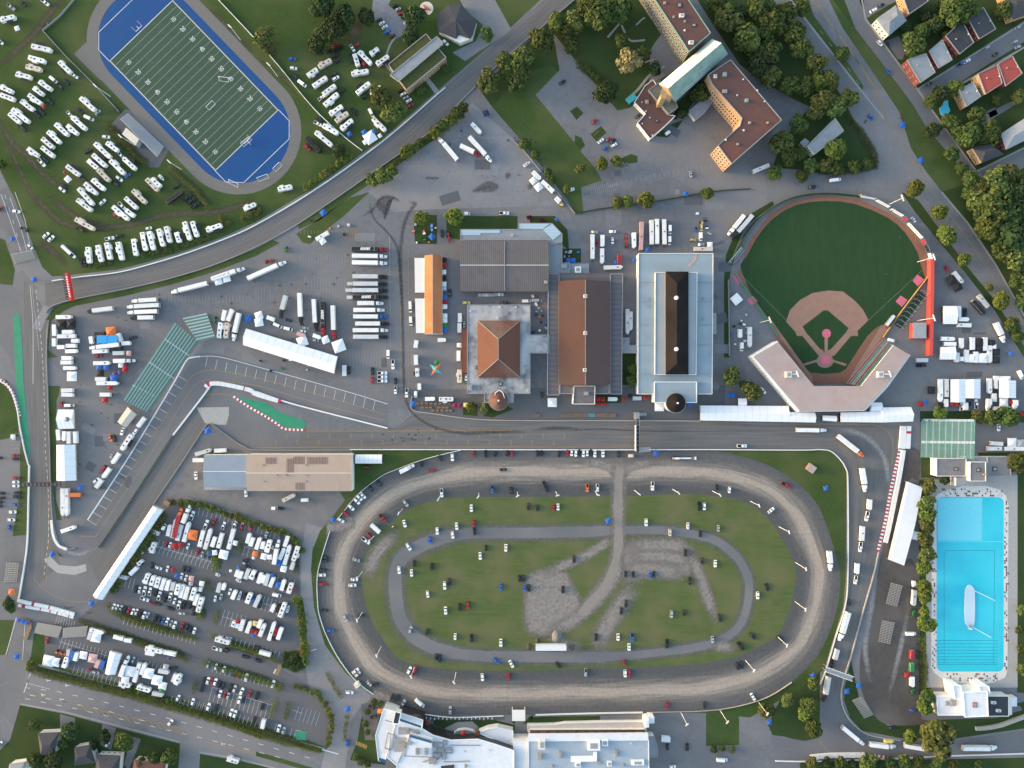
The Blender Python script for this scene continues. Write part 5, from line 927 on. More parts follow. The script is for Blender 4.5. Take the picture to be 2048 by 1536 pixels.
on_roof(t, c, [(807, 1463, 12, 7, 4, 1.4, 'steel'), (828, 1467, 12, 6, 4, 1.2, 'alu'), (800, 1490, 12, 8, 9, .8, 'gutter'), (803, 1492, 12.8, 4, 4, 1, 'steel'), (834, 1500, 16, 2, 2, 1, 'alu'), (852, 1500, 16, 2, 2, 1, 'alu'), (834, 1507, 16, 2, 2, 1, 'alu'), (852, 1507, 16, 2, 2, 1, 'alu'), (820, 1487, 16, 2.5, 2, 1, 'alu'), (872, 1490, 12, 3, 3, 1.5, 'steel'), (880, 1500, 12, 5, 3, 1, 'alu'), (890, 1486, 12, 3, 3.4, .8, 'gutter'), (898, 1498, 12, 4, 2, .8, 'gutter'), (875, 1510, 12, 4, 3, 1.2, 'steel'), (888, 1512, 12, 3, 5, .8, 'gutter'), (930, 1491, 12, 20, .5, .5, 'gutter'), (865, 1522, 12, 5, 4, 1.5, 'alu'), (930, 1503, 12, .6, .6, .5, 'alu'), (980, 1501, 12, .6, .6, .5, 'alu'), (900, 1524, 12, 8, .5, .4, 'gutter'), (931, 1533, 12, 1.5, 2, 1, 'alu')])
rl = MB(); P = lambda x, y, h: (*[u - v for u, v in zip(g(x, y, h), c)], h)
for s_ in ('776 1466 790 1470 783 1500 770 1496 776 1466', '799 1455 840 1467', '799 1455 797 1468', '838 1470 862 1478', '862 1478 862 1514', '866 1484 886 1486 886 1500 905 1500 905 1506 866 1506', '888 1486 888 1510 870 1522 870 1512', '845 1524 868 1516', '868 1516 868 1530', '782 1470 778 1502', '806 1504 800 1516 796 1526', '906 1524 940 1522', '770 1440 784 1444'):
    q = pairs(s_)
    for a, b_ in zip(q, q[1:]): rl.bar((*P(*a, 12.3)[:2], 12.35), (*P(*b_, 12.3)[:2], 12.35), .5, 'gutter', .6)
rl.obj('roof_duct', t)
MB().prism([tuple(u - v for u, v in zip(p, c)) for p in gp(pairs('882 1533 908 1530 908 1548 882 1548'), 12.6)], 11.9, 12.5, 'roof_black', 'roof_black').obj('skylight', t)
for s_ in ('820 1469 864 1482 864 1487 819 1474', '800 1438 842 1452 842 1456 800 1442', '758 1516 772 1520 770 1526 757 1522'): MB().prism([tuple(u - v for u, v in zip(p, c)) for p in gp(pairs(s_), 16.4)], 15.9, 16.35, 'glass_blue', 'glass_blue').obj('glass_band', t) if M('glass_blue', (.02, .09, .18), .15, (.015, .07, .14), .5, .8, spec=.6) else None
for x, y, m_ in ((855, 1446, 'metal_orange2'), (955, 1467, 'metal_orange2')):
    p = g(x, y, 6.8); MB().cyl(p[0] - c[0], p[1] - c[1], 2, 6, 7.4, m_, n=14, r1=1.4).obj('orange_awning', t)
p = g(927, 1467, 9); MB().cyl(p[0] - c[0], p[1] - c[1], .1, 7, 8.4, 'steel', n=6).cyl(p[0] - c[0], p[1] - c[1], 1.9, 8.4, 9.3, 'cloth_r', n=12, r1=.1).obj('umbrella', t)
t, c = poly_building('oval_grandstand', 'grandstand block with blue-grey flat roof and white stepped balcony facing the oval', [('main_roof', '1057 1480 1297 1480 1298 1560 1057 1560', 0, 12, 'stucco', 'metal_steelblue2', 'paint_w'), ('sloped_roof', '1056 1468 1296 1466 1297 1481 1056 1483', 12, 13, 'stucco', 'roof_white', None), ('balcony', '1055 1450 1110 1449 1130 1446 1205 1444 1291 1443 1292 1462 1056 1463', 0, 3, 'stucco', 'roof_white2', 'paint_w'), ('gallery', '1060 1460 1290 1459 1290 1468 1060 1468', 0, 5.5, 'stucco', 'roof_dark', None), ('stair_tower', '1290 1442 1298 1440 1298 1455 1290 1456', 0, 10, 'paint_w', 'roof_white', None), ('side_annex', '1297 1472 1308 1472 1315 1495 1315 1514 1298 1514', 0, 6, 'stucco', 'roof_grey', 'gutter'), ('white_cross', '1142 1513 1187 1512 1187 1504 1194 1504 1194 1523 1142 1524', 12, 12.7, 'paint_w', 'paint_w', None)]) if (M('metal_steelblue2', (.36, .42, .47), .6, (.26, .31, .36), .15, .9, 8, c3=(.31, .37, .42), scale3=.05), M('roof_white2', (.55, .50, .46), .8, (.44, .40, .37), .4, .9, 7)) else None
on_roof(t, c, [(1084, 1490, 12, 4, 6, 3, 'stucco'), (1080, 1514, 12, 3, 4, 1.6, 'alu'), (1121, 1511, 12, 2, 4, 1.6, 'alu'), (1188, 1492, 12, 8, 6, 3.4, 'paint_w'), (1210, 1486, 12, 4, 4, 2, 'paint_w'), (1233, 1508, 12, 2, 4, 1.6, 'alu'), (1156, 1530, 12, 3.4, 3, 1.5, 'paint_w'), (1198, 1526, 12, 3, 2, 1.2, 'alu'), (1219, 1528, 12, 3, 3, 1.4, 'paint_w'), (1276, 1526, 12, 8, 3, 1.8, 'paint_w'), (1262, 1487, 12, .8, .8, .6, 'paint_w'), (1105, 1533, 12, 1, 2, .8, 'alu'), (1247, 1531, 12, 1, 2, .8, 'alu')])
for k in range(12):
    q = g(1068 + k * 19, 1464, 5.7); MB().box(q[0] - c[0] - 2.2, q[1] - c[1] - .5, 5.4, q[0] - c[0] + 2.2, q[1] - c[1] + .5, 5.65, 'roof_redslope').obj('seat_block', t)
tw = thing('winners_pavilion', 'small white square pavilion between clubhouse and oval', 'pavilion', (*g(1037, 1424), 0)); MB().box(-4.4, -3.6, 4.6, 4.4, 3.6, 5.2, 'paint_w', 'white_cloth').obj('roof', tw)
for sx_ in (-1, 1):
    for sy_ in (-1, 1): MB().box(sx_ * 4.2 - .2, sy_ * 3.4 - .2, 0, sx_ * 4.2 + .2, sy_ * 3.4 + .2, 4.6, 'paint_w').obj('post', tw)
sheet('grandstand_lawn', ['1060 1446 1200 1442 1200 1432 1062 1434', '1032 1434 1022 1432 1024 1445 1030 1448', '1045 1448 1060 1445 1068 1430 1060 1432', '868 1440 990 1440 1030 1450 1030 1460 980 1452 905 1462 866 1450'], 'grass_dark', .03)
sheet('clubhouse_forecourt', ['722 1408 770 1402 800 1412 850 1430 1010 1434 1010 1440 850 1440 790 1430 760 1420 750 1480 730 1480'], 'asphalt_dark', .026)
sheet('terrace_paving', ['890 1456 915 1444 945 1443 955 1452 958 1462 920 1460 896 1466'], 'pavement', .036)
b = MB(); rnd = random.Random(5)
t = thing('white_markers', 'line of small white posts along the rail before the clubhouse', 'posts', (*g(920, 1436), 0)); c = g(920, 1436)
for k in range(17):
    p = g(853 + k * 8.2, 1435 + (k % 3)); MB().box(-.25, -.5, 0, .25, .5, 1.2, 'paint_w').obj('post', t, (p[0] - c[0], p[1] - c[1], 0))
# ---------------------------------------------------------------- green bleachers
M('seat_green', (.075, .225, .205), .6, (.05, .17, .155), .4, 1.0, 7); M('seat_white', (.42, .47, .45), .6, (.3, .36, .35), .5, .9)
bleacher('big green and white striped bleacher stand beside the pit lane', '296 825 396 683 349 645 246 800', 28, .8, 9, ('seat_green', 'seat_green', 'seat_white'), 'grandstand', 'seat_row', .62)
bleacher('smaller striped bleacher stand angled at the top of the green stand', '365 636 413 626 430 675 395 683', 16, .8, 5, ('seat_white', 'seat_green'), 'grandstand', 'seat_row', .9)
M('seat_green2', (.19, .35, .26), .6, (.13, .28, .22), .15, 1.0, 7)
bleacher('square green bleacher stand with white aisles by the pool', '1843 839 1841 914 1949 918 1951 840', 34, .8, 9, ('seat_green2', 'seat_green2', 'seat_green2', 'seat_white'), 'grandstand', 'seat_row', .78)
def aisle(label_parent, s_, h0, h1, n, wd, ln_=1.2):
    t = [o for o in bpy.data.objects if o.get('label') == label_parent][0]; c = t.location; (x0, y0), (x1, y1) = pairs(s_)
    a = MB()
    for k in range(n):
        f = (k + .5) / n; h = h0 + (h1 - h0) * f + .12; p = g(x0 + (x1 - x0) * f, y0 + (y1 - y0) * f, h); a.box(p[0] - c[0] - wd / 2, p[1] - c[1] - ln_ / 2, h, p[0] - c[0] + wd / 2, p[1] - c[1] + ln_ / 2, h + .06, 'paint_w')
    a.obj('aisle_steps', t)
aisle('big green and white striped bleacher stand beside the pit lane', '378 711 331 679', .8, 9, 16, .5, .7); aisle('big green and white striped bleacher stand beside the pit lane', '348 757 300 725', .8, 9, 16, .5, .7); aisle('big green and white striped bleacher stand beside the pit lane', '315 795 265 770', .8, 9, 16, .5, .7)
aisle('square green bleacher stand with white aisles by the pool', '1843 884 1950 885', .8, 9, 40, .5, 1.6); aisle('square green bleacher stand with white aisles by the pool', '1846 840 1948 841', .8, 9, 40, .5, 1.6)
for lab, q, n in (('brown metal bleachers parked across the road at the left edge', '30 528 72 517 63 500 22 508', 12), ('tall metal bleacher on the dirt lot, upper of two', '1772 1208 1794 1214 1805 1171 1783 1165', 14), ('tall metal bleacher on the dirt lot, lower of two', '1757 1284 1780 1289 1789 1245 1765 1240', 14), ('slanted metal bleacher at the bottom of the dirt lot', '1729 1437 1747 1430 1722 1393 1704 1400', 14), ('dark metal bleacher left of the two below the hairpin', '68 1266 116 1276 124 1253 75 1245', 13), ('dark metal bleacher right of the two below the hairpin', '125 1276 172 1273 175 1252 126 1256', 13), ('narrow metal bleacher left of the hairpin', '8 1165 33 1165 37 1125 13 1124', 11)):
    bleacher(lab, q, n, .4, 3.4)
for k, x in enumerate((1073, 1128, 1142, 1155, 1169.5, 1183.5, 1197, 1210.5, 1225)):
    bleacher('teal bench set on the plaza' if k == 6 - 1 else 'small brown bench set on the plaza, %s from left' % ordn(k + 1 - (k > 5)), '%f 834 %f 834 %f 827 %f 827' % (x - 6, x + 6, x + 6, x - 6), 4, .4, .8, 'cloth_t' if k == 5 else 'wood', 'benches', 'plank', .35)
k = 0
for y, xs in ((807, range(835, 905, 9)), (815, (845, 853, 861, 878, 886, 894)), (821, (866, 875, 884, 893, 901))):
    for x in xs:
        k += 1; t = thing('picnic_table', 'brown picnic table in the beer garden, %s from the top left' % ordn(k), 'table', (*g(x, y), 0), 0, 'picnic tables'); MB().box(-1.1, -.45, .7, 1.1, .45, .78, 'wood').obj('tabletop', t)
        for s_ in (-1, 1): MB().box(-1.1, s_ * .85 - .16, .42, 1.1, s_ * .85 + .16, .48, 'wood').obj('bench', t)
        MB().box(-.8, -.8, 0, -.65, .8, .7, 'wood').box(.65, -.8, 0, .8, .8, .7, 'wood').obj('legs', t)
# ---------------------------------------------------------------- marquees
def marquee(label, quad, h0=3.5, h1=6.0, m='tent_white', bays=6, hip=False):
    """gabled tent; quad: long edge a-b, then c-d, ridge halfway"""
    q = pairs(quad); c = g(sum(p[0] for p in q) / 4, sum(p[1] for p in q) / 4); t = thing('marquee', label, 'marquee', (*c, 0))
    A, B, C_, D = [(*[u - v for u, v in zip(g(*p, h0), c)], h0) for p in q]; lp = lambda p, s_, f: tuple(p[i] + (s_[i] - p[i]) * f for i in range(3))
    mid = lambda p, s_: ((p[0] + s_[0]) / 2, (p[1] + s_[1]) / 2, h1); E, F = mid(A, D), mid(B, C_)
    if hip: E, F = lp(E, F, .3), lp(F, E, .43)
    for k in range(bays):
        f0, f1 = k / bays, (k + 1) / bays
        MB().face([lp(A, B, f0), lp(A, B, f1), lp(E, F, f1), lp(E, F, f0)], m).face([lp(E, F, f0), lp(E, F, f1), lp(D, C_, f1), lp(D, C_, f0)], m).obj('roof_bay', t)
    e = MB().face([D, A, E], m).face([B, C_, F], m)
    for p, s_ in ((A, B), (B, C_), (C_, D), (D, A)): e.face([(p[0], p[1], 2.2), (s_[0], s_[1], 2.2), s_, p], m); e.face([p, s_, (s_[0], s_[1], 2.2), (p[0], p[1], 2.2)], m)
    e.obj('gable_end', t)
    po = MB()
    for k in range(bays + 1):
        for p, s_ in ((A, B), (D, C_)): v = lp(p, s_, k / bays); po.box(v[0] - .1, v[1] - .1, 0, v[0] + .1, v[1] + .1, h0 - .05, 'steel')
    po.obj('poles', t); rb = MB()
    for k in range(bays + 1): rb.bar(lp(A, B, k / bays), lp(E, F, k / bays), .18, 'tent_seam', .1).bar(lp(E, F, k / bays), lp(D, C_, k / bays), .18, 'tent_seam', .1)
    rb.obj('ribs', t)
    return t, c
M('tent_white', (.80, .80, .80), .7, (.72, .72, .73), .2, .9, 6); M('tent_seam', (.62, .63, .65), .7, (.55, .55, .57), .3, .8); M('tent_beige', (.56, .49, .41), .8, (.48, .42, .35), .3, .9)
marquee('long white marquee above the upper pit lane', '492 657 675 713 668 747 486 690', bays=12)
t, c = marquee('white marquee with dark round emblem beside the tall straight', '116 819 147 819 148 857 117 858', bays=4)
P = lambda x, y, h: (*[u - v for u, v in zip(g(x, y, h), c)], h)
em = MB(); cx, cy, cz = P(135, 838.5, 6.2)
em.face([(cx - .9, cy + 1.5, 6.22), (cx + .2, cy + 1.5, 6.22), (cx + 1.1, cy + .8, 6.22), (cx + 1.5, cy, 6.22), (cx + 1.1, cy - .8, 6.22), (cx + .2, cy - 1.5, 6.22), (cx - .9, cy - 1.5, 6.22)][::-1], 'black')
for k in range(5): em.face([(cx - .6 + k * .35, cy - .9 + .2 * (k % 2), 6.25), (cx - .42 + k * .35, cy - .9 + .2 * (k % 2), 6.25), (cx - .42 + k * .35, cy + .7, 6.25), (cx - .6 + k * .35, cy + .7, 6.25)], 'paint_faint')
em.face([(cx - 1.7, cy - 1.6, 6.22), (cx - 1.2, cy - 1.6, 6.22), (cx - 1.2, cy + 1.6, 6.22), (cx - 1.7, cy + 1.6, 6.22)], 'paint_faint'); em.obj('emblem', t)
marquee('large plain white marquee beside the tall straight', '113 890 113 961 152 961 150 889', 3.5, 5.5, bays=5)
marquee('square beige canvas tent below the green stand', '235 843 255 814 273 829 252 855', 3.2, 4.2, 'tent_beige', 3)
marquee('very long white marquee lining the hairpin straight', '306 1012 186 1190 204 1200 326 1020', 4.5, 6.5, bays=16)
marquee('long white pit marquee below the ballpark, left', '1401 811 1577 812 1577 844 1402 841', 4.5, 6.5, bays=12); marquee('shorter white pit marquee right of the long one', '1577 824 1630 825 1631 845 1577 844', 4.5, 6, bays=4)
marquee('tiny white pit tent between the ballpark marquees', '1645 831 1673 832 1673 843 1645 841', 4, 5, bays=2); marquee('white pit marquee right of the gap below the ballpark', '1681 825 1764 823 1764 845 1681 844', 4.5, 6, bays=6); marquee('large white pit marquee at the corner before the tyre wall', '1763 815 1822 814 1826 843 1764 845', 4.5, 7, bays=5)
marquee('small square white tent attached above the left pit marquee', '1476 797 1493 797 1493 813 1476 813', 4, 5, bays=1); marquee('square white tent behind the corner pit marquee', '1742 805 1764 805 1764 824 1741 824', 4, 5.5, bays=1)
marquee('long slanted white spectator tent between dirt lot and pool', '1817 964 1845 975 1808 1131 1780 1120', 5, 6.5, bays=14); marquee('small white tent joined to the slanted spectator tent', '1824 1061 1845 1066 1842 1082 1822 1078', 4, 5, bays=1)
marquee('white square marquee in the paddock behind the red wall', '1886 612 1914 612 1914 648 1886 648', 3.6, 4.8, bays=5); marquee('white marquee at the left of the east paddock middle row', '1882 694 1911 693 1911 719 1881 719', 3.6, 4.6, bays=4)
marquee('tall white double marquee at the left of the lower east paddock', '1901 759 1901 804 1931 805 1931 758', 4, 5, bays=6); marquee('white marquee joined on the right of the double marquee', '1931 759 1931 796 1961 797 1961 758', 4, 5, bays=6); marquee('white marquee at the right of the lower east paddock', '1998 761 1998 795 2032 796 2032 761', 4, 5, bays=6)
marquee('long low white tent beside the tan hall gable', '711 909 764 909 764 927 711 927', 3.4, 4.6, bays=6)
marquee('large white square tent by the hedge in the vendor lot', '210 1347 220 1302 243 1308 230 1349', 3.5, 5, bays=3)
aw = thing('awning', 'bright blue team awning stretched beside white hauler', 'awning', (*g(212, 680), 0)); ca = g(212, 680)
for k in range(4):
    q = [tuple(u - v for u, v in zip(p, ca)) for p in gp(pairs('%f 671 %f 670 %f 686 %f 688' % (193 + k * 10.2, 203.2 + k * 10.2, 203.2 + k * 10.2, 193 + k * 10.2)), 4)]
    MB().prism(q, 3.6, 3.8 + .1 * (k % 2), 'cloth_sky', 'cloth_sky').obj('canvas', aw) if M('cloth_sky', (.03, .30, .62), .7, (.025, .26, .55), .4, .8) else None
st = thing('star_canopy', 'star-shaped green and orange shade sail near the orange stable', 'canopy', (*g(873, 739), 0))
for k in range(4):
    a0 = math.pi / 4 + k * math.pi / 2 + .1; pt = lambda a, r, z: (r * math.cos(a), r * math.sin(a), z)
    MB().face([(0, 0, 5), pt(a0 - .55, 2.0, 4), pt(a0, 5.4, 3), pt(a0 + .55, 2.0, 4)], 'cloth_t' if k % 2 else 'sail_orange').face([pt(a0 + .55, 2.0, 4), pt(a0 + math.pi / 2 - .55, 2.0, 4), (0, 0, 5)], 'sail_orange' if k % 2 else 'cloth_t').obj('sail', st) if M('sail_orange', (.6, .13, .06), .7, (.5, .11, .05), .5, .8) else None
    MB().bar((0, 0, 0), (0, 0, 5), .15, 'steel').obj('mast', st) if k == 0 else MB().bar(pt(a0, 5.4, 0), pt(a0, 5.4, 3), .12, 'steel').obj('post', st)
for i, (x, y) in enumerate(((1192, 808), (1198, 808), (1204, 808), (1210, 808))):
    t = thing('parasol', 'red parasol on the plaza, %s of four in a row' % ordn(i + 1), 'parasol', (*g(x, y), 0), 0, 'red parasols'); MB().bar((0, 0, 0), (0, 0, 2.4), .08, 'steel').obj('pole', t); MB().cyl(0, 0, 1.1, 2.2, 2.8, 'cloth_r', n=8, r1=.05).obj('canopy', t)
# ---------------------------------------------------------------- bridges and gantries
def span(name, label, s_, wd, h, deck, rail_m, cat='bridge', n=8):
    (x0, y0), (x1, y1) = pairs(s_); a, b_ = g(x0, y0, h), g(x1, y1, h); c = ((a[0] + b_[0]) / 2, (a[1] + b_[1]) / 2); L = math.dist(a, b_); t = thing(name, label, cat, (*c, 0), math.atan2(b_[1] - a[1], b_[0] - a[0]))
    MB().box(-L / 2, -wd / 2, h - .5, L / 2, wd / 2, h, deck).obj('deck', t)
    for s2 in (-1, 1):
        r = MB().bar((-L / 2, s2 * wd / 2, h + 1.2), (L / 2, s2 * wd / 2, h + 1.2), .25, rail_m)
        for k in range(n + 1): r.bar((-L / 2 + L * k / n, s2 * wd / 2, h), (-L / 2 + L * k / n, s2 * wd / 2, h + 1.2), .15, rail_m)
        r.obj('railing', t)
    for s2 in (-1, 1):
        p = MB()
        for s3 in (-1, 1): p.bar((s2 * (L / 2 - .5), s3 * wd * .4, 0), (s2 * (L / 2 - .5), s3 * wd * .4, h - .5), .3, 'steel')
        p.obj('pier', t)
    for k in range(n): MB().bar((-L / 2 + L * (k + .5) / n, -wd / 2, h + .04), (-L / 2 + L * (k + .5) / n, wd / 2, h + .04), .3, 'steel', .06).obj('deck_plate', t)
    return t, L
t, L = span('start_gantry', 'start line gantry bridge over the main straight with white sign face', '1275 838 1275 902', 2.2, 6, 'roof_dark', 'steel')
MB().box(-L / 2 + 4, -1.6, 5, L / 2, -1.25, 8.4, 'stucco').obj('sign_face', t); MB().box(-L / 2 - 4.4, -1.4, 0, -L / 2 + .2, 1.4, 5.9, 'steel', 'roof_grey').obj('stair_tower', t)
o = MB(); [o.box(-L / 2 - 4 + .1, 1.4 + k * .8, 5 - k * .7, -L / 2 - 2, 2.2 + k * .8, 5.1 - k * .7, 'steel') for k in range(7)]; o.obj('stairs', t); o = MB(); [o.box(L / 2 - 2.2, 1.2 + k * 1.2, 5 - k * .7, L / 2 + 1, 2.4 + k * 1.2, 5.1 - k * .7, 'steel') for k in range(7)]; o.obj('stairs', t)
t, L = span('banner_bridge', 'red banner bridge across the northern road with white lettering', '131 551 139 599', 2.6, 6.5, 'black', 'black')
MB().box(-L / 2 - 1, .9, 5.5, L / 2 + 1, 2.7, 8.6, 'banner_red').obj('banner', t) if M('banner_red', (.62, .03, .03), .6, (.52, .025, .025), .5, .8) else None
lt = MB(); rnd = random.Random(2)
for k in range(9): x = -L / 2 + 1 + k * 1.6; lt.face([(x, 1.1, 8.64), (x + 1.0, 1.5, 8.64), (x + 1.2, 2.4, 8.64), (x + .3, 2.1, 8.64)], 'paint_w')
lt.obj('lettering', t)
t, L = span('footbridge', 'white truss footbridge over the lower right straight', '1652 1338 1705 1357', 3.0, 6, 'steel', 'paint_w', n=10)
span('footbridge', 'dark covered footbridge crossing the tall straight at left', '42 969 122 968', 2.4, 6, 'roof_brown2', 'black', n=10) if M('roof_brown2', (.075, .055, .06), .8, (.06, .045, .05), .5, .8) else None
# ---------------------------------------------------------------- small buildings and yard pieces
def hut(name, label, px, py, a, b_, h, an, wall='stucco', roof='roof_grey', cat='hut'):
    t = thing(name, label, cat, (*g(px, py, h), 0), R(an)); MB().box(-a / 2, -b_ / 2, 0, a / 2, b_ / 2, h, wall).obj('wall', t); MB().box(-a / 2 - .2, -b_ / 2 - .2, h, a / 2 + .2, b_ / 2 + .2, h + .18, roof).obj('roof', t); MB().box(a / 2, -.4, .1, a / 2 + .06, .4, 2, 'wood').obj('door', t); return t
hut('toteboard', 'long white tote board in the oval infield', 1102, 1296, 20, 3.2, 4, 0, 'white_wall', 'roof_white', 'board')
hut('concession_hut', 'grey-roofed concession building with red trim against the red wall', 1839, 661, 8.5, 10, 4.5, 0, 'red_pad', 'roof_grey2'); hut('dugout_roof', 'long white dugout roof by the right foul line', 1781, 641, 8, 1.6, 2.6, 52, 'steel', 'roof_white', 'dugout')
hut('scoring_tower', 'small beige hut on the oval lawn near the right bend', 1623, 937, 5, 4.5, 3, -35, 'wood', 'roof_beige'); hut('timing_box', 'white timing box beside the oval grandstand', 1303, 1440, 3.4, 4, 7, 0, 'paint_w', 'roof_white'); hut('storage_box', 'white site container east of the grandstand', 1332, 1479, 5.5, 3, 2.6, -4, 'paint_w', 'roof_white', 'container')
hut('ticket_hut', 'small peach-roofed hut on the lawn by the oval entrance', 714, 1370, 3.4, 3, 2.6, 35, 'stucco', 'cloth_c'); hut('shed', 'beige timber shed behind the hairpin tent', 333, 1006, 4, 2.5, 2.8, -30, 'wood', 'wood')
tyrewall('stacked wooden L-shaped stalls at the lower left road', '38 1240 62 1244 58 1262 52 1278', 2.4, 1.1, 10, (), 'timber_stall', 'stall', 'wood', 'timber_block')
for i, (x, y, c_) in enumerate(((1022, 589, 's'), (1028, 589, 'w'), (1034, 589, 's'), (960, 590, 's'), (966, 590, 's'), (972, 590, 'w'), (980, 590, 's'), (986, 590, 's'))): hut('storage_bin', 'grey storage bin in the row below the grey-brown hall, %s from left' % ordn([3, 4, 5, 0, 1, 2, 6, 7][i] + 1), x - (60 if i < 3 else 0) + (30 if i < 3 else 0), y, 2, 1.6, 1.6, 0, 'box_' + c_, 'box_' + c_, 'bin')
def mound(name, label, px, py, r, h, m):
    rnd = random.Random(int(px)); b = MB(); n = 14; rings = [(1, 0), (.75, .45), (.4, .85), (.1, 1)]; pts = []
    for f, z in rings: pts.append([(r * f * rnd.uniform(.85, 1.15) * math.cos(6.283 * k / n), r * f * rnd.uniform(.85, 1.15) * math.sin(6.283 * k / n) * 1.3, h * z) for k in range(n)])
    for i in range(3):
        for k in range(n): b.face([pts[i][k], pts[i][(k + 1) % n], pts[i + 1][(k + 1) % n], pts[i + 1][k]], m)
    b.face(pts[3], m); tag(b.obj(name, None, (*g(px, py), 0)), label, 'mound')
mound('dirt_pile', 'large heap of sand above the white tote board', 1114, 1273, 3.4, 2.4, 'gravel'); mound('dirt_pile', 'small heap of earth left of the sand heap', 1075, 1281, 1.6, 1.2, 'soil'); mound('planter', 'round flower bed at the left end of the tote board', 1058, 1293, 2.2, .8, 'soil'); mound('planter', 'round flower bed at the right end of the tote board', 1144, 1294, 2.2, .8, 'soil')
pg = thing('playground', 'round sand playground with orange play structure beside the pavilion', 'playground', (*g(853, 17), 0)); MB().cyl(0, 0, 4.6, 0, .15, 'concrete', 'cloth_c', n=18).obj('sand_pit', pg); MB().box(-1.4, -1.2, .15, .4, .8, 2, 'sail_orange').bar((.3, 0, 2), (2.6, -1.4, .3), .8, 'cloth_o', .15).bar((-1, .8, 1.6), (-2, 2.4, .3), .7, 'paint_b', .15).obj('slide_tower', pg)

rnd = random.Random(31); YD = (('in the yard between the halls', 1062, 590, 1094, 690, 26), ('on the small tree island above the stable', 826, 440, 872, 486, 12), ('in the machinery yard above the pale blue hall', 1388, 425, 1424, 480, 12), ('beside the water tanks north of the rust-brown hall', 1128, 500, 1160, 522, 10), ('on the earth mound beside the northern road', 605, 440, 700, 482, 8), ('on the left foul side ballpark yard', 1460, 625, 1500, 700, 12), ('under the long white marquee edge', 512, 702, 640, 742, 10))
CL = []
for nm, x0, y0, x1, y1, n in YD:
    for k in range(n): CL.append((nm, rnd.uniform(x0, x1), rnd.uniform(y0, y1), rnd.choice('wwwsssckkgnbo')))
cl = {}
for e in sorted(CL, key=lambda q: q[1]):
    nm, x, y, c_ = e; cl[(nm, c_)] = cl.get((nm, c_), 0) + 1; w_, d_, h_ = rnd.uniform(.4, 1.0), rnd.uniform(.35, .8), rnd.uniform(.5, 1.2)
    t = thing('crate', '%s crate, %s such from left %s' % (CN[c_], ordn(cl[(nm, c_)]), nm), 'crate', (*g(x, y), .03), rnd.uniform(-.4, .4), 'crates ' + nm)
    MB().box(-w_, -d_, .12, w_, d_, h_, 'box_' + c_).obj('box', t); MB().box(-w_ - .05, -d_ - .05, h_, w_ + .05, d_ + .05, h_ + .07, 'cloth_' + c_).obj('lid', t); MB().box(-w_, -d_, 0, -w_ + .2, d_, .12, 'wood').box(w_ - .2, -d_, 0, w_, d_, .12, 'wood').obj('pallet', t)
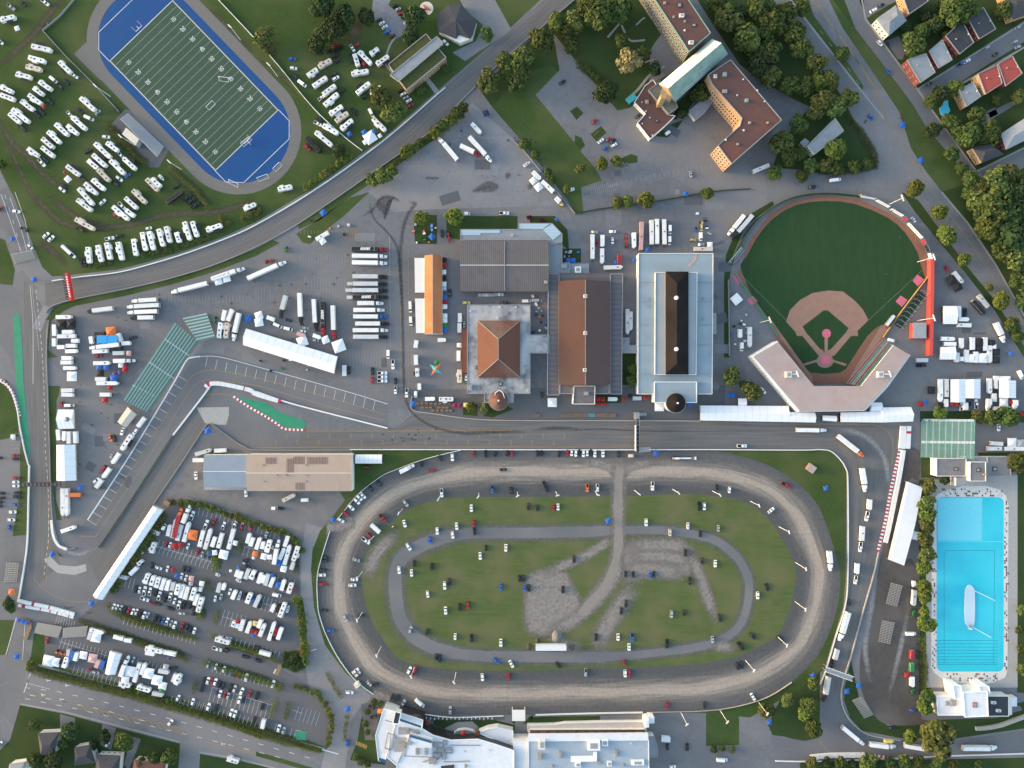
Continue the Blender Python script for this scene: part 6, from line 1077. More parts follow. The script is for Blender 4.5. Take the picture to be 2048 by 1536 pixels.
TREES = """
Z schoolpark
642 8 48 d
667 50 50 d
652 62 42 d
632 85 38 d
687 32 46 d
732 33 34 d
829 28 40 d
820 68 34 d
527 72 40 y
535 95 25 y
760 192 42 y
785 220 44 y
770 205 30 y
974 68 26 m
677 300 26 d
842 180 18 m
890 136 16 m
Z northroad
1010 120 36 m
977 163 46 y
1017 140 36 m
870 262 24 l
885 250 24 m
900 240 26 l
915 225 28 m
925 215 22 m
812 302 30 l
767 350 34 y
745 358 26 y
785 340 22 l
840 285 18 m
828 294 18 y
Z churchgarden
1030 132 36 m
1082 75 48 m
1046 112 44 y
1039 140 40 m
1031 162 40 m
1111 42 34 l
1149 38 40 y
1134 60 30 m
1144 88 34 m
1179 12 50 m
1199 22 60 m
1239 15 50 m
1244 78 28 m
1259 118 44 t
1289 105 26 m
1311 135 26 d
1211 182 46 d
1196 155 14 m
1180 140 11 m
1186 148 11 m
1175 132 11 m
1404 180 40 m
1366 225 22 d
Z churchlot
1204 327 28 l
1234 322 24 l
1049 287 22 m
1070 308 18 m
1161 337 20 y
1096 345 18 m
1104 358 18 m
1134 378 18 l
1236 404 24 l
1256 402 24 l
1294 399 36 l
1416 386 24 m
Z churchwood
1456 35 52 y
1496 70 56 y
1519 15 50 m
1519 125 46 d
1551 38 52 m
1573 22 40 m
1593 62 44 m
1606 92 40 m
1636 125 36 y
1541 100 44 m
1543 150 40 y
1666 157 34 y
1611 172 34 m
1581 170 36 m
1641 162 32 l
1651 200 44 y
1676 212 40 y
1698 195 34 y
1636 220 36 y
1598 245 36 m
1566 282 44 y
1581 310 36 m
1603 307 26 m
1671 295 40 l
1623 330 28 m
1653 330 26 y
1676 337 26 m
1711 332 26 m
1736 327 22 m
1606 350 24 m
1551 342 30 m
1440 5 40 m
1480 25 36 d
1530 60 40 m
Z boulevard
1686 105 30 m
1606 15 32 m
1868 260 32 d
1906 307 30 m
1926 335 24 m
1946 358 34 m
1833 375 34 l
1881 424 34 l
1898 469 40 l
1931 519 28 l
2006 601 36 l
2028 651 30 m
1980 574 16 y
2038 672 24 m
Z houses
1833 85 48 m
1848 58 30 m
1876 45 36 d
1911 22 56 m
1936 12 44 m
1813 50 24 d
1881 187 36 d
1866 200 28 m
1913 172 30 l
1941 267 50 m
1983 265 44 m
1956 230 36 m
1898 240 28 m
2041 190 28 y
2011 15 34 m
1911 250 30 m
1890 8 30 d
1855 30 24 d
1897 68 20 l
1995 200 20 m
Z forest
1993 362 50 y
2023 345 44 y
1966 372 40 m
1990 410 60 m
2030 420 60 d
1960 400 44 y
1985 450 50 m
2025 470 60 d
2010 500 44 m
2040 520 50 y
1970 430 40 m
2045 560 44 m
2048 600 30 y
2005 380 50 y
2045 380 50 d
2050 450 50 d
1945 385 30 m
Z halls
844 437 30 l
909 432 38 l
1266 739 20 m
1264 763 22 m
1464 754 36 y
1509 785 36 y
1494 775 30 m
942 815 20 l
969 817 22 y
1060 436 13 r
1085 440 11 r
Z poolside
1883 828 26 l
1958 834 26 y
1986 835 34 m
2023 835 40 m
1861 975 31 y
1856 1008 33 y
1858 1030 33 l
1856 1050 31 y
1853 1080 31 y
1856 1110 33 y
1851 1138 28 l
1891 960 20 m
2036 923 40 m
1851 1175 31 l
1851 1195 26 l
1856 1250 36 l
1851 1222 20 l
1856 1395 30 m
1851 1415 33 l
2046 1220 20 y
2045 1300 20 m
2046 1340 20 y
2040 1260 16 m
Z southeast
1878 1477 68 y
1823 1475 30 l
1628 1370 24 y
1576 1402 26 y
1621 1414 36 m
1613 1428 30 l
1628 1457 32 m
1541 1422 22 m
1529 1424 26 y
1736 1527 34 y
1626 1530 24 y
1681 1528 26 m
1780 1528 26 m
1810 1525 26 y
1840 1528 26 m
1875 1528 24 y
1429 1500 14 m
1445 1498 12 m
1465 1500 14 y
1655 1530 24 d
1705 1532 24 d
1760 1532 24 d
1910 1534 24 m
1960 1532 20 m
Z southhouses
137 1465 36 d
67 1452 24 m
245 1485 36 m
207 1475 26 d
107 1525 36 d
67 1522 30 m
337 1517 30 m
307 1517 24 m
280 1530 24 d
125 1490 20 m
185 1490 20 d
Z westedge
60 1334 22 y
15 1207 24 d
20 1218 18 m
2 328 20 m
Z entrance
905 1410 0 m
748 1405 14 m
762 1408 12 m
735 1425 12 m
730 1448 14 m
735 1465 12 m
752 1475 12 m
765 1485 12 m
712 1515 14 m
722 1525 14 m
735 1530 12 m
"""
HEDGES = """
hedge 10 m stadium 215 248 225 258 235 270 247 283 260 297 272 312 283 322 297 330
hedge 10 y stadium 342 335 352 346 362 357 373 366 395 385 402 395 410 405 418 415
hedge 12 l northroad 612 372 632 358 660 340 683 320 697 310
hedge 8 y campfence 180 530 192 530 218 525
hedge 8 y campfence 285 510 322 502 340 501
hedge 8 y campfence 356 492 376 488 396 479 415 475
hedge 12 y campfence 440 438 455 445
hedge 13 y campfence 485 435 512 418
hedge 12 l lotnorth 345 1005 400 1010 500 1045 570 1068 598 1090 600 1100
hedge 9 l lotrow 216 1210 255 1235 330 1260 395 1277
hedge 9 l lotdivide 160 1240 250 1272 300 1290 350 1305 380 1320
hedge 11 l boulevardhedge 60 1338 130 1354 260 1387 350 1412 420 1432 510 1460 570 1480 640 1500
hedge 9 y boulevardtrees 240 1372 300 1392 350 1412 400 1430 470 1455 520 1475
hedge 9 l lotctop 405 1320 450 1337 520 1357 562 1374
hedge 9 l lotmid 425 1272 470 1290 530 1308 556 1322
hedge 14 l lotright 592 1200 602 1240 607 1290 610 1325
hedge 14 d lotright 570 1312 585 1318 600 1330 585 1336 570 1330
hedge 11 l lotcright 590 1374 632 1388 652 1412 663 1450 655 1490
hedge 9 m islands 415 1158 421 1182
hedge 12 y islands 400 1208 402 1222 398 1238
hedge 9 y islands 437 1220 432 1245
hedge 9 m islands 396 1358 389 1382
hedge 9 y islands 555 1398 542 1432
hedge 9 m islands 578 1405 573 1436
hedge 9 l islands 562 1362 559 1382
hedge 11 l islands 416 1098 436 1120 428 1140
hedge 11 m islands 482 1080 478 1105
hedge 9 m islands 594 1115 592 1142
hedge 16 m tentside 320 1035 305 1062 288 1085 266 1115 243 1150 224 1178
hedge 8 y entrance 655 1345 682 1392
hedge 8 y entrance 695 1428 690 1478
hedge 10 l poolhedge 1844 1270 1846 1330 1845 1375
hedge 9 m villagarden 1728 320 1752 330 1700 340 1640 345
hedge 9 m villagarden 1695 232 1718 262 1742 300 1752 325
hedge 10 m northroad 860 272 800 318 780 332
hedge 8 m churchgarden 1152 122 1170 140 1195 165
"""
VEHICLES = """
Z camp 0 0
rv w 250 365 405 400
rv w 225 455 355 490
rv c 205 530 325 555
rv w 125 590 245 618
rv w 470 490 562 582
pu w 572 588 616 620
rv w 0 690 95 735
rv w 0 755 110 795
rv w 310 650 405 715
rv w 265 700 340 755
rv w 225 755 325 830
rv w 165 805 265 880
rv w 95 870 225 975
rv w 70 905 155 980
van w 395 612 447 655
pu k 455 665 497 708
suv k 500 635 547 672
rv w 640 780 757 882
car s 760 915 800 880
van w 670 925 740 955
pu w 535 890 572 932
rv w 574 936 682 1032
rv w 440 990 540 1080
rv w 535 1000 615 1070
rv w 380 1050 475 1140
rv w 335 1105 420 1180
rv w 330 1175 425 1250
rv w 220 1185 300 1245
pu w 305 1270 355 1327
car k 340 1255 380 1297
rv w 755 1145 880 1260
rv w 850 1140 940 1205
rv w 740 1235 845 1330
rv w 700 1280 775 1345
rv w 880 1280 990 1390
pu w 948 1222 987 1265
rv w 988 1266 1080 1352
rv c 780 1355 870 1445
rv w 735 1435 830 1515
rv w 675 1465 770 1550
car w 922 1405 980 1450
pu k 900 1445 948 1488
car b 1000 1420 1040 1390
rv w 530 1325 630 1400
car w 470 1495 515 1533
car k 485 1470 527 1502
car w 812 1090 880 1096
suv k 670 1220 732 1190
car k 370 785 422 832
suv k 265 885 312 937
car k 302 868 352 916
pu k 140 990 202 1047
car k 610 865 656 905
pu k 638 1408 684 1452
rv w 0 158 115 130
car k 145 0 205 50
pu s 55 30 112 75
pu w 330 -5 386 38
car w -20 315 20 350
car k 370 190 415 165
rv c 1170 1430 1260 1522
rv w 1208 1430 1280 1490
boat w 1270 1400 1312 1442
car k 1385 1502 1430 1477
car k 905 862 950 890
tent w 540 1432 46 45
tent r 515 1375 22 45
tent r 348 850 28 30
tent w 133 225 36 20
Z school 512 0
rv c 500 535 600 475
rv w 410 605 490 550
van w 335 640 397 685
rv w 455 690 565 615
rv w 535 755 635 680
pu w 500 797 542 765
rv w 545 840 655 745
rv w 590 915 690 845
rv c 635 970 735 900
rv w 680 1035 770 955
rv w 765 590 900 565
rv w 787 428 815 525
rv w 820 410 920 510
pu w 757 362 783 402
rv w 915 435 978 385
rv w 965 515 1060 445
rv w 805 745 910 660
rv w 925 765 1000 690
rv w 935 945 1035 1042
van w 903 868 935 928
car r 605 377 658 345
car k 555 415 605 397
pu k 625 410 690 372
suv k 600 458 660 427
car k 630 502 675 470
car r 785 370 827 342
car b 260 470 316 470
suv w 270 540 326 546
suv k 285 585 330 627
pu k 757 430 770 500
suv w 610 640 660 607
car k 597 602 650 577
car k 660 747 702 708
car k 840 782 886 765
pu k 763 865 802 918
rv w 535 1000 655 1067
rv w 475 1055 607 1165
rv k 400 1095 510 1212
pu w 463 972 522 1002
car k 480 938 530 965
car r 380 1155 432 1202
rv w 175 1515 285 1490
suv k 1090 52 1132 30
car s 1115 82 1157 60
car r 1135 115 1178 90
car k 1160 145 1202 120
car w 1182 188 1224 160
car k 965 168 1005 145
car w 985 195 1028 170
car w 1008 225 1050 200
car b 1025 268 1072 232
car k 1068 297 1112 273
car k 1135 738 1177 712
car w 1155 763 1198 737
car s 1175 792 1217 767
car w 1200 817 1242 789
car r 1210 857 1260 826
car w 1495 318 1537 358
tent w 912 1098 90 33
tent b 745 1070 34 33
tent b 865 1058 40 33
tent b 940 1050 34 33
tent r 865 507 36 33
tent w 990 1085 30 33
tent w 873 1135 36 33
tent n 1840 905 46 20
Z northlot 512 0
tri w 1610 1275 1455 1090
tri w 1706 1092 1882 1285
trl w 1725 985 1800 1065
trs rw 1635 1165 1792 1238
Z churchlot 1024 0
car k 380 672 427 640
car r 635 987 680 953
car w 690 1142 732 1110
car r 752 1128 790 1100
car k 785 1142 828 1110
suv w 797 1172 838 1146
car b 727 1198 768 1166
car k 990 942 1032 910
car s 1428 1368 1436 1417
van w 1232 1070 1268 1045
boat w 92 1330 144 1295
trl w 165 1370 230 1432
trl w 240 1448 332 1532
tent w 212 1495 58 40
tent w 170 1445 50 40
trl w 1930 1372 2060 1318
van w 440 1525 500 1505
Z streets 1536 0
car w 820 95 872 65
car k 885 48 932 28
car w 880 322 917 362
car k 938 322 972 365
car w 1103 392 1142 432
car b 945 548 972 590
car b 803 918 848 952
car s 1733 392 1777 365
car s 1958 342 2002 322
car s 1980 228 2024 206
pu b 1520 520 1568 497
car w 1568 500 1622 470
car k 1803 442 1842 420
car s 1983 382 2026 365
car k 1273 677 1320 655
van w 500 1442 590 1430
car k 320 1502 390 1486
moto k 775 982 788 958
tent b 1078 998 42 5
tent b 1225 1280 44 30
moto r 1060 945 1072 925
Z camp 0 384
rv w 625 -30 740 100
rv w 615 60 727 147
car w 795 100 840 58
rv w 900 115 1022 218
car r 900 170 952 205
pu w 945 82 1002 140
rv w 1005 142 1068 192
rv w 1000 45 1092 130
rv c 1060 -15 1162 85
trl k 1330 82 1450 -5
pu k 1460 67 1525 25
pu k 1495 92 1555 52
pu k 1528 127 1592 85
rv w 1950 138 2045 95
rv w 1650 305 1770 262
rv c 600 215 747 297
pu k 615 285 670 312
car w 335 367 392 322
car w 377 397 432 345
van w 490 428 592 522
car k 920 352 977 343
Z camprow 0 384
rv w 700 440 712 568
rv w 778 425 808 557
rv w 848 405 878 538
rv w 940 400 972 542
rv w 1065 375 1085 507
rv w 1135 322 1162 467
rv w 1188 315 1225 462
rv w 1265 295 1303 433
rv w 1325 275 1357 402
rv w 1408 322 1433 402
rv w 1472 238 1517 382
rv w 1535 235 1575 358
pu w 838 377 910 364
pu k 640 530 655 597
pu k 670 525 680 590
car w 1163 292 1212 285
Z westroad 0 384
car w 95 150 158 158
pu k 165 285 215 310
car w 222 420 255 452
car r -20 150 12 112
tent b 270 700 40 15
tent b 95 375 34 40
Z hillpaddock 0 384
tri w 1250 860 1040 872
tri w 1270 903 1003 918
tri w 1255 953 1005 964
tri kw 1225 1002 1030 1006
trs kw 905 930 690 956
tri w 1655 728 1358 802
tri x 1690 695 1945 607
tent w 1745 712 60 15
tent w 1810 690 60 15
trl w 445 1000 570 1000
tent k 490 1060 72 0
tent k 566 1055 72 0
trl w 430 1060 432 1150
trl w 430 1170 430 1236
trl w 495 1120 585 1118
trl w 455 1155 600 1152
trl w 568 1190 626 1190
trl w 455 1241 515 1240
trl w 525 1231 605 1229
trl w 520 1274 615 1272
trl w 490 1328 575 1328
trl w 483 1364 573 1364
trl w 505 1408 605 1408
tent w 573 1475 76 0
Z bluecanopy 0 384
tri w 950 1220 700 1248
trl w 722 1155 732 1215
tent o 885 1117 76 4
trl w 940 1132 965 1200
trl w 970 1212 1042 1208
car k 1018 1175 1100 1155
trl w 735 1277 860 1270
trl s 900 1290 990 1288
tent p 1028 1290 38 0
car r 750 1312 815 1310
tri w 905 1352 1068 1348
tent w 965 1385 38 0
tent r 1000 1387 26 0
tent r 998 1420 42 0
trl w 745 1370 878 1367
tent b 792 1405 44 0
tent b 848 1403 44 0
tent k 800 1445 56 0
tent v 915 1455 36 0
tent v 957 1445 32 0
tent b 908 1490 56 0
trl w 760 1497 845 1497
trl w 770 1530 945 1530
suv k 905 1252 975 1250
trl k 755 1135 835 1132
Z tentyard 0 384
trl w 1797 945 1780 1032
trl w 1855 938 1820 1032
tri w 1908 968 1856 1190
rv w 1765 1045 1747 1168
rv c 1815 1045 1802 1170
trac g 1715 985 1710 1045
tent b 1985 1010 50 5
Z rigs 512 384
tri rk 765 455 1042 455
tri w 768 509 1043 512
tri w 768 562 1043 566
tri ks 773 673 1043 675
tri ks 775 733 1043 733
tri ks 770 785 1045 785
tri kk 775 842 1048 838
tri w 810 888 1013 888
tri w 780 943 1022 943
tri bw 778 995 1043 996
tri kw 795 1052 1060 1052
tri w 775 1105 1050 1105
tri ks 778 1158 1048 1158
trl s 728 733 772 733
trl s 716 785 766 785
trl s 726 842 772 842
Z tentyard 512 384
tri ks 235 828 185 1005
tri kw 345 808 355 1065
tri kw 460 858 475 1112
tri rk 530 878 532 1142
tri rw 612 908 620 1172
tri w -70 690 230 555
trl w 478 380 578 322
tent w 532 392 48 35
trl w 85 1000 145 1022
van w 138 1052 202 1082
van w 220 1085 287 1103
trl p 325 1130 392 1152
trl w 455 1145 517 1167
tent w 370 1195 80 20
tent w 555 1182 58 22
tent w 662 1232 94 20
tent w 22 1042 66 10
tent w 22 988 60 18
car s 375 1085 418 1090
car w 355 1112 392 1116
car k 240 1022 280 1030
suv s 455 1185 497 1188
tent b 537 165 46 40
trac g 235 430 240 475
trl s 705 1385 705 1472
car k 740 1395 740 1457
car k 930 1398 932 1470
car r 930 1478 930 1536
pu w 965 1448 1053 1448
pu w 965 1480 1053 1480
pu w 965 1511 1053 1511
van w 1055 1263 1055 1332
pu w 1095 1342 1095 1418
trac r 60 560 130 545
Z vendors 512 384
van w 1230 873 1235 962
van w 1235 995 1238 1067
trl w 1283 1185 1275 1247
trl w 1277 1302 1280 1384
rv w 1288 1408 1290 1478
trl w 1453 1183 1520 1183
trl w 1630 968 1630 1042
trl w 1627 1050 1627 1124
tent w 1625 1225 36 0
trl w 1620 1268 1620 1352
rv c 1628 1420 1628 1527
car w 1680 1463 1678 1507
car y 1648 886 1717 884
car k 1955 887 2017 885
car s 1665 1038 1665 1082
suv k 1548 778 1550 837
car k 1487 295 1488 367
trac r 1535 315 1545 385
boat b 1405 250 1407 322
tent b 1407 357 44 45
tent k 1505 545 38 0
tent r 1505 582 38 0
tent w 1503 640 36 0
tent k 1505 690 36 0
tent w 1505 735 36 0
tent l 1505 768 36 0
tent b 1512 845 34 0
tent r 1511 882 36 0
tent w 1511 917 36 0
tent w 1512 990 36 0
tent w 1512 1028 36 0
tent g 1510 1066 36 0
tent b 1510 1105 36 0
tent g 1445 1362 34 0
Z access 512 384
pu w 1943 166 2027 169
van w 1665 170 1712 170
Z backlot 1024 384
trs yw 350 45 408 102
trl w 645 338 645 534
trl w 725 343 725 437
trl w 722 450 722 572
trac r 918 460 914 350
trl w 978 323 978 447
trl p 1040 238 1032 462
trl w 1118 223 1120 417
trl w 1162 215 1162 413
trl w 1218 218 1222 417
van w 1265 263 1267 333
van w 1263 352 1263 420
van w 1513 322 1513 388
trac y 1520 225 1520 292
trac y 1420 380 1465 382
trl c 1458 455 1607 455
tent w 1585 420 40 0
car s 1488 422 1540 417
trl w 735 605 887 599
car s 632 322 687 320
car w 778 316 833 315
car w 805 363 805 415
trl r 858 500 862 570
car r 678 380 680 430
tent b 1085 462 36 0
tent b 833 562 28 0
tent b 980 543 30 0
tent b 450 547 36 0
tent b 490 547 36 0
van w 80 872 150 870
van s 157 866 240 865
trl w 925 935 925 1140
trl w 950 955 950 1107
tent b 357 218 26 30
tent b 1390 12 36 0
Z parkroad 1024 384
tri w 1860 185 1738 337
tri ks 1925 185 1768 367
tent w 1797 857 74 40
trl w 1827 1098 1827 1167
van w 1842 1203 1842 1272
trl w 1905 1080 1905 1242
Z eastpaddock 1536 384
car r 1420 588 1442 638
trl s 1490 640 1560 727
tent k 1470 705 72 25
tent k 1515 757 72 25
trl s 1690 825 1765 920
tri w 1830 1045 1908 1202
trl w 1530 912 1530 1000
pu k 1580 930 1580 1000
trl w 1525 1018 1610 1018
trl w 1517 1063 1628 1066
trl w 1387 1173 1498 1176
trl w 1412 1215 1507 1216
trl w 1552 1168 1552 1252
trl w 1642 1163 1640 1262
trl w 1742 1163 1742 1270
tent k 1690 1200 60 0
tent k 1690 1250 50 0
tent k 1793 1210 54 0
trl w 1517 1285 1515 1362
trl w 1593 1263 1593 1362
tent w 1555 1335 36 0
tent w 1633 1330 66 0
trl w 1668 1278 1668 1366
trl w 1778 1228 1778 1366
tent w 1722 1328 76 0
tent w 1812 1237 36 0
tent k 1830 1280 54 0
tent k 1830 1345 54 0
van w 2012 1430 2045 1497
tent b 1948 1290 36 10
trl s 1188 1345 1282 1345
pu k 1188 1388 1272 1385
van w 966 1180 1020 1195
car w 1155 203 1182 238
trac y 720 22 780 30
trac y 985 135 1020 140
trl k 1640 870 1735 975
Z hillpaddock 0 768
trl w 488 52 580 50
trl w 490 85 585 88
car r 490 138 490 188
van w 512 172 584 172
tent r 878 28 40 0
trl w 797 85 880 85
tent r 838 127 44 0
trl w 460 365 468 450
trl w 512 378 508 456
trl w 548 380 548 478
trl w 598 380 600 475
trl w 497 835 500 1056
trl w 530 835 531 1056
trl w 1155 268 1098 342
car w 1102 353 1058 408
rv w 1048 408 970 528
car o 870 405 890 460
car k 905 405 920 470
trl w 952 553 893 637
car s 907 548 878 592
trl w 877 673 818 752
suv r 848 648 800 712
trl w 812 765 763 830
car w 745 790 790 755
tent b 640 828 42 10
trl w 485 1182 600 1143
trl o 548 888 640 888
car w 985 350 965 410
Z westlot 0 768
car r 90 572 142 572
car k 93 600 146 602
car r 98 752 151 752
car w 95 785 149 785
car w 96 815 150 817
car k 108 872 162 870
car k 98 903 163 908
car k -22 875 32 875
car k -22 915 32 912
car b 96 965 149 968
car w 68 1025 126 1025
car w 58 1085 116 1090
car b 70 1130 75 1175
van w 97 405 97 448
car k -40 590 12 592
car k -40 945 12 945
car k -40 978 12 978
Z hairpin 0 768
tent b 1660 375 48 20
tent b 415 1362 42 30
trl s 1560 565 1690 525
trl w 1712 535 1806 530
car w 1562 700 1565 768
car w 1963 845 1966 905
trl w 1540 610 1632 610
trl s 1200 1170 1270 1200
Z halllane 512 768
pu k 170 995 210 997
van w 122 995 168 996
trl w 358 930 415 928
trl c 210 935 312 885
tent b 615 1088 36 30
trac r 860 665 900 668
Z vendors 512 768
tent b 1255 157 40 10
pu w 1115 20 1115 77
pu w 1205 35 1203 107
van w 1275 58 1275 107
trl w 1352 120 1432 118
rv w 1465 122 1578 122
trl w 1305 -5 1307 48
car k 1115 -50 1115 0
tent y 1678 168 36 0
tent m 1590 170 36 0
tent m 1628 172 36 0
Z oval 512 768
car w 650 1073 702 1107
car r 690 1013 737 1057
car w 735 963 784 1012
car w 780 913 829 962
car w 803 888 846 932
car w 830 868 876 917
car k 895 813 932 857
car k 963 770 1002 817
tri w 1150 705 1262 653
car k 1318 613 1327 662
car k 1465 568 1482 617
car w 1570 558 1572 617
car r 1733 530 1735 582
pu k 1838 535 1838 582
car k 1913 538 1913 582
car k 2010 528 2010 580
car r 2046 528 2046 580
car r 1378 693 1442 689
car k 1950 688 2005 684
pu w 1483 838 1487 907
car s 1176 928 1215 980
pu r 986 1043 1037 1100
trl w 918 1125 988 1190
car r 880 1188 922 1242
pu w 846 1232 908 1278
pu b 1890 813 1892 872
car k 2040 823 2042 882
car k 523 1384 574 1391
car k 523 1415 577 1415
car k 508 1490 562 1490
car w 500 1530 557 1530
car s 773 1400 830 1418
Z infield 512 768
car w 1722 966 1724 1024
car w 1180 1090 1195 1147
moto w 1085 1150 1102 1132
car w 1448 1148 1450 1206
car w 1603 1110 1607 1167
car r 1740 1088 1745 1143
pu k 1747 1152 1750 1208
car w 1570 1180 1576 1237
car b 1388 1220 1390 1277
car w 1203 1276 1237 1332
car w 2001 1283 1998 1342
car k 1840 1288 1840 1338
car w 1792 1348 1795 1407
car k 1265 1413 1267 1467
car k 1405 1433 1407 1492
car w 1142 1460 1146 1520
car w 1242 1485 1245 1542
Z oval 1024 768
car k 203 528 203 580
car k 237 528 237 578
car k 378 538 378 582
car r 443 528 443 574
car w 478 528 478 576
car w 511 526 511 582
car k 540 528 540 568
car w 572 530 572 585
car w 602 526 602 578
car k 632 528 632 568
car w 664 531 664 587
car w 729 528 729 587
car k 853 533 853 587
van c 935 575 980 575
tent b 1152 553 40 0
trac w 1255 595 1440 595
pu k 252 778 270 835
car k 272 815 285 865
pu o 603 800 602 864
pu w 685 803 685 858
pu w 1127 783 1126 853
car k 1640 803 1644 852
car w 1743 823 1740 874
Z infield 1024 768
car k 130 956 132 1010
car k 203 965 203 1017
car r 330 963 333 1015
car w 368 958 370 1012
pu k 1500 943 1503 1015
car w 1540 951 1540 1010
car w 1075 1078 1075 1139
tent b 770 1097 44 20
car w 1410 1110 1408 1162
car s 1655 1130 1652 1182
suv c 1265 1163 1267 1218
car k 1508 1173 1508 1227
car k 497 1376 498 1432
car k 1390 1323 1388 1380
car k 1522 1393 1524 1443
car w 1630 1410 1628 1467
car k 910 1498 910 1548
car k 970 1503 972 1548
car b 1105 1512 1107 1548
car k 1137 1505 1137 1540
Z plaza 1024 768
pu w 1798 495 1885 496
car k 240 63 242 110
tent w 322 148 72 0
tent w 1180 180 74 0
trl w 768 121 845 121
trl s 968 115 1037 115
tent r 900 120 34 0
tent r 1067 108 38 0
tent k 945 95 32 0
tent b 1425 160 36 10
tent r 690 122 34 0
tent r 730 122 34 0
tent b 1740 92 30 0
tent b 1772 92 30 0
car w 1985 25 2035 80
Z circuit 1536 768
tri w 232 368 478 372
tri ow 565 415 777 582
tri w 758 675 790 867
trl w 820 925 815 1010
pu w 803 1020 788 1100
trl w 762 1140 755 1255
pu w 747 1265 738 1347
trl w 720 1437 714 1522
Z oval 1536 768
pu r 108 790 182 825
car w 5 1032 50 993
tri w 495 1340 512 1502
Z eastpaddock 1536 768
trl w 1385 -40 1385 142
trl w 1432 -40 1432 105
trl w 1778 -45 1778 77
trl w 1832 -65 1832 40
trl w 1815 75 1815 142
tent w 1890 -10 104 0
tent w 1888 148 70 0
tent r 1480 160 34 0
tent r 1514 160 34 0
pu w 1550 215 1555 148
pu w 1670 202 1668 120
tri w 1775 118 1775 217
trl w 1428 120 1428 185
trl w 1587 148 1587 208
trl w 1808 196 1937 196
tri w 1985 128 1985 222
tent r 1950 147 34 0
tent r 2030 242 34 20
tent b 1262 143 32 0
tent r 1222 160 42 0
tent k 1385 170 44 0
tent k 1310 50 60 0
tent k 1610 160 34 0
Z poollot 1536 768
car w 1850 318 1850 378
trl w 1785 474 1882 480
trl w 1760 517 1873 517
trl w 1893 519 2060 519
tent w 1955 468 70 0
tent s 2025 475 60 0
tent b 465 835 36 10
Z lotA 200 1000 8
trs or 1190 600 1290 140
tri w 1320 370 1420 90
pu w 1445 320 1495 180
trl w 1080 580 1120 395
trl s 1150 610 1215 300
trl w 1230 650 1300 395
trl w 1335 670 1420 350
tent o 1475 560 160 -10
pu w 1660 480 1725 310
pu r 1790 420 1840 300
pu w 1955 460 1990 365
trl w 1585 750 1650 490
trl w 1675 790 1770 455
trl w 1785 750 1840 595
trl w 1885 770 1950 535
van w 995 480 1030 390
trl s 790 490 930 535
rv w 815 850 865 680
car r 1040 755 1065 670
car w 1100 770 1130 680
tent r 1195 740 100 -12
tent r 1285 725 80 -12
car w 1390 790 1420 695
tent b 1745 855 76 0
tent w 1830 845 80 5
tent w 1975 875 140 -14
car w 600 820 680 855
car r 1545 870 1570 800
car s 1620 920 1640 830
rv w 600 1040 670 970
trl w 470 1195 590 1080
trl s 290 1215 440 1255
car k 820 1100 830 1000
car w 880 1070 985 1110
car w 1065 1150 1085 1060
tent r 1160 1120 64 0
car k 1330 1140 1340 1060
car k 1410 1150 1420 1080
tent b 1225 1215 66 0
car w 1295 1270 1310 1170
car w 1355 1300 1385 1200
tent p 1458 1255 80 -8
boat w 1850 1185 1925 1210
rv w 710 1340 770 1180
rv w 810 1370 860 1215
rv w 890 1405 940 1240
trl w 970 1440 1030 1260
trl w 1055 1450 1105 1280
trl s 1145 1450 1175 1315
rv w 1215 1520 1255 1350
trl w 1285 1450 1335 1360
tent s 1450 1340 66 -10
tent w 1625 1340 76 -12
Z lotA 200 1160 8
trl w 1280 285 1335 85
trl w 1350 310 1405 110
rv w 1455 325 1515 125
trl s 1590 185 1615 115
trl w 1510 405 1560 225
rv w 1560 515 1630 280
car k 550 215 585 85
car w 620 215 635 115
pu w 690 250 725 105
pu w 780 255 805 125
pu w 925 325 960 190
pu w 1105 335 1135 205
car w 1175 390 1200 290
pu w 1240 470 1275 335
pu k 1320 470 1350 340
car k 1480 570 1500 480
pu k 880 260 905 150
pu k 1030 350 1050 250
pu w 640 280 775 335
car r 780 370 870 390
car k 880 375 970 400
car k 1060 440 1175 480
suv k 1420 460 1440 370
car c 1260 530 1345 545
car w 1835 340 1845 265
trl s 1880 200 1920 50
trl w 1960 160 1990 55
car s 1925 305 1940 240
Z lotArow 200 1160 8
suv w 190 480 230 385
car w 250 470 280 415
pu s 310 515 345 415
car k 375 520 405 425
car r 435 540 470 440
suv w 500 560 535 465
car c 560 565 595 465
pu k 620 590 660 480
car w 680 625 720 510
car s 745 610 780 525
pu k 870 660 900 565
car k 930 690 960 590
car b 990 710 1020 610
pu w 1050 720 1090 610
car s 1120 740 1145 655
car w 1165 785 1210 665
pu r 1300 800 1330 680
suv k 1365 810 1395 710
car k 1420 840 1450 740
car w 1490 865 1520 765
Z lotA 400 1000 8
pu w 525 450 585 330
car r 650 490 690 385
car o 675 395 715 340
car r 800 510 830 395
trl w 450 790 535 465
tent w 560 690 78 -15
trl w 750 695 795 530
trl w 800 740 850 605
trl w 895 790 960 600
trl w 985 785 1015 665
rv w 1060 840 1120 640
car s 1040 610 1080 500
car b 1265 620 1285 550
boat w 1155 790 1175 735
tri w 1180 1030 1245 650
trl w 1350 750 1410 575
trl w 1270 955 1350 770
tent b 1265 1005 96 -14
trl w 1345 1040 1440 715
tent w 1335 1105 96 -14
rv w 1490 975 1570 740
trl s 1455 1115 1500 985
tent o 880 860 86 -12
tent w 850 930 40 0
tent w 1020 905 96 -12
tent w 1110 915 74 0
car k 690 975 770 960
car s 695 1010 750 1020
tent b 615 1080 54 0
trl w 570 1230 610 1120
trl w 625 1255 670 1145
trl s 720 1265 780 1105
rv w 810 1270 870 1130
trl w 925 1335 980 1170
trl w 990 1330 1025 1205
trl s 1040 1370 1090 1190
tent b 1150 1215 64 0
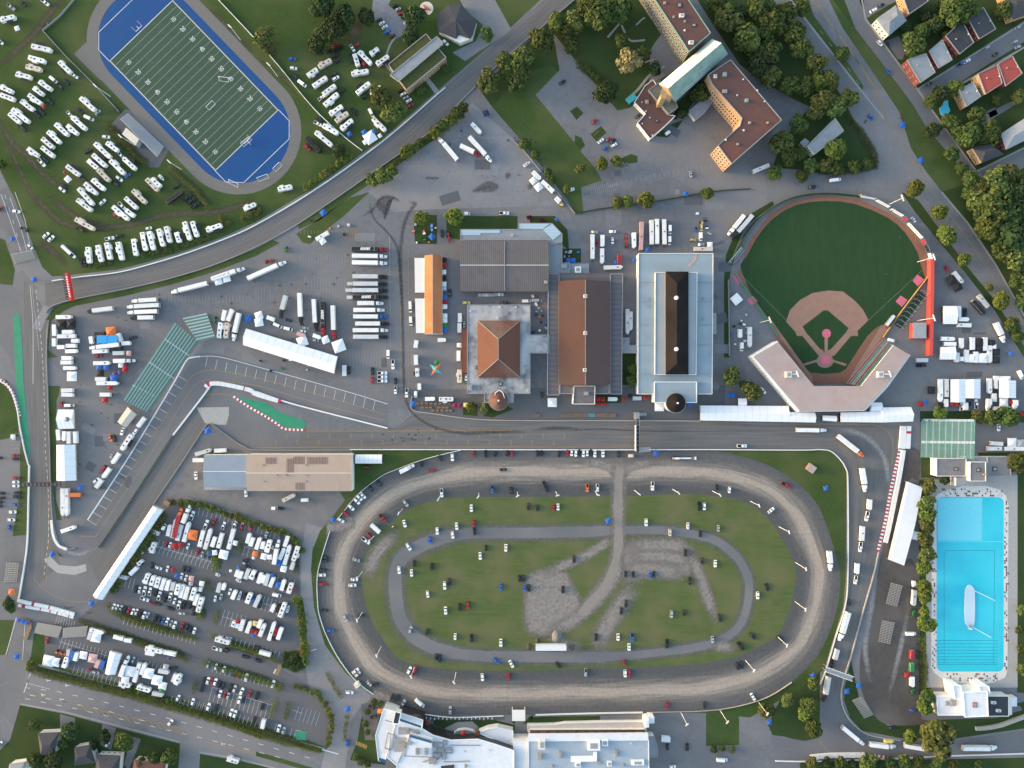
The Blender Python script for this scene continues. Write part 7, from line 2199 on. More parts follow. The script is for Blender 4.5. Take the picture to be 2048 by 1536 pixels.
trl w 1115 1395 1180 1235
tent b 1250 1365 100 -10
trl w 1300 1450 1350 1275
rv w 1410 1495 1465 1330
boat w 580 1265 660 1315
tent r 1522 1413 46 0
tent w 487 1135 40 0
suv k 740 1085 740 1000
Z lotA 400 1160 8
car w 460 240 485 140
trl w 510 310 570 165
boat w 610 320 660 175
car k 690 310 740 210
rv w 745 375 810 210
tent b 843 330 56 0
trl s 870 435 955 240
suv k 935 435 970 375
van w 1155 230 1290 265
trl w 1140 510 1190 390
car o 1210 520 1240 420
car k 1245 470 1275 390
rv w 1270 595 1360 365
boat w 1385 520 1425 405
tent r 605 665 64 -8
rv w 515 750 545 665
trl w 640 815 690 640
tent w 590 735 76 -12
trl w 745 850 810 665
tent y 880 700 80 -12
trl w 930 770 975 640
trl w 950 905 1035 700
tent r 830 815 64 -12
tent r 900 845 64 -12
tent b 848 895 46 0
trl w 1095 970 1195 670
tent r 1215 800 70 -14
tent r 1190 870 70 -14
tent n 1240 735 54 0
trl w 1240 955 1305 765
tent k 1180 940 66 -12
rv w 240 950 470 1010
trl w 945 1155 1125 1205
pu w 195 1085 345 1130
trl k 370 1120 450 1150
car k 660 1215 790 1250
car k 850 1265 990 1320
car k 860 1070 970 1095
suv s 415 915 485 935
car r 1615 1120 1625 1195
Z lotB 0 1152
tent w 385 680 86 -12
tent w 440 690 70 -12
rv w 505 735 535 650
trac o 435 600 495 630
trl b 560 675 585 600
trl w 595 680 615 615
tent w 665 635 60 -10
trl s 540 640 548 590
tent p 740 660 70 -10
trl p 765 735 790 675
trl b 805 745 825 680
tri w 960 805 1015 650
tent w 1040 765 80 -10
trl w 1070 850 1115 700
trl w 1125 790 1160 700
tent w 1185 780 84 -12
rv w 950 865 1040 880
tent w 1000 835 60 -10
rv w 1095 890 1200 920
tent w 1255 835 80 -12
tent w 1300 880 60 -12
trl s 1215 940 1305 955
tent g 1292 915 40 0
trl s 1265 760 1350 775
tent s 1325 730 44 -12
car k 1350 745 1410 735
trl w 1380 850 1405 785
rv w 1400 870 1440 790
car s 1060 690 1070 655
car r 695 760 735 735
car s 735 765 790 780
trl w 715 430 830 455
tent w 765 490 80 -10
trl s 708 510 725 450
trl w 905 485 985 505
trl w 990 512 1050 522
rv w 1160 580 1300 610
trl w 1160 615 1238 628
trl w 1305 610 1405 630
tent v 1350 658 26 0
car r 370 545 378 490
car w 1340 1195 1380 1155
rv w 1815 1465 1905 1490
car w 1410 1000 1435 955
tent b 145 355 30 0
tent b 178 365 30 0
tent b 210 375 30 0
tent b 130 645 42 0
tent b 730 220 44 0
tent o 90 128 44 -5
car w -20 1360 10 1330
car w 845 1365 868 1330
tent s 575 640 34 0
Z lotC 380 1310 8
suv s 270 210 305 110
car b 335 215 365 140
car w 395 240 425 145
car k 455 250 485 170
car w 520 280 555 185
car b 640 325 670 235
car k 695 360 725 265
car r 755 370 785 285
car w 880 430 915 300
car w 1305 540 1345 400
car k 165 600 205 480
car k 205 460 235 360
car w 265 470 300 360
car r 330 480 360 375
car w 380 490 420 380
car k 445 530 480 425
suv k 505 550 540 445
car v 405 640 435 555
car w 460 690 495 565
car r 530 695 565 590
suv s 590 710 620 610
pu k 630 600 665 465
car c 690 600 725 490
car w 800 640 850 530
car w 770 785 805 665
car k 835 770 870 670
car r 930 680 970 565
pu k 1050 720 1090 595
car k 1135 885 1170 780
car w 25 805 55 700
car w 270 890 310 775
car k 385 920 440 790
car w 635 990 680 860
car w 695 1010 735 885
car k 1000 1110 1045 985
trl w 1150 1180 1180 1035
car w 1400 1240 1435 1115
car s 1475 1270 1510 1160
Z oval 512 1152
car r 500 65 562 68
car k 520 278 572 275
car b 563 437 624 437
car s 702 308 722 365
car w 738 77 802 75
car w 758 30 815 30
car k 815 325 860 310
car w 766 782 823 743
suv c 790 807 832 770
car c 888 845 918 880
car k 942 880 975 860
car w 1210 788 1242 726
pu r 1252 798 1277 720
car w 1810 783 1813 842
car r 2018 773 2020 832
car s 1163 1048 1192 993
van w 1275 993 1342 1052
car s 1553 1108 1555 1043
car k 1078 992 1097 948
car k 1108 1003 1147 953
Z infield 512 1152
car w 1508 42 1510 115
car k 1545 22 1547 78
car w 1370 122 1376 174
car r 1693 202 1696 267
car k 1630 222 1632 282
car w 1515 243 1518 315
car b 1957 58 1957 118
car s 1226 458 1244 406
car k 1358 475 1377 425
car w 1595 462 1592 512
pu k 1725 468 1725 533
car w 1960 498 1958 575
car k 1440 625 1445 678
car k 1468 628 1470 694
car b 1898 660 1942 700
car w 2028 678 2058 735
Z entrance 512 1152
car w 706 930 787 938
tent b 730 1065 44 10
car b 726 1310 729 1368
car k 898 1042 948 1062
car k 908 1140 976 1122
tent o 990 1082 34 0
tent c 812 870 40 35
Z infield 1024 1152
car k 60 -5 62 48
car k 90 -5 90 48
car b 100 68 100 122
car k 135 68 135 127
car k 408 83 408 140
car k 1425 8 1425 75
car w 1968 128 1968 187
car k 915 193 912 252
car k 877 253 875 310
car s 1278 276 1278 337
car k 1380 272 1378 322
car k 1662 308 1670 367
car k 675 463 672 522
car w 850 463 850 520
pu b 963 458 963 528
car w 938 541 938 600
pu k 1243 508 1242 582
car s 1605 483 1608 537
car k 1903 453 1952 512
pu k 1808 528 1857 597
car r 888 668 906 720
car k 348 693 388 735
Z oval 1024 1152
pu s 590 750 590 798
car w 907 753 907 812
car r 938 748 938 807
car k 1797 690 1815 755
car k 1833 680 1850 745
car r 1240 1008 1240 1068
car k 1543 1008 1543 1063
car w 1913 940 1947 1000
car k 2034 60 2052 122
car k 2120 480 2172 525
Z southlot 1024 1152
car k 1245 1345 1245 1397
car k 1403 1343 1403 1402
van w 1640 1475 1727 1480
car w 1258 1527 1312 1527
Z circuit 1536 1152
pu w 708 0 700 67
car k 655 190 657 240
tri w 650 295 583 527
trl s 562 590 540 670
pu k 520 675 508 738
tri ks 490 810 455 1017
tri w 600 1215 780 1362
tri w 820 1352 1035 1377
van y 935 1325 1017 1328
tri w 1100 1360 1330 1400
tri w 1565 1382 1848 1384
Z dirtlot 1536 1152
van w 1173 43 1173 92
trac g 1168 255 1165 322
van w 1108 465 1192 466
trl r 1158 598 1155 672
trl g 1155 700 1155 767
tent r 1115 795 42 0
trl w 1158 808 1158 890
trac g 1158 890 1157 945
car b 1138 1075 1188 1075
trl s 1178 115 1168 240
car k 965 1215 1020 1212
tent b 632 925 40 5
tent b 727 875 38 5
tent b 360 800 36 30
tent b 15 1172 34 0
"""
# ---------------------------------------------------------------- vegetation
def leafmat(name, c, c2, c3):
    m = bpy.data.materials.new(name); m.use_nodes = True; MATS[name] = m; n = m.node_tree; b = n.nodes['Principled BSDF']; b.inputs['Roughness'].default_value = .75; b.inputs['Specular IOR Level'].default_value = .15
    ge = n.nodes.new('ShaderNodeNewGeometry'); rp = n.nodes.new('ShaderNodeValToRGB'); e = rp.color_ramp.elements; e[0].color = (*c2, 1); e[1].color = (*c3, 1); k = e.new(.5); k.color = (*c, 1)
    oi = n.nodes.new('ShaderNodeObjectInfo'); hs = n.nodes.new('ShaderNodeHueSaturation'); mr = n.nodes.new('ShaderNodeMapRange'); mr.inputs[3].default_value = .75; mr.inputs[4].default_value = 1.25
    mh = n.nodes.new('ShaderNodeMapRange'); mh.inputs[3].default_value = .47; mh.inputs[4].default_value = .52
    n.links.new(ge.outputs['Random Per Island'], rp.inputs[0]); n.links.new(oi.outputs['Random'], mr.inputs[0]); n.links.new(oi.outputs['Random'], mh.inputs[0]); n.links.new(mr.outputs[0], hs.inputs['Value']); n.links.new(mh.outputs[0], hs.inputs['Hue'])
    n.links.new(rp.outputs[0], hs.inputs['Color']); n.links.new(hs.outputs[0], b.inputs['Base Color'])
    tr = n.nodes.new('ShaderNodeBsdfTranslucent'); n.links.new(hs.outputs[0], tr.inputs[0]); mx = n.nodes.new('ShaderNodeMixShader'); mx.inputs[0].default_value = .22
    n.links.new(b.outputs[0], mx.inputs[1]); n.links.new(tr.outputs[0], mx.inputs[2]); n.links.new(mx.outputs[0], n.nodes['Material Output'].inputs[0])
leafmat('leaf_d', (.038, .062, .022), (.024, .042, .015), (.058, .082, .026)); leafmat('leaf_m', (.068, .10, .026), (.04, .064, .018), (.10, .125, .034)); leafmat('leaf_y', (.095, .122, .034), (.055, .08, .023), (.15, .168, .05))
leafmat('leaf_l', (.105, .14, .028), (.06, .092, .018), (.16, .18, .04)); leafmat('leaf_t', (.20, .16, .075), (.12, .11, .04), (.30, .24, .12)); leafmat('leaf_r', (.09, .018, .02), (.06, .012, .014), (.13, .03, .03))
def crown_mesh(kind, seed, nl):
    """unit crown: radius about 1, base at z=.35, leaf sprays spread through lumpy lobes"""
    rnd = random.Random(seed); v = []; f = []; lobes = [(0, 0, 1.0, .72)]
    for k in range(rnd.randint(7, 10)):
        a = rnd.uniform(0, 6.283); r = rnd.uniform(.35, .68); lobes.append((r * math.cos(a), r * math.sin(a), rnd.uniform(.7, 1.25), rnd.uniform(.26, .46)))
    for k in range(nl):
        lx, ly, lz, lr = lobes[rnd.randrange(len(lobes))] if k % 5 else lobes[0]
        th = rnd.uniform(0, 6.283); cz = rnd.uniform(-.45, 1); sr = math.sqrt(1 - cz * cz); rr = lr * rnd.uniform(.72, 1.06)
        d = Vector((sr * math.cos(th), sr * math.sin(th), cz)); p = Vector((lx, ly, lz)) + Vector((d.x * rr, d.y * rr, d.z * rr * .85))
        n = (d + Vector((rnd.gauss(0, .45), rnd.gauss(0, .45), rnd.gauss(.25, .4)))).normalized()
        t = n.cross(Vector((rnd.gauss(0, 1), rnd.gauss(0, 1), rnd.gauss(0, 1)))).normalized(); w_ = n.cross(t); s = rnd.uniform(.055, .12)
        i = len(v); t *= s * 1.35; w_ *= s
        for q in (t + w_ * .3, t * .2 + w_, -t + w_ * .25, -t * .3 - w_ * .9, t * .7 - w_ * .7): v.append(tuple(p + q + n * rnd.uniform(-.02, .02)))
        f.append((i, i + 1, i + 2, i + 3, i + 4))
    me = bpy.data.meshes.new('crown'); me.from_pydata(v, [], f); me.materials.append(MATS['leaf_' + kind]); me.update(); return me
CR = {k: [crown_mesh(k, 100 + i * 7 + ord(k), 1000) for i in range(4)] for k in 'dmylt'}; CR['r'] = [crown_mesh('r', 5, 500)]
SH = {k: [crown_mesh(k, 300 + i * 7 + ord(k), 330) for i in range(3)] for k in 'dmyl'}
def trunk_mesh():
    b = MB(); b.cyl(0, 0, .085, 0, .9, 'trunk', n=8, r1=.05)
    for k in range(5): a = k * 1.3; b.bar((0, 0, .55), (.45 * math.cos(a), .45 * math.sin(a), 1.05), .045, 'trunk')
    return b.mesh('trunk')
TR = trunk_mesh()
TZ = dict(schoolpark='on the lawn around the school', northroad='along the curved northern road', churchgarden='in the church garden', churchlot='around the church car park', churchwood='in the wood east of the church', boulevard='along the northeast boulevard', houses='between the northeast row houses', forest='in the grove at the right edge', halls='around the exhibition halls', poolside='around the swimming pool', southeast='in the southeast bend', southhouses='between the bungalows at bottom left', westedge='near the left edge road', entrance='by the clubhouse entrance',
          stadium='behind the football grandstand', campfence='along the fence below the campers', lotnorth='along the striped lot upper rim', lotrow='in the bed below the parked car row', lotdivide='between the two striped lots', boulevardhedge='along the southern boulevard', boulevardtrees='on the southern boulevard verge', lotctop='above the lower car park', lotmid='in the bed across the striped lot', lotright='at the striped lot right end', lotcright='at the lower car park right end', islands='on the islands of the striped lots', tentside='behind the hairpin marquee', poolhedge='in the hedge between dirt lot and pool', villagarden='in the hedge of the grey villa')
LN = dict(d='dark green', m='mid green', y='yellowish green', l='light green', t='tan half-bare', r='dark red'); veg = []
zone = ''
for L_ in TREES.split('\n'):
    p = L_.split()
    if not p: continue
    if p[0] == 'Z': zone = p[1]; continue
    if float(p[2]) > 0: veg.append((float(p[0]), float(p[1]), float(p[2]), p[3], zone, 'tree'))
HEDGE_ZONES = ('lotrow', 'lotdivide', 'boulevardhedge', 'lotctop', 'lotmid', 'villagarden', 'poolhedge', 'stadium', 'entrance', 'islands', 'churchgarden'); hedge_lines = []
rnd = random.Random(21)
for L_ in HEDGES.split('\n'):
    p = L_.split()
    if not p: continue
    if p[3] in HEDGE_ZONES: hedge_lines.append(p); continue
    d = float(p[1]) * 1.3; pts = along(pairs(' '.join(p[4:])), d * .85)
    for x, y in pts: veg.append((x + rnd.uniform(-1, 1), y + rnd.uniform(-1, 1), d * rnd.uniform(.85, 1.25), p[2] if rnd.random() < .7 else rnd.choice('myl'), p[3], 'shrub'))
cnt = {}
for i, e in sorted(enumerate(veg), key=lambda q: q[1][0]):
    k = (e[4], e[5], e[3]); cnt.setdefault(k, []).append(i)
rank = {i: (n + 1, len(v)) for v in cnt.values() for n, i in enumerate(v)}
for i, (x, y, d, k, z, kind) in enumerate(veg):
    r = d * S / 2 * 1.16; n, tot = rank[i]; hs = r * (1.0 if kind == 'tree' and r > 3 else .8)
    top = hs * 1.6; px, py = g(x, y, top * .7)
    lab = ('%s leafy %s, %s such from left %s' % (LN[k], kind, ordn(n), TZ[z])) if tot > 1 else '%s leafy %s, alone of its colour %s' % (LN[k], kind, TZ[z])
    t = thing('tree' if kind == 'tree' else 'shrub', lab, kind, (px, py, 0), rnd.uniform(0, 6.28), kind + 's ' + TZ[z])
    me = (CR[k] if kind == 'tree' else SH.get(k, SH['m']))[rnd.randrange(len((CR[k] if kind == 'tree' else SH.get(k, SH['m']))))]
    o = link(me, 'crown', t); o.scale = (r, r, hs * (.9 if kind == 'tree' else .75)); o.location.z = -.1 * r if kind == 'shrub' else 0
    o = link(TR, 'trunk', t); o.scale = (r * .8, r * .8, hs)

hn = {}
HL = {('stadium', 2): 'hedge below the football grandstand along the track bend', ('villagarden', 2): 'hedge on the boulevard side of the grey villa', ('entrance', 2): 'short hedge on the divider below the blue tent by the clubhouse'}
for i_, t_ in enumerate(('short hedge on the middle left island of the striped lot', 'yellowish hedge at the lower end of the camper row', 'thin hedge island left of the small empty stalls', 'short hedge at the left end of the lower car park', 'yellowish hedge at the right end of the lower car park rows', 'thin hedge island beside the blue-lined stalls', 'short light hedge at the upper right of the lower car park', 'light hedge beside the white square tent in the striped lot', 'short hedge island between upper rows of the striped lot', 'short hedge island beside the lane at the striped lot')): HL[('islands', i_ + 1)] = t_
for p in hedge_lines:
    d = float(p[1]) * S; P_ = gp(pairs(' '.join(p[4:]))); L = sum(math.dist(a, b) for a, b in zip(P_, P_[1:])); d *= 1.5; N_ = int(L * 40 * d / 3); pts = resample(P_, max(40, int(L * 2))); v = []; f = []; ox_, oy_ = P_[0]
    lump = [rnd.uniform(.7, 1.25) for _ in range(int(L / 2) + 3)]
    for k in range(N_):
        i = rnd.randrange(len(pts)); q = lump[int(i / len(pts) * (len(lump) - 1))]; a = rnd.uniform(0, math.pi); rr = d / 2 * q * rnd.uniform(.75, 1.05); nrm = Vector((rnd.gauss(0, .5), rnd.gauss(0, .5), .7)).normalized()
        th = rnd.uniform(0, 6.283); c_ = Vector((pts[i][0] - ox_ + rr * math.cos(a) * math.cos(th), pts[i][1] - oy_ + rr * math.cos(a) * math.sin(th), .15 + rr * math.sin(a) * 1.1)); t_ = nrm.cross(Vector((rnd.gauss(0, 1), rnd.gauss(0, 1), .1))).normalized(); w_ = nrm.cross(t_); s = rnd.uniform(.12, .26); j = len(v)
        for u in (t_ * s + w_ * s * .3, w_ * s, -t_ * s, -w_ * s * .8): v.append(tuple(c_ + u))
        f.append((j, j + 1, j + 2, j + 3))
    me = bpy.data.meshes.new('foliage'); me.from_pydata(v, [], f); me.materials.append(MATS['leaf_' + p[2]]); me.update(); hn[p[3]] = hn.get(p[3], 0) + 1
    t = thing('hedge', HL.get((p[3], hn[p[3]]), '%s clipped hedge %s' % (LN[p[2]], TZ[p[3]])), 'hedge', (ox_, oy_, .05)); link(me, 'foliage', t)
    MB().soft([(x - ox_, y - oy_) for x, y in P_], d * 1.2, .0, 'bed_soil').obj('bed', t) if M('bed_soil', (.06, .07, .03), .95, (.04, .05, .022), .6, .9, alpha=1.0) else None

# ---------------------------------------------------------------- vehicles and canopies
KN = dict(car='car', suv='suv', pu='pickup truck', van='van', rv='camper', tri='semi truck', trl='enclosed trailer', trs='box truck', tent='pop-up canopy', trac='tractor', boat='boat', moto='motorcycle')
CATS = dict(car='car', suv='suv', pu='pickup', van='van', rv='camper', tri='truck', trl='trailer', trs='truck', tent='canopy', trac='tractor', boat='boat', moto='motorcycle')
NM = dict(car='parked_car', suv='suv', pu='pickup_truck', van='van', rv='camper', tri='semi_truck', trl='enclosed_trailer', trs='box_truck', tent='popup_canopy', trac='tractor', boat='boat', moto='motorcycle')
VZ = dict(camp='on the grass campsite', camprow='in the camper row above the curved road', school='on the lawn beside the school', northlot='in the pale lot under the northern trees', churchlot='in the church car park', streets='on the northeast streets', westroad='on the road at the left edge', hillpaddock='in the paddock beside the tall straight', bluecanopy='in the paddock around the blue awning', tentyard='in the yard behind the long marquee', rigs='in the stack of parked rigs', vendors='around the orange stable', access='on the lane above the grey-brown hall', backlot='in the yard above the pale blue hall', parkroad='beside the ballpark left side', eastpaddock='in the paddock behind the red wall', poollot='near the square green bleachers', westlot='in the car park at the left edge', hairpin='around the hairpin and tan hall', halllane='on the dirt lane below the tan hall', oval='on the dirt oval ring', infield='on the oval infield', plaza='on the plaza above the main straight', circuit='on the right-hand circuit straight', lotA1='in the upper striped lot', lotA2='in the middle of the striped lot', lotA3='in the lower striped lot', lotArow='in the car row along the hedge', lotB='in the vendor lot at lower left', lotC='in the car park above the boulevard', entrance='by the clubhouse entrance', southlot='east of the oval grandstand', dirtlot='on the brown dirt lot')
def body(b, prof, w_, m, wt=None):
    """extruded side profile [(x,z)...] of width w_"""
    n = len(prof); i = len(b.v); wt = wt or w_
    zs = [z for x, z in prof]; z0, z1 = min(zs), max(zs)
    for s in (-1, 1):
        for x, z in prof: ww = w_ + (wt - w_) * (z - z0) / max(.01, z1 - z0); b.v.append((x, s * ww / 2, z))
    for k in range(n): b.f.append((i + k, i + (k + 1) % n, i + n + (k + 1) % n, i + n + k)); b.m.append(m if not isinstance(m, list) else m[k])
    b.f.append(tuple(range(i, i + n))); b.m.append(m if not isinstance(m, list) else m[-1]); b.f.append(tuple(range(i + 2 * n - 1, i + n - 1, -1))); b.m.append(m if not isinstance(m, list) else m[-1])
def wheels(b, xs, w_, r=.33):
    for x in xs:
        for s in (-1, 1):
            pts = [(x + r * math.cos(k * .785), r + r * math.sin(k * .785)) for k in range(8)]; i = len(b.v); y0, y1 = s * (w_ / 2 - .22), s * w_ / 2
            b.v += [(px, y0, pz) for px, pz in pts] + [(px, y1, pz) for px, pz in pts]
            for k in range(8): b.f.append((i + k, i + (k + 1) % 8, i + 8 + (k + 1) % 8, i + 8 + k)); b.m.append('rubber')
            b.f.append(tuple(range(i, i + 8))); b.m.append('rubber'); b.f.append(tuple(range(i + 8, i + 16))); b.m.append('rubber')
def plan(L, w_, f=.3, bk=.2, c=.25): return [(-L / 2, -w_ / 2 + bk), (-L / 2 + bk, -w_ / 2), (L / 2 - c - f, -w_ / 2), (L / 2, -w_ / 2 + f), (L / 2, w_ / 2 - f), (L / 2 - c - f, w_ / 2), (-L / 2 + bk, w_ / 2), (-L / 2, w_ / 2 - bk)]
def rect(x0, x1, w_): return [(x0, -w_ / 2), (x1, -w_ / 2), (x1, w_ / 2), (x0, w_ / 2)]
CACHE = {}; rnd2 = random.Random(4)
def vmesh(kind, c, var=0):
    key = (kind, c, var)
    if key in CACHE: return CACHE[key]
    b = MB(); pm = 'paint_' + c
    if kind in ('car', 'suv'):
        L, w_ = (4.7, 1.9) if kind == 'car' else (4.9, 2.0); zb = .86 if kind == 'car' else 1.0; zr = 1.45 if kind == 'car' else 1.75
        p = plan(L, w_); p2 = [(x * .98, y * .94) for x, y in p]
        b.frustum(p, .3, p, zb - .12, pm, pm); b.frustum(p, zb - .12, p2, zb, pm, pm)
        x0, x1 = ((-1.75, .95) if var == 0 else (-2.15, .95)) if kind == 'car' else (-2.3, 1.1)
        b.frustum(rect(x0, x1, w_ * .88), zb - .02, rect(x0 + (.6 if var == 0 and kind == 'car' else .3), x1 - .75, w_ * .72), zr, ['glass'] * 4, pm)
        wheels(b, (-1.4, 1.42), w_)
    elif kind == 'pu':
        L, w_ = 5.9, 2.05; p = plan(L, w_, .28, .05, .2); b.frustum(p, .4, p, .9, pm, pm); b.box(.95, -w_ * .46, .9, 2.85, w_ * .46, 1.08, pm)
        b.frustum(rect(-.75, 1.45, w_ * .92), .9, rect(-.55, .8, w_ * .78), 1.85, 'glass', pm)
        b.box(-2.85, -w_ * .48, .9, -.75, -w_ * .4, 1.15, pm).box(-2.85, w_ * .4, .9, -.75, w_ * .48, 1.15, pm).box(-2.93, -w_ * .48, .9, -2.83, w_ * .48, 1.15, pm).box(-2.83, -w_ * .4, .9, -.76, w_ * .4, .93, 'black')
        wheels(b, (-1.75, 1.85), w_, .4)
    elif kind == 'van':
        L, w_ = 6.0, 2.1; b.frustum(plan(L, w_, .3, .05, .2), .4, plan(L, w_, .3, .05, .2), 1.2, pm, pm); b.frustum(rect(-2.98, 2.2, w_ * .98), 1.2, rect(-2.9, 1.35, w_ * .86), 2.5, [pm, 'glass', pm, pm], pm); wheels(b, (-1.8, 1.9), w_, .36)
    elif kind == 'rv':
        L, w_ = 10, 2.6; b.frustum([(x, y) for x, y in plan(L, w_, .5, .1, .3)], .5, [(x, y) for x, y in plan(L, w_, .5, .1, .3)], 2.9, 'box_' + c, 'box_' + c); b.frustum(plan(L, w_, .5, .1, .3), 2.9, [(x * .97, y * .9) for x, y in plan(L, w_, .5, .1, .3)], 3.1, 'box_' + c, 'box_' + c)
        b.box(-1.5, -w_ / 2 - .02, 1.4, .5, -w_ / 2, 2.0, 'glass').box(1, w_ / 2, 1.4, 2.5, w_ / 2 + .02, 2.0, 'glass'); b.bar((L / 2, 0, .5), (L / 2 + .8, 0, .45), .2, 'black')
        if var == 1: b.box(-2.5, -w_ / 2 - .8, .6, .5, -w_ / 2 - .001, 2.7, 'box_' + c)
        if var == 0: b.box(-1.2, -w_ / 2 - 1.5, 2.5, 3.2, -w_ / 2 - .01, 2.57, 'cloth_k').box(-4.2, w_ / 2 + .001, .6, -2.4, w_ / 2 + .6, 2.7, 'box_' + c)
        if var == 2: b.box(-3, w_ / 2 + .01, 2.55, 1.5, w_ / 2 + 2.1, 2.63, rnd2.choice(('cloth_k', 'cloth_k', 'cloth_s', 'cloth_c')))  # side awning, mostly black so it doubles as the camper's shadow
        if var == 3: b.box(-3.6, w_ / 2 + .001, .6, -.8, w_ / 2 + .8, 2.7, 'box_' + c)
        wheels(b, (-1.2, -.3), w_, .36)
    elif kind == 'trl':
        L, w_ = 8, 2.55
        if var == 0: p = [(-L / 2, -w_ / 2), (L / 2, -w_ / 2), (L / 2, w_ / 2), (-L / 2, w_ / 2)]
        else: p = [(-L / 2, -w_ / 2), (L / 2 - .8, -w_ / 2), (L / 2, -.25), (L / 2, .25), (L / 2 - .8, w_ / 2), (-L / 2, w_ / 2)]
        b.frustum(p, .6, p, 2.75, 'box_' + c, 'box_' + c); b.frustum(p, 2.75, [(x * .985, y * .94) for x, y in p], 2.85, 'gutter', 'box_' + c); b.bar((L / 2, -.5, .55), (L / 2 + 1, 0, .5), .12, 'black').bar((L / 2, .5, .55), (L / 2 + 1, 0, .5), .12, 'black')
        b.box(-L / 2 - .03, -w_ / 2 + .15, .7, -L / 2, w_ / 2 - .15, 2.6, 'gutter'); wheels(b, (-1.0, -.1), w_, .36)
    elif kind == 'trac':
        b.box(-.2, -.5, .9, 2.0, .5, 1.5, pm).box(-1.4, -.75, .9, -.1, .75, 1.6, pm); b.frustum(rect(-1.3, -.1, 1.4), 1.6, rect(-1.2, -.2, 1.2), 2.6, 'glass', pm); wheels(b, (-.9,), 2.1, .85); wheels(b, (1.5,), 1.8, .5); b.bar((2.0, -.4, .9), (2.9, -.6, .5), .15, pm).bar((2.0, .4, .9), (2.9, .6, .5), .15, pm).box(2.8, -1, .3, 3.1, 1, .8, pm)
    elif kind == 'boat':
        p = [(-2.6, -.9), (.6, -1.0), (1.9, -.6), (2.7, 0), (1.9, .6), (.6, 1.0), (-2.6, .9)]; b.frustum([(x * .9, y * .6) for x, y in p], .5, p, 1.4, pm, pm); b.frustum([(x * .75, y * .7) for x, y in p], 1.4, [(x * .74, y * .68) for x, y in p], 1.44, 'cloth_s', 'cloth_s'); b.frustum(rect(-.4, .7, 1.3), 1.4, rect(-.3, .2, 1.1), 1.9, 'glass', pm); wheels(b, (-.6,), 1.7, .3)
    elif kind == 'moto':
        body(b, [(-.7, .5), (.2, .5), (.8, .8), (.6, 1.05), (0, .9), (-.8, .95)], .5, pm); wheels(b, (-.75, .8), .25, .33); b.bar((.55, -.45, 1.1), (.55, .45, 1.1), .1, 'black')
    CACHE[key] = me = b.mesh(NM[kind]); return me
def tent_mesh(c, s):
    key = ('tent', c, round(s, 1))
    if key in CACHE: return CACHE[key]
    b = MB(); h = s / 2; cm = 'cloth_' + c; z0, z1 = 2.3, 2.35 + s * .2; q = [(-h, -h), (h, -h), (h, h), (-h, h)]
    for k in range(4):
        a, d = q[k], q[(k + 1) % 4]; m_ = ((a[0] + d[0]) / 2, (a[1] + d[1]) / 2)
        b.face([(*a, z0), (*m_, z0 + .05), (0, 0, z1)], cm); b.face([(*m_, z0 + .05), (*d, z0), (0, 0, z1)], cm); b.face([(a[0], a[1], z0 - .28), (d[0], d[1], z0 - .28), (*d, z0), (*a, z0)], cm)
        b.box(a[0] * .96 - .04, a[1] * .96 - .04, 0, a[0] * .96 + .04, a[1] * .96 + .04, z0, 'steel')
        b.bar((*a, z0 + .03), (0, 0, z1 + .03), .09, 'cloth_' + c, .04)
    CACHE[key] = me = b.mesh('popup_canopy'); return me
def cab_mesh(c):
    if ('cab', c) in CACHE: return CACHE[('cab', c)]
    b = MB(); pm = 'paint_' + c; b.box(-3.4, -.5, .7, 3, .5, 1.0, 'black'); b.frustum(rect(-1.6, 1.2, 2.45), .9, rect(-1.5, .7, 2.2), 3.1, [pm, 'glass', pm, pm], pm); b.frustum(rect(-1.6, -.4, 2.3), 3.1, rect(-1.5, -.6, 2.0), 3.7, pm, pm)
    p = [(1.0, -1.05), (2.6, -.95), (3.1, -.6), (3.1, .6), (2.6, .95), (1.0, 1.05)]; b.frustum(p, .7, p, 1.7, pm, pm); b.frustum(p, 1.7, [(x * .97, y * .85) for x, y in p], 1.85, pm, pm)
    for s in (-1, 1): b.cyl(-1.75, s * 1.05, .1, 1, 3.8, 'steel', n=6)
    wheels(b, (-2.9, -1.9, 2.3), 2.45, .5); CACHE[('cab', c)] = me = b.mesh('cab'); return me
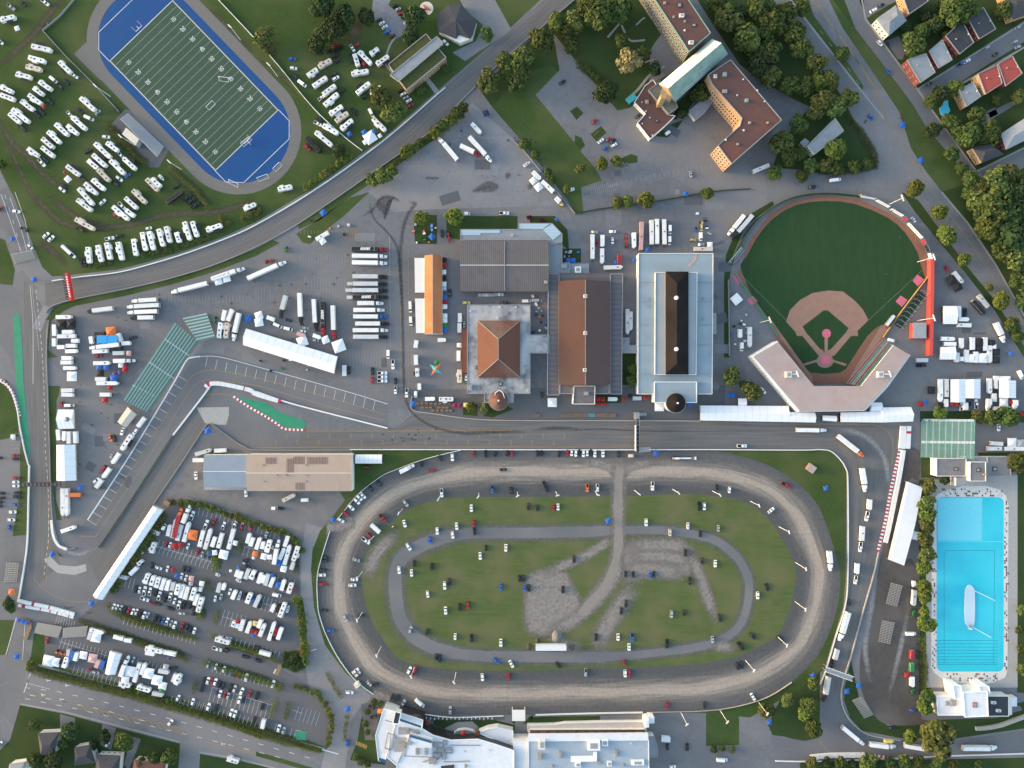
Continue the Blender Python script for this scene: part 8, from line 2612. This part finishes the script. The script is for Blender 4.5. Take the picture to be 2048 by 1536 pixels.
def box_mesh(c, letter=0):
    """unit semi-trailer box, length 10"""
    key = ('box', c, letter)
    if key in CACHE: return CACHE[key]
    b = MB(); b.box(-5, -1.3, 1.1, 5, 1.3, 4.0, 'box_' + c); b.frustum(rect(-5, 5, 2.6), 4.0, rect(-4.96, 4.96, 2.45), 4.08, 'gutter', 'box_' + c); b.box(-5.02, -1.2, 1.2, -5, 1.2, 3.9, 'gutter'); wheels(b, (-4.2, -3.5), 2.5, .5); b.box(2.2, -1, .4, 2.4, 1, 1.1, 'black')
    if letter == 1:
        for k in range(6): x = -1.6 + k * .62; b.face([(x, -.75, 4.1), (x + .4, -.75, 4.1), (x + .62, .55, 4.1), (x + .2, .55, 4.1)], 'paint_w'); b.face([(x + .2, .68, 4.1), (x + .7, .68, 4.1), (x + .75, .95, 4.1), (x + .25, .95, 4.1)], 'paint_w')
        b.box(3.6, -1.25, 4.08, 3.8, 1.25, 4.12, 'gutter')
    if letter == 2:
        for k in range(13): x = -4.2 + k * .42; b.face([(x, -.35, 4.1), (x + .25, -.35, 4.1), (x + .25, .3, 4.1), (x, .3, 4.1)], 'paint_r' if k > 9 else 'paint_faint')
        b.face([(2.0, -.6, 4.1), (2.9, -.6, 4.1), (2.9, -.4, 4.1), (2.2, -.4, 4.1), (2.2, .5, 4.1), (2.0, .5, 4.1)], 'paint_n'); b.face([(2.6, .3, 4.1), (2.8, .3, 4.1), (2.8, .6, 4.1), (2.0, .6, 4.1), (2.0, .5, 4.1)], 'paint_n')
    CACHE[key] = me = b.mesh('trailer'); return me
AC = MB().box(-.5, -.4, 0, .5, .4, .28, 'black').mesh('air_conditioner'); HV = MB().box(-.4, -.38, 0, .4, .38, .14, 'roof_dark').mesh('roof_vent')
items = []; zone = ''; ox = oy = 0; sc = 4.0
for L_ in VEHICLES.split('\n'):
    p = L_.split()
    if not p: continue
    if p[0] == 'Z': zone = p[1]; ox, oy = float(p[2]), float(p[3]); sc = float(p[4]) if len(p) > 4 else 4.0; continue
    v = [float(t) for t in p[2:6]]; k, c = p[0], p[1]
    if k == 'tent': items.append([k, c, ox + v[0] / sc, oy + v[1] / sc, v[2] / sc * S, R(v[3]), zone]); continue
    x0, y0, x1, y1 = ox + v[0] / sc, oy + v[1] / sc, ox + v[2] / sc, oy + v[3] / sc
    items.append([k, c, (x0 + x1) / 2, (y0 + y1) / 2, math.dist((x0, y0), (x1, y1)) * S, math.atan2(-(y1 - y0), x1 - x0), zone])
HT = dict(car=1.2, suv=1.5, pu=1.4, van=2.3, rv=3, tri=3.8, trl=2.8, trs=3, tent=2.6, trac=2, boat=1.4, moto=1)
keep = []
for e in items:          # the same vehicle read twice is built once
    if any(f[0] == e[0] and math.dist((f[2], f[3]), (e[2], e[3])) < (4 if e[0] != 'tri' else 8) for f in keep) and e[0] != 'tent': continue
    if e[6] == 'lotA': s_ = e[3] - .25 * (e[2] - 200); e[6] = 'lotA1' if s_ < 1085 else 'lotA2' if s_ < 1180 else 'lotA3'
    keep.append(e)
def cname(k, c):
    if k in ('tri', 'trs') and len(c) == 2:
        return '%s-cabbed %s-box' % (CN[c[0]], CN[c[1]])
    return CN[c[0]]
grp = {}
for i, e in sorted(enumerate(keep), key=lambda q: q[1][2]): grp.setdefault((e[6], e[0], e[1]), []).append(i)
rank = {i: (n + 1, len(v)) for v in grp.values() for n, i in enumerate(v)}
rnd = random.Random(77)
for i, (k, c, x, y, ln, an, z) in enumerate(keep):
    n, tot = rank[i]; cn = cname(k, c)
    lab = '%s %s %s' % (cn, KN[k], VZ[z]) if tot == 1 else '%s %s, %s such from left %s' % (cn, KN[k], ordn(n), VZ[z])
    px, py = g(x, y, HT[k]); G = CATS[k] + 's ' + VZ[z]; loc = (px, py, .06)
    if k == 'tent':
        o = tag(link(tent_mesh(c, ln), NM[k], None, loc, an), lab, 'canopy', G); continue
    if k in ('tri', 'trs'):
        t = thing(NM[k], lab, 'truck', loc, an, G); cc, bc = (c[0], c[1]) if len(c) == 2 else (c, c); cl = 6.4 if k == 'tri' else 5.0; bl = max(5, ln - cl + .6)
        if ln < 12: cl = 4.6; bl = max(4, ln - cl + .4)
        o = link(box_mesh(bc, 1 if bc == 'k' else 2 if c == 'x' else 0), 'trailer', t, (-ln / 2 + bl / 2, 0, 0)); o.scale = (bl / 10, 1.06, 1)
        o = link(cab_mesh(cc), 'cab', t, (ln / 2 - 3.1, 0, 0)); continue
    var = rnd.randrange(2) if k in ('car', 'trl') else rnd.randrange(4) if k == 'rv' else 0
    me = vmesh(k, c, var); o = tag(link(me, NM[k], None, loc, an), lab, CATS[k], G)
    base = dict(car=4.7, suv=4.9, pu=5.9, van=6.0, rv=10, trl=8, trac=4.4, boat=5.3, moto=1.7)[k]
    if k in ('car', 'suv', 'pu'): f = max(.88, min(1.12, ln / base)); o.scale = (f, min(1.08, f * 1.02), 1)
    elif k == 'moto': pass
    else: f = max(.35, ln / base); o.scale = (f, {'rv': 1.16, 'trl': 1.06}.get(k, 1) if f > .6 else .9, 1)
    if k == 'rv':
        for q in range(1 + (ln > 7) + (ln > 9)): a = link(AC if q == 0 else HV, 'air_conditioner' if q == 0 else 'roof_vent', o, (-.6 + (0, 3.2, -2.9)[q] + rnd.uniform(-.6, .6), rnd.choice((0, .2, -.2)), 3.1)); a.scale.x = 1 / f
    if k == 'trl' and ln > 9:
        a = link(HV, 'roof_vent', o, (rnd.uniform(-2, 2), 0, 2.85)); a.scale.x = 1 / f
